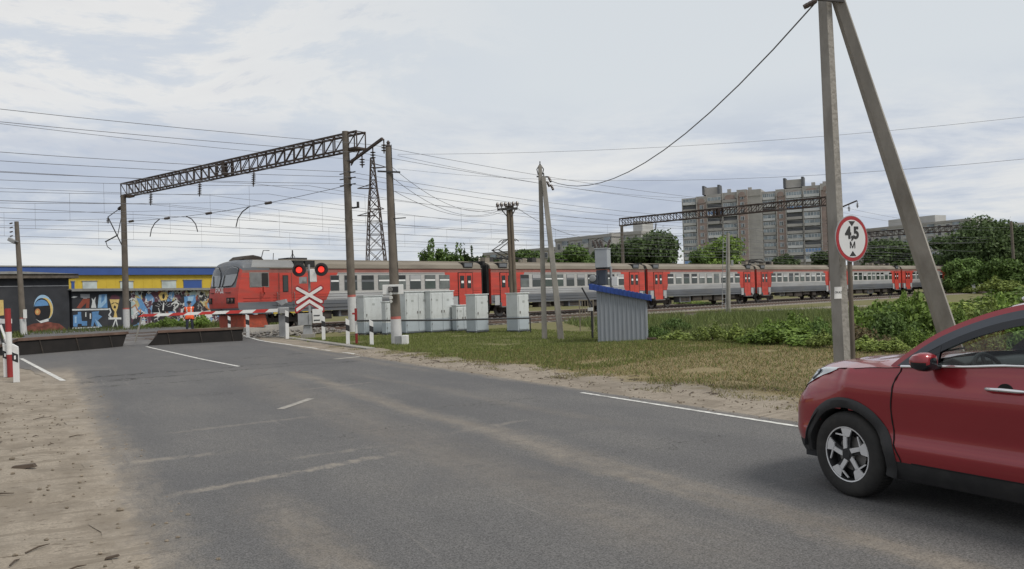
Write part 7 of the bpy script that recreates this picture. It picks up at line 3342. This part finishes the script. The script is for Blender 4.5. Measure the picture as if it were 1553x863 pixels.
# ------------------------------------------------------------------ the red car
def build_car():
    paint = mat('red_car_paint', (0.255, 0.012, 0.019), 0.28, 0.25, var=0.05, scale=1.5, spec=0.5, coat=0.9)
    nb = paint.node_tree.nodes['Principled BSDF']
    nb.inputs['Coat Roughness'].default_value = 0.06
    clad = mat('black_cladding', (0.020, 0.020, 0.021), 0.65, var=0.2, scale=8, stain=(0.05, 0.045, 0.04), stain_amt=0.35, stain_scale=4)
    gloss_b = mat('gloss_black', (0.012, 0.013, 0.016), 0.15, var=0.05)
    frame_b = mat('window_frame_grey', (0.055, 0.062, 0.075), 0.35, var=0.08)
    chrome = mat('chrome', (0.75, 0.75, 0.76), 0.12, 1.0, var=0.03)
    tyre_m = mat('tyre_rubber', (0.022, 0.021, 0.020), 0.85, var=0.25, scale=12, stain=(0.05, 0.045, 0.038), stain_amt=0.4, stain_scale=5)
    alloy = mat('machined_alloy', (0.66, 0.66, 0.67), 0.35, 0.35, var=0.06)
    dark_al = mat('dark_alloy', (0.03, 0.03, 0.032), 0.45, 0.3, var=0.1)
    inner = mat('car_interior', (0.022, 0.023, 0.026), 0.7, var=0.2)
    seat_m = mat('seat_cloth', (0.03, 0.03, 0.032), 0.9, var=0.2)
    win_g = glass_mat('car_glass', (0.80, 0.86, 0.84), 0.10)
    lens_m = mat('headlight_lens', (0.55, 0.58, 0.60), 0.10, 0.2, var=0.25, scale=9, coat=0.8)
    gap = mat('shut_line', (0.006, 0.006, 0.006), 0.9)

    ref = Vector((2.75, 6.75, 0)) + RH * 0.085
    org = ref + RR * 0.915
    car = thing('car', 'shiny dark red car driving towards the crossing, cut by the right edge', 'car', org, math.atan2(RH.y, RH.x))

    # plan outline (x forward), from the nose round the left flank to the tail
    OUT = [(0.79, 0.0), (0.785, 0.22), (0.765, 0.42), (0.72, 0.60), (0.645, 0.735), (0.55, 0.815), (0.40, 0.865), (0.2, 0.90), (0.0, 0.915), (-0.3, 0.925),
           (-0.8, 0.928), (-1.4, 0.93), (-2.0, 0.93), (-2.5, 0.928), (-2.9, 0.91), (-3.2, 0.865), (-3.42, 0.76), (-3.54, 0.55), (-3.57, 0.28), (-3.57, 0.0)]
    # resample
    dense = []
    n = len(OUT)
    for i in range(n - 1):
        p0, p1, p2, p3 = OUT[max(0, i - 1)], OUT[i], OUT[i + 1], OUT[min(n - 1, i + 2)]
        L_ = math.hypot(p2[0] - p1[0], p2[1] - p1[1])
        k = max(3, int(L_ / 0.035))
        for j in range(k):
            t = j / k
            q = []
            for c in (0, 1):
                q.append(0.5 * ((2 * p1[c]) + (-p0[c] + p2[c]) * t + (2 * p0[c] - 5 * p1[c] + 4 * p2[c] - p3[c]) * t * t + (-p0[c] + 3 * p1[c] - 3 * p2[c] + p3[c]) * t ** 3))
            dense.append(tuple(q))
    dense.append(OUT[-1])

    def interp(tab, v):
        if v <= tab[0][0]:
            return tab[0][1]
        for (a, fa), (b, fb) in zip(tab, tab[1:]):
            if v <= b:
                t = (v - a) / (b - a)
                return fa + (fb - fa) * (t * t * (3 - 2 * t))
        return tab[-1][1]
    TOP = [(-3.57, 1.12), (-3.2, 1.24), (-2.6, 1.24), (-2.0, 1.20), (-1.4, 1.155), (-0.9, 1.125), (-0.6, 1.105), (-0.3, 1.085), (0.0, 1.062), (0.25, 1.042), (0.42, 1.025), (0.56, 0.985), (0.66, 0.935), (0.74, 0.885), (0.82, 0.865)]
    SIDE = [(0.22, 0.075), (0.30, 0.03), (0.37, 0.012), (0.44, 0.0), (0.50, 0.002), (0.535, 0.016), (0.60, 0.026), (0.72, 0.016), (0.86, 0.002), (0.93, 0.004), (1.0, 0.032), (1.08, 0.075), (1.16, 0.095), (1.24, 0.10)]
    FRONT = [(0.22, 0.11), (0.37, 0.035), (0.50, 0.0), (0.68, 0.0), (0.77, 0.04), (0.86, 0.14), (0.94, 0.26), (1.0, 0.36)]
    nrm = []
    for i, p in enumerate(dense):
        a, b = dense[max(0, i - 1)], dense[min(len(dense) - 1, i + 1)]
        dx, dy = b[0] - a[0], b[1] - a[1]
        l = math.hypot(dx, dy)
        nrm.append((-dy / l * -1, dx / l * -1))
    nrm = [((nx if (nx * (p[0] + 1.3) > 0 or abs(nx) < 0.1) else -nx), abs(ny)) for (nx, ny), p in zip(nrm, dense)]

    def S(i, z, off=0.0):
        """skin point: outline index i, height z"""
        (x, y), (nx, ny) = dense[i], nrm[i]
        fr = max(0.0, nx) ** 0.8 if x > 0 else 0.0
        d = interp(SIDE, z) * (1 - fr) + interp(FRONT, z) * fr - off
        # front flank feature: soft shoulder running back from the lamp
        return Vector((x - nx * d, y - ny * d, z))

    def idx(x):
        return min((i for i in range(len(dense)) if dense[i][1] > 0.3), key=lambda i: abs(dense[i][0] - x))

    def P(x, z, off=0.0):
        """skin point at a given x on the left flank (interpolated)"""
        i = idx(x)
        j = i + 1 if dense[i][0] > x else i - 1
        j = max(0, min(len(dense) - 1, j))
        a, b = S(i, z, off), S(j, z, off)
        dx = dense[j][0] - dense[i][0]
        t = 0 if abs(dx) < 1e-6 else (x - dense[i][0]) / dx
        return a.lerp(b, max(0, min(1, t)))
    ZR = [0.22, 0.26, 0.30, 0.34, 0.37, 0.405, 0.44, 0.47, 0.50, 0.517, 0.535, 0.565, 0.60, 0.66, 0.72, 0.79, 0.86]
    WX = (0.0, -2.67)
    WZ, WR = 0.352, 0.405

    def rows(i):
        zt = interp(TOP, dense[i][0])
        return ZR + [0.86 + (zt - 0.86) * k / 7 for k in range(1, 8)]
    SHUT = [(1.10, -0.50), (0.95, -0.462), (0.75, -0.44), (0.52, -0.455), (0.37, -0.51)]

    def shut_x(z):
        t = sorted(SHUT)
        return interp(t, z)
    body, door1, door2 = MB(), MB(), MB()
    NR = len(ZR) + 7
    for sg in (1, -1):
        pts = [[S(i, z) for z in rows(i)] for i in range(len(dense))]
        for col in pts:
            for v in col:
                v.y *= sg
        for i in range(len(dense) - 1):
            for r_ in range(NR - 1):
                q = [pts[i][r_], pts[i + 1][r_], pts[i + 1][r_ + 1], pts[i][r_ + 1]]
                c = (q[0] + q[1] + q[2] + q[3]) / 4
                if any(math.hypot(c.x - wx, c.z - WZ) < WR for wx in WX) and abs(c.y) > 0.7:
                    continue
                if c.x > 0.25 and c.z < 0.30:
                    continue
                m = clad if c.z < 0.37 or (c.x > 0.3 and c.z < 0.42) else paint
                if sg == 1 and 0.37 < c.z < 1.2 and -1.60 < c.x < shut_x(c.z):
                    tgt = door1
                elif sg == 1 and 0.37 < c.z < 1.2 and -2.62 < c.x <= -1.60 and math.hypot(c.x + 2.67, c.z - WZ) > 0.52:
                    tgt = door2
                else:
                    tgt = body
                tgt.quad(*q, m)
    # bonnet
    xs = [0.74 - 0.06 * k for k in range(24)]
    prev = None
    for x in xs:
        zt = interp(TOP, x)
        e = P(x, zt)
        row = []
        for k in range(-8, 9):
            f = k / 8
            cr = 0.065 * (1 - abs(f) ** 2.2) * min(1, (0.80 - x) / 0.4)
            if abs(f) > 0.5:
                cr += 0.012 * math.sin((abs(f) - 0.5) * 2 * math.pi)
            row.append(Vector((e.x + 0.02 * (1 - f * f), e.y * f, zt + cr)))
        if prev:
            for k in range(16):
                body.quad(prev[k], prev[k + 1], row[k + 1], row[k], paint)
        prev = row
    body.build('body', car, smooth=True)
    d1 = door1.build('door', car, smooth=True)
    d2 = door2.build('door', car, smooth=True)

    # shut lines
    mb = MB()
    mb.tube([P(shut_x(1.10 - 0.73 * k / 40), 1.10 - 0.73 * k / 40, 0.002) for k in range(41)], 0.0055, gap, 6)
    mb.tube([P(-0.60 - 0.05 * k, 0.372, 0.002) for k in range(0, 21)], 0.0045, gap, 6)
    mb.build('shut_line', d1)
    mb = MB()
    mb.tube([P(-1.60, 1.14 - 0.77 * k / 40, 0.002) for k in range(41)], 0.0055, gap, 6)
    mb.build('shut_line', d2)
    # bonnet shut line along the wing
    mb = MB()
    mb.tube([P(x, interp(TOP, x) - 0.004, 0.001) for x in [0.12 - 0.1 * k for k in range(7)]], 0.0035, gap, 6)
    mb.build('bonnet_gap', car)

    # greenhouse
    def GHy(x, z):
        f = max(0.0, (z - 1.10) / 0.52)
        y = 0.845 - 0.27 * f ** 1.25
        if x > -0.9:
            y -= 0.05 * ((x + 0.9) / 0.6) ** 2
        if x < -2.6:
            y -= 0.12 * ((-2.6 - x) / 0.9) ** 2
        return y
    O = [(-0.36, 1.09), (-0.42, 1.14), (-0.53, 1.225), (-0.70, 1.352), (-0.91, 1.456), (-1.11, 1.53), (-1.31, 1.58), (-1.6, 1.61), (-2.0, 1.635), (-2.5, 1.625), (-2.95, 1.575), (-3.25, 1.44), (-3.42, 1.24)]

    def along(curve, k):
        segs = [math.hypot(b[0] - a[0], b[1] - a[1]) for a, b in zip(curve, curve[1:])]
        tot = sum(segs)
        out = []
        for i in range(k + 1):
            d = tot * i / k
            j = 0
            while j < len(segs) - 1 and d > segs[j]:
                d -= segs[j]
                j += 1
            t = d / segs[j]
            out.append((curve[j][0] + (curve[j + 1][0] - curve[j][0]) * t, curve[j][1] + (curve[j + 1][1] - curve[j][1]) * t))
        return out

    def smooth_curve(c, it=2):
        for _ in range(it):
            c = [c[0]] + [tuple(0.25 * a + 0.5 * b + 0.25 * d for a, b, d in zip(c[i - 1], c[i], c[i + 1])) for i in range(1, len(c) - 1)] + [c[-1]]
        return c

    K = 60
    Oc = smooth_curve(along(O, K), 3)

    def inner_curve(d):
        out = []
        for i in range(K + 1):
            a, b = Oc[max(0, i - 1)], Oc[min(K, i + 1)]
            tx, tz = b[0] - a[0], b[1] - a[1]
            l = math.hypot(tx, tz)
            out.append((Oc[i][0] + tz / l * d * -1 if False else Oc[i][0] - (-tz / l) * -d, Oc[i][1] - (-tx / l) * d * -1 if False else Oc[i][1] + (tx / l) * d))
        return out

    # tangent runs backwards (-x); the inside of the window lies below / behind
    def inset(d):
        out = []
        for i in range(K + 1):
            a, b = Oc[max(0, i - 1)], Oc[min(K, i + 1)]
            tx, tz = b[0] - a[0], b[1] - a[1]
            l = math.hypot(tx, tz)
            nx, nz = tz / l, -tx / l          # candidate normal
            if nz > 0:
                nx, nz = -nx, -nz
            out.append((Oc[i][0] + nx * d, Oc[i][1] + nz * d))
        return out
    I1, I15, I2 = inset(0.040), inset(0.098), inset(0.150)

    def belt(x):
        return interp(TOP, x)

    def g3(p, sg, off=0.0):
        return Vector((p[0], sg * (GHy(p[0], p[1]) + off), p[1]))
    shell, band_l = MB(), None
    for sg in (1, -1):
        fb = MB()
        for i in range(K):
            a, b = Oc[i], Oc[i + 1]
            c, d = I1[i], I1[i + 1]
            def cl(p):
                return (p[0], max(p[1], belt(p[0]) - 0.01))
            shell.quad(g3(a, sg), g3(b, sg), g3(cl(d), sg), g3(cl(c), sg), paint)
            e, f = cl(I2[i]), cl(I2[i + 1])
            e5, f5 = cl(I15[i]), cl(I15[i + 1])
            fb.quad(g3(cl(c), sg, 0.004), g3(cl(d), sg, 0.004), g3(f5, sg, 0.004), g3(e5, sg, 0.004), frame_b)
            fb.quad(g3(e5, sg, 0.004), g3(f5, sg, 0.004), g3(f, sg, 0.002), g3(e, sg, 0.002), gloss_b)
            # inner lip
            fb.quad(g3(e, sg, 0.004), g3(f, sg, 0.004), g3(f, sg, -0.06), g3(e, sg, -0.06), gloss_b)
        fb.build('window_frame', d1 if sg == 1 else car)
    def across(p):
        y = GHy(p[0], p[1])
        o = []
        for k in range(-8, 9):
            f = k / 8
            bx = 0.16 * (1 - f * f) if p[0] > -1.25 else 0.0
            if -1.6 < p[0] <= -1.25:
                bx = 0.16 * (1 - f * f) * (p[0] + 1.6) / 0.35
            bz = 0.035 * (1 - f * f) * min(1, max(0, (-0.9 - p[0]) / 0.6))
            o.append(Vector((p[0] + bx, y * f, p[1] + bz)))
        return o

    # roof and windscreen between the two outer curves
    ws, wr = MB(), MB()
    for i in range(K):
        a, b = Oc[i], Oc[i + 1]
        front = a[0] > -1.22
        rear = a[0] < -2.98

        A_, B_ = across(a), across(b)
        for k in range(16):
            tgt, m = (ws, win_g) if front else ((wr, win_g) if rear else (shell, paint))
            tgt.quad(A_[k], A_[k + 1], B_[k + 1], B_[k], m)
    shell.build('roof', car, smooth=True)
    lin = MB()
    for i in range(K):
        a, b = Oc[i], Oc[i + 1]
        for sg in (1, -1):
            c, d = I2[i], I2[i + 1]
            lin.quad(g3(a, sg, -0.03), g3(b, sg, -0.03), g3((d[0], max(d[1], belt(d[0]) - 0.01)), sg, -0.035), g3((c[0], max(c[1], belt(c[0]) - 0.01)), sg, -0.035), inner)
        if -2.98 <= a[0] <= -1.22:
            A_, B_ = [v_ - Vector((0, 0, 0.03)) for v_ in across(a)], [v_ - Vector((0, 0, 0.03)) for v_ in across(b)]
            for k in range(16):
                lin.quad(A_[k], A_[k + 1], B_[k + 1], B_[k], inner)
    for sg in (1, -1):
        for k in range(18):
            x0_, x1_ = -0.30 - 0.15 * k, -0.45 - 0.15 * k
            if x1_ < -3.0:
                break
            lin.quad((x0_, sg * 0.80, 0.4), (x1_, sg * 0.80, 0.4), (x1_, sg * 0.815, belt(x1_) - 0.01), (x0_, sg * 0.815, belt(x0_) - 0.01), inner)
    lin.build('lining', car)
    ws.build('windscreen', car, smooth=True)
    wr.build('rear_window', car, smooth=True)

    # side glass, left and right, front and rear
    def side_glass(sg, xa, xb, parent):
        mb = MB()
        k = 24
        prev = None
        for i in range(k + 1):
            x = xa + (xb - xa) * i / k
            zb = belt(x)
            zt = max((c[1] for c in I2 if abs(c[0] - x) < 0.08), default=zb)
            zt = max(zt, zb + 0.002)
            col = [Vector((x, sg * (GHy(x, zb + (zt - zb) * j / 5) - 0.03), zb + (zt - zb) * j / 5)) for j in range(6)]
            if prev:
                for j in range(5):
                    mb.quad(prev[j], col[j], col[j + 1], prev[j + 1], win_g)
            prev = col
        return mb.build('window', parent, smooth=True)
    side_glass(1, -0.70, -1.56, d1)
    side_glass(1, -1.64, -2.75, d2)
    side_glass(-1, -0.62, -2.75, car)
    # pillars
    for sg in (1, -1):
        for x0 in (-1.60, -2.62):
            mb = MB()
            zt = max((c[1] for c in I2 if abs(c[0] - x0) < 0.08), default=1.5)
            zb = belt(x0)
            n_ = 6
            for j in range(n_):
                z0, z1 = zb + (zt + 0.03 - zb) * j / n_, zb + (zt + 0.03 - zb) * (j + 1) / n_
                mb.quad(Vector((x0 + 0.05, sg * (GHy(x0, z0) + 0.002), z0)), Vector((x0 - 0.06, sg * (GHy(x0, z0) + 0.002), z0)), Vector((x0 - 0.06, sg * (GHy(x0, z1) + 0.002), z1)), Vector((x0 + 0.05, sg * (GHy(x0, z1) + 0.002), z1)), gloss_b)
            mb.build('pillar', car)
    # mirror corner triangle
    mb = MB()
    tri = [(-0.50, belt(-0.5) + 0.005), (-0.79, belt(-0.79) + 0.005), (-0.79, 1.275), (-0.70, 1.23)]
    mb.add([g3(p, 1, 0.006) for p in tri], [(0, 1, 2, 3)], gloss_b)
    mb.add([g3(p, 1, -0.02) for p in tri], [(3, 2, 1, 0)], gloss_b)
    mb.build('mirror_base', d1)
    # chrome belt line
    mb = MB()
    pts = [P(x, belt(x), 0.0) + Vector((0, 0.010, 0.004)) for x in [-0.50 - 0.1 * k for k in range(22)]]
    mb.tube(pts, 0.011, chrome, 8)
    mb.build('chrome_strip', d1)
    # mirror
    mb = MB()
    c = Vector((-0.80, 1.035, 1.168))
    MS = 0.72
    prof = [(-0.115, 0.045), (-0.10, 0.075), (-0.06, 0.092), (0.0, 0.092), (0.06, 0.075), (0.105, 0.04)]
    vs, fs = [], []
    nn = 18
    for dx, rr in prof:
        for k in range(nn):
            a = 2 * math.pi * k / nn
            sq = 1.0 / max(abs(math.cos(a)), abs(math.sin(a))) ** 0.45
            vs.append(c + MS * Vector((dx, 1.30 * rr * math.cos(a) * sq + 0.10 * dx, rr * math.sin(a) * sq * 1.05)))
    for i in range(len(prof) - 1):
        for k in range(nn):
            fs.append((i * nn + k, i * nn + (k + 1) % nn, (i + 1) * nn + (k + 1) % nn, (i + 1) * nn + k))
    fs.append(tuple(range(nn - 1, -1, -1)))
    fs.append(tuple((len(prof) - 1) * nn + k for k in range(nn)))
    mb.add(vs, fs, paint)
    for j, f in enumerate(mb.f):
        zc = sum(mb.v[q][2] for q in f) / len(f)
        xc = sum(mb.v[q][0] for q in f) / len(f)
        if zc < c.z - 0.01 or (len(f) > 4 and xc < c.x):
            mb.mi[j] = mb._m(gloss_b)
    mi = mb.build('mirror', d1, smooth=True)
    mb = MB()
    mb.bar((-0.78, 0.85, 1.125), (-0.78, 1.0, 1.125), 0.10, gloss_b, 0.045)
    mb.build('mirror_arm', d1, bevel=0.01)
    # door handles
    for d_, x0 in ((d1, -1.32), (d2, -2.30)):
        mb = MB()
        z = 0.992
        mb.tube([P(x0 + 0.13, z, 0.012), P(x0 + 0.10, z + 0.002, 0.038), P(x0, z + 0.004, 0.042), P(x0 - 0.10, z + 0.002, 0.038), P(x0 - 0.13, z, 0.012)], [0.012, 0.014, 0.015, 0.014, 0.012], chrome, 10)
        mb.build('handle', d_, smooth=True)
        mb = MB()
        q = P(x0, z - 0.01, -0.002)
        mb.lathe(q, (0, 1, 0), [(0.055, -0.01), (0.055, 0.003), (0.02, 0.0035)], gap, 20)
        mb.build('handle_recess', d_)
    # wheel-arch cladding and liners
    for wx in WX:
        for sg in (1, -1):
            mb = MB()
            n_ = 48
            r0, r1 = 0.385, 0.470
            a0, a1 = (R(-4), R(195)) if wx == 0.0 else (R(-18), R(198))
            ring = []
            for i in range(n_ + 1):
                a = a0 + (a1 - a0) * i / n_
                row = []
                for rr, off in ((r0, -0.10), (r0, 0.016), (r0 + 0.02, 0.026), (r1 - 0.02, 0.022), (r1, 0.004)):
                    x, z = wx + rr * math.cos(a), WZ + rr * math.sin(a)
                    q = P(min(x, 0.60), max(0.30, z), off)
                    q.x = min(x, 0.60) if x > 0.60 else q.x
                    q.z = z
                    q.y *= sg
                    row.append(q)
                ring.append(row)
            for i in range(n_):
                for k in range(4):
                    mb.quad(ring[i][k], ring[i + 1][k], ring[i + 1][k + 1], ring[i][k + 1], clad)
            mb.build('arch_trim', car, smooth=True)
            mb = MB()
            vs, fs = [], []
            for i in range(n_ + 1):
                a = R(2) + R(184) * i / n_
                for y in (0.90, 0.55):
                    vs.append((wx + 0.43 * math.cos(a), sg * y, WZ + 0.43 * math.sin(a)))
            for i in range(n_):
                fs.append((2 * i, 2 * i + 2, 2 * i + 3, 2 * i + 1))
            fs.append(tuple(2 * i + 1 for i in range(n_ + 1)))
            mb.add(vs, fs, inner)
            mb.build('arch_liner', car)
    # wheels
    def wheel(loc, sg, steer=0.0):
        w = bpy.data.objects.new('wheel', None)
        C.objects.link(w)
        w.parent = car
        w.location = loc
        w.rotation_euler = (0, 0, steer + (0 if sg == 1 else math.pi))
        mb = MB()
        Rr, rim = 0.352, 0.222
        prof = [(rim, -0.20), (0.30, -0.215), (0.335, -0.205), (Rr, -0.17), (Rr, -0.045), (0.338, -0.012), (0.31, 0.004), (0.27, 0.006), (rim + 0.012, -0.006), (rim, -0.012)]
        vs, fs = [], []
        nn = 64
        for r_, h in prof:
            for k in range(nn):
                a = 2 * math.pi * k / nn
                vs.append((r_ * math.cos(a), h, r_ * math.sin(a)))
        for i in range(len(prof) - 1):
            for k in range(nn):
                fs.append((i * nn + k, i * nn + (k + 1) % nn, (i + 1) * nn + (k + 1) % nn, (i + 1) * nn + k))
        mb.add(vs, fs, tyre_m)
        for k in range(nn):
            a = 2 * math.pi * (k + 0.5) / nn
            mb.frame((0.3525 * math.cos(a), -0.108, 0.3525 * math.sin(a)), Vector((-math.sin(a), 0, math.cos(a))) * 0.0035, (0, 0.06, 0), Vector((math.cos(a), 0, math.sin(a))) * 0.001, gap)
        mb.build('tyre', w, smooth=True)
        mb = MB()
        prof = [(0.222, -0.19), (0.212, -0.16), (0.205, -0.03), (0.216, -0.008), (0.226, -0.006), (0.228, -0.012)]
        mb.lathe((0, 0, 0), (0, 1, 0), prof, alloy, 64)
        mb.f = [f for f in mb.f if len(f) == 4]
        mb.mi = [mb._m(alloy) if k_ // 64 >= 3 else mb._m(dark_al) for k_ in range(len(mb.f))]
        mb.lathe((0, 0, 0), (0, 1, 0), [(0.20, -0.10), (0.20, -0.095), (0.02, -0.09)], dark_al, 40)
        # brake disc
        mb.lathe((0, 0, 0), (0, 1, 0), [(0.14, -0.085), (0.14, -0.075), (0.05, -0.07)], steel_m, 40)
        rimo = mb.build('rim', w, smooth=True)
        for s5 in range(5):
            a0 = R(90 + 72 * s5)

            def pol(r_, da):
                a = a0 + R(da)
                return (r_ * math.cos(a), r_ * math.sin(a))
            # dark backing spoke
            mb = MB()
            mb.prism([pol(0.04, -28), pol(0.10, -20), pol(0.205, -14), pol(0.210, 0), pol(0.205, 14), pol(0.10, 14), pol(0.04, 30)], (0, -0.045, 0), (1, 0, 0), (0, 0, 1), (0, 0.022, 0), dark_al)
            # machined faces: broad foot on the rim, hooked towards the hub
            mb.prism([pol(0.214, -15), pol(0.216, 0), pol(0.214, 15), pol(0.150, 11), pol(0.140, -4), pol(0.150, -13)], (0, -0.022, 0), (1, 0, 0), (0, 0, 1), (0, 0.012, 0), alloy)
            mb.prism([pol(0.152, -13), pol(0.147, 0), pol(0.095, 0), pol(0.050, 2), pol(0.052, -40), pol(0.085, -26)], (0, -0.022, 0), (1, 0, 0), (0, 0, 1), (0, 0.012, 0), alloy)
            mb.prism([pol(0.145, -6), pol(0.160, -8), pol(0.198, -36), pol(0.190, -38)], (0, -0.024, 0), (1, 0, 0), (0, 0, 1), (0, 0.012, 0), alloy)
            mb.build('spoke', rimo)
        mb = MB()
        mb.lathe((0, 0, 0), (0, 1, 0), [(0.056, -0.04), (0.054, -0.012), (0.034, -0.010), (0.032, -0.006)], dark_al, 24)
        for s5 in range(5):
            a = R(54 + 72 * s5)
            mb.lathe((0.056 * math.cos(a), -0.03, 0.056 * math.sin(a)), (0, 1, 0), [(0.011, 0), (0.011, 0.016)], steel_m, 6)
        mb.build('hub_cap', rimo)
        return w
    wheel((0, 0.905, 0.352), 1, R(-5))
    wheel((-2.67, 0.905, 0.352), 1)
    wheel((0, -0.905, 0.352), -1, R(2))
    wheel((-2.67, -0.905, 0.352), -1)
    # headlight wrapped round the wing
    for sg in (1, -1):
        mb = MB()
        xsn = [0.70, 0.67, 0.63, 0.58, 0.52, 0.45, 0.38, 0.31, 0.23, 0.14]
        prev = None
        for j, x in enumerate(xsn):
            f = j / (len(xsn) - 1)
            zt = interp(TOP, x) - 0.004
            zb = zt - interp([(0.0, 0.085), (0.22, 0.125), (0.5, 0.105), (0.8, 0.05), (1.0, 0.006)], f)
            col = []
            for k in range(5):
                q = P(x, zb + (zt - zb) * k / 4, 0.010)
                q.y *= sg
                col.append(q)
            # lip over the top edge onto the bonnet
            e = P(x, zt, 0.0)
            col.append(Vector((e.x - 0.02, sg * (e.y - 0.07 * (1 - f)), zt + 0.022 * (1 - f) + 0.010)))
            if prev:
                for k in range(5):
                    mb.quad(prev[k], col[k], col[k + 1], prev[k + 1], lens_m)
            prev = col
        hl = mb.build('headlight', car, smooth=True)
        mb = MB()
        q0, q1 = P(0.62, interp(TOP, 0.62) - 0.06, 0.013), P(0.72, interp(TOP, 0.72) - 0.075, 0.013)
        pts = [P(0.44, interp(TOP, 0.44) - 0.085, 0.014), P(0.40, interp(TOP, 0.40) - 0.045, 0.014), P(0.37, interp(TOP, 0.37) - 0.006, 0.014)]
        pts = [Vector((p_.x, p_.y * sg, p_.z)) for p_ in pts]
        mb.tube(pts, 0.010, frame_b, 6)
        mb.build('lamp_divider', hl)
    # grille and fog area
    mb = MB()
    mb.box((0.795, 0, 0.62), (0.06, 0.8, 0.22), gloss_b)
    mb.box((0.81, 0, 0.74), (0.03, 0.7, 0.03), chrome)
    mb.build('grille', car, bevel=0.02)
    # small feature line in the wing
    mb = MB()
    mb.tube([P(0.74, 0.80, 0.003), P(0.69, 0.83, 0.004), P(0.62, 0.85, 0.003)], [0.003, 0.006, 0.002], gap, 6)
    mb.build('wing_crease', car)
    # underbody, cabin floor
    mb = MB()
    mb.box((-1.33, 0, 0.31), (4.1, 1.10, 0.22), inner)
    mb.box((-1.33, 0, 0.32), (1.7, 1.66, 0.2), inner)
    mb.build('underbody', car)
    mb = MB()
    # dashboard
    mb.prism([(-0.30, 1.07), (-0.46, 1.125), (-0.75, 1.115), (-0.86, 1.06), (-0.84, 0.85), (-0.30, 0.85)], (0, -0.80, 0), (1, 0, 0), (0, 0, 1), (0, 1.60, 0), inner)
    mb.prism([(-0.62, 1.12), (-0.74, 1.165), (-0.84, 1.13), (-0.84, 1.06), (-0.62, 1.06)], (0, 0.20, 0), (1, 0, 0), (0, 0, 1), (0, 0.38, 0), inner)
    mb.build('dashboard', car, bevel=0.015)
    mb = MB()
    wc = Vector((-0.93, 0.38, 1.02))
    ax = Vector((-0.90, 0, 0.42)).normalized()
    ux = Vector((0, 1, 0))
    uy = ax.cross(ux)
    ringp = [wc + (ux * math.cos(2 * math.pi * k / 32) + uy * math.sin(2 * math.pi * k / 32)) * 0.185 for k in range(33)]
    mb.tube(ringp, 0.017, inner, 8, False)
    for a in (0, 180, 270, 90):
        e = wc + (ux * math.cos(R(a)) + uy * math.sin(R(a))) * 0.18
        mb.bar(wc - ax * 0.03, e, 0.03 if a != 90 else 0.001, steel_m if a in (0, 180) else inner, 0.015)
    mb.lathe(wc - ax * 0.05, ax, [(0.07, 0), (0.07, 0.03), (0.04, 0.05)], inner, 20)
    mb.build('steering_wheel', car, smooth=True)
    for sy in (-0.37, 0.37):
        mb = MB()
        mb.box((-1.52, sy, 0.62), (0.5, 0.5, 0.2), seat_m)
        mb.frame((-1.86, sy, 0.98), (0.08, 0, 0.02), (0, 0.24, 0), (-0.12, 0, 0.34), seat_m, 0.8)
        mb.frame((-2.0, sy, 1.42), (0.05, 0, 0.01), (0, 0.13, 0), (-0.02, 0, 0.09), seat_m)
        mb.build('seat', car, bevel=0.04)
    mb = MB()
    mb.box((-2.75, 0, 0.95), (0.2, 1.2, 0.7), seat_m)
    mb.build('rear_seat', car, bevel=0.05)
    mb = MB()
    mb.box((-0.93, 0.0, 1.435), (0.04, 0.25, 0.07), inner)
    mb.bar((-0.86, 0, 1.45), (-0.93, 0, 1.50), 0.03, inner)
    mb.build('rear_view_mirror', car, bevel=0.01)
    mb = MB()
    mb.box((-1.16, 0.36, 1.50), (0.16, 0.42, 0.02), inner)
    mb.build('sun_visor', car)
    for sg in (1, -1):
        mb = MB()
        pts = [(-1.28, 1.61), (-1.36, 1.65), (-1.6, 1.672), (-2.1, 1.685), (-2.6, 1.665), (-2.75, 1.62)]
        mb.tube([Vector((x, sg * 0.565, z)) for x, z in pts], 0.016, alloy, 8)
        mb.build('roof_rail', car, smooth=True)
    # wipers
    mb = MB()
    mb.tube([(-0.36, 0.5, 1.14), (-0.36, 0.1, 1.17), (-0.42, -0.1, 1.19)], 0.008, gap, 6)
    mb.build('wiper', car)
    # tail: lamps and window are out of the picture but close the shape
    for sg in (1, -1):
        mb = MB()
        mb.box((-3.44, sg * 0.68, 1.0), (0.16, 0.3, 0.14), mat('tail_lamp', (0.25, 0.01, 0.012), 0.2))
        mb.build('tail_lamp', car, bevel=0.03)
    return car


build_car()
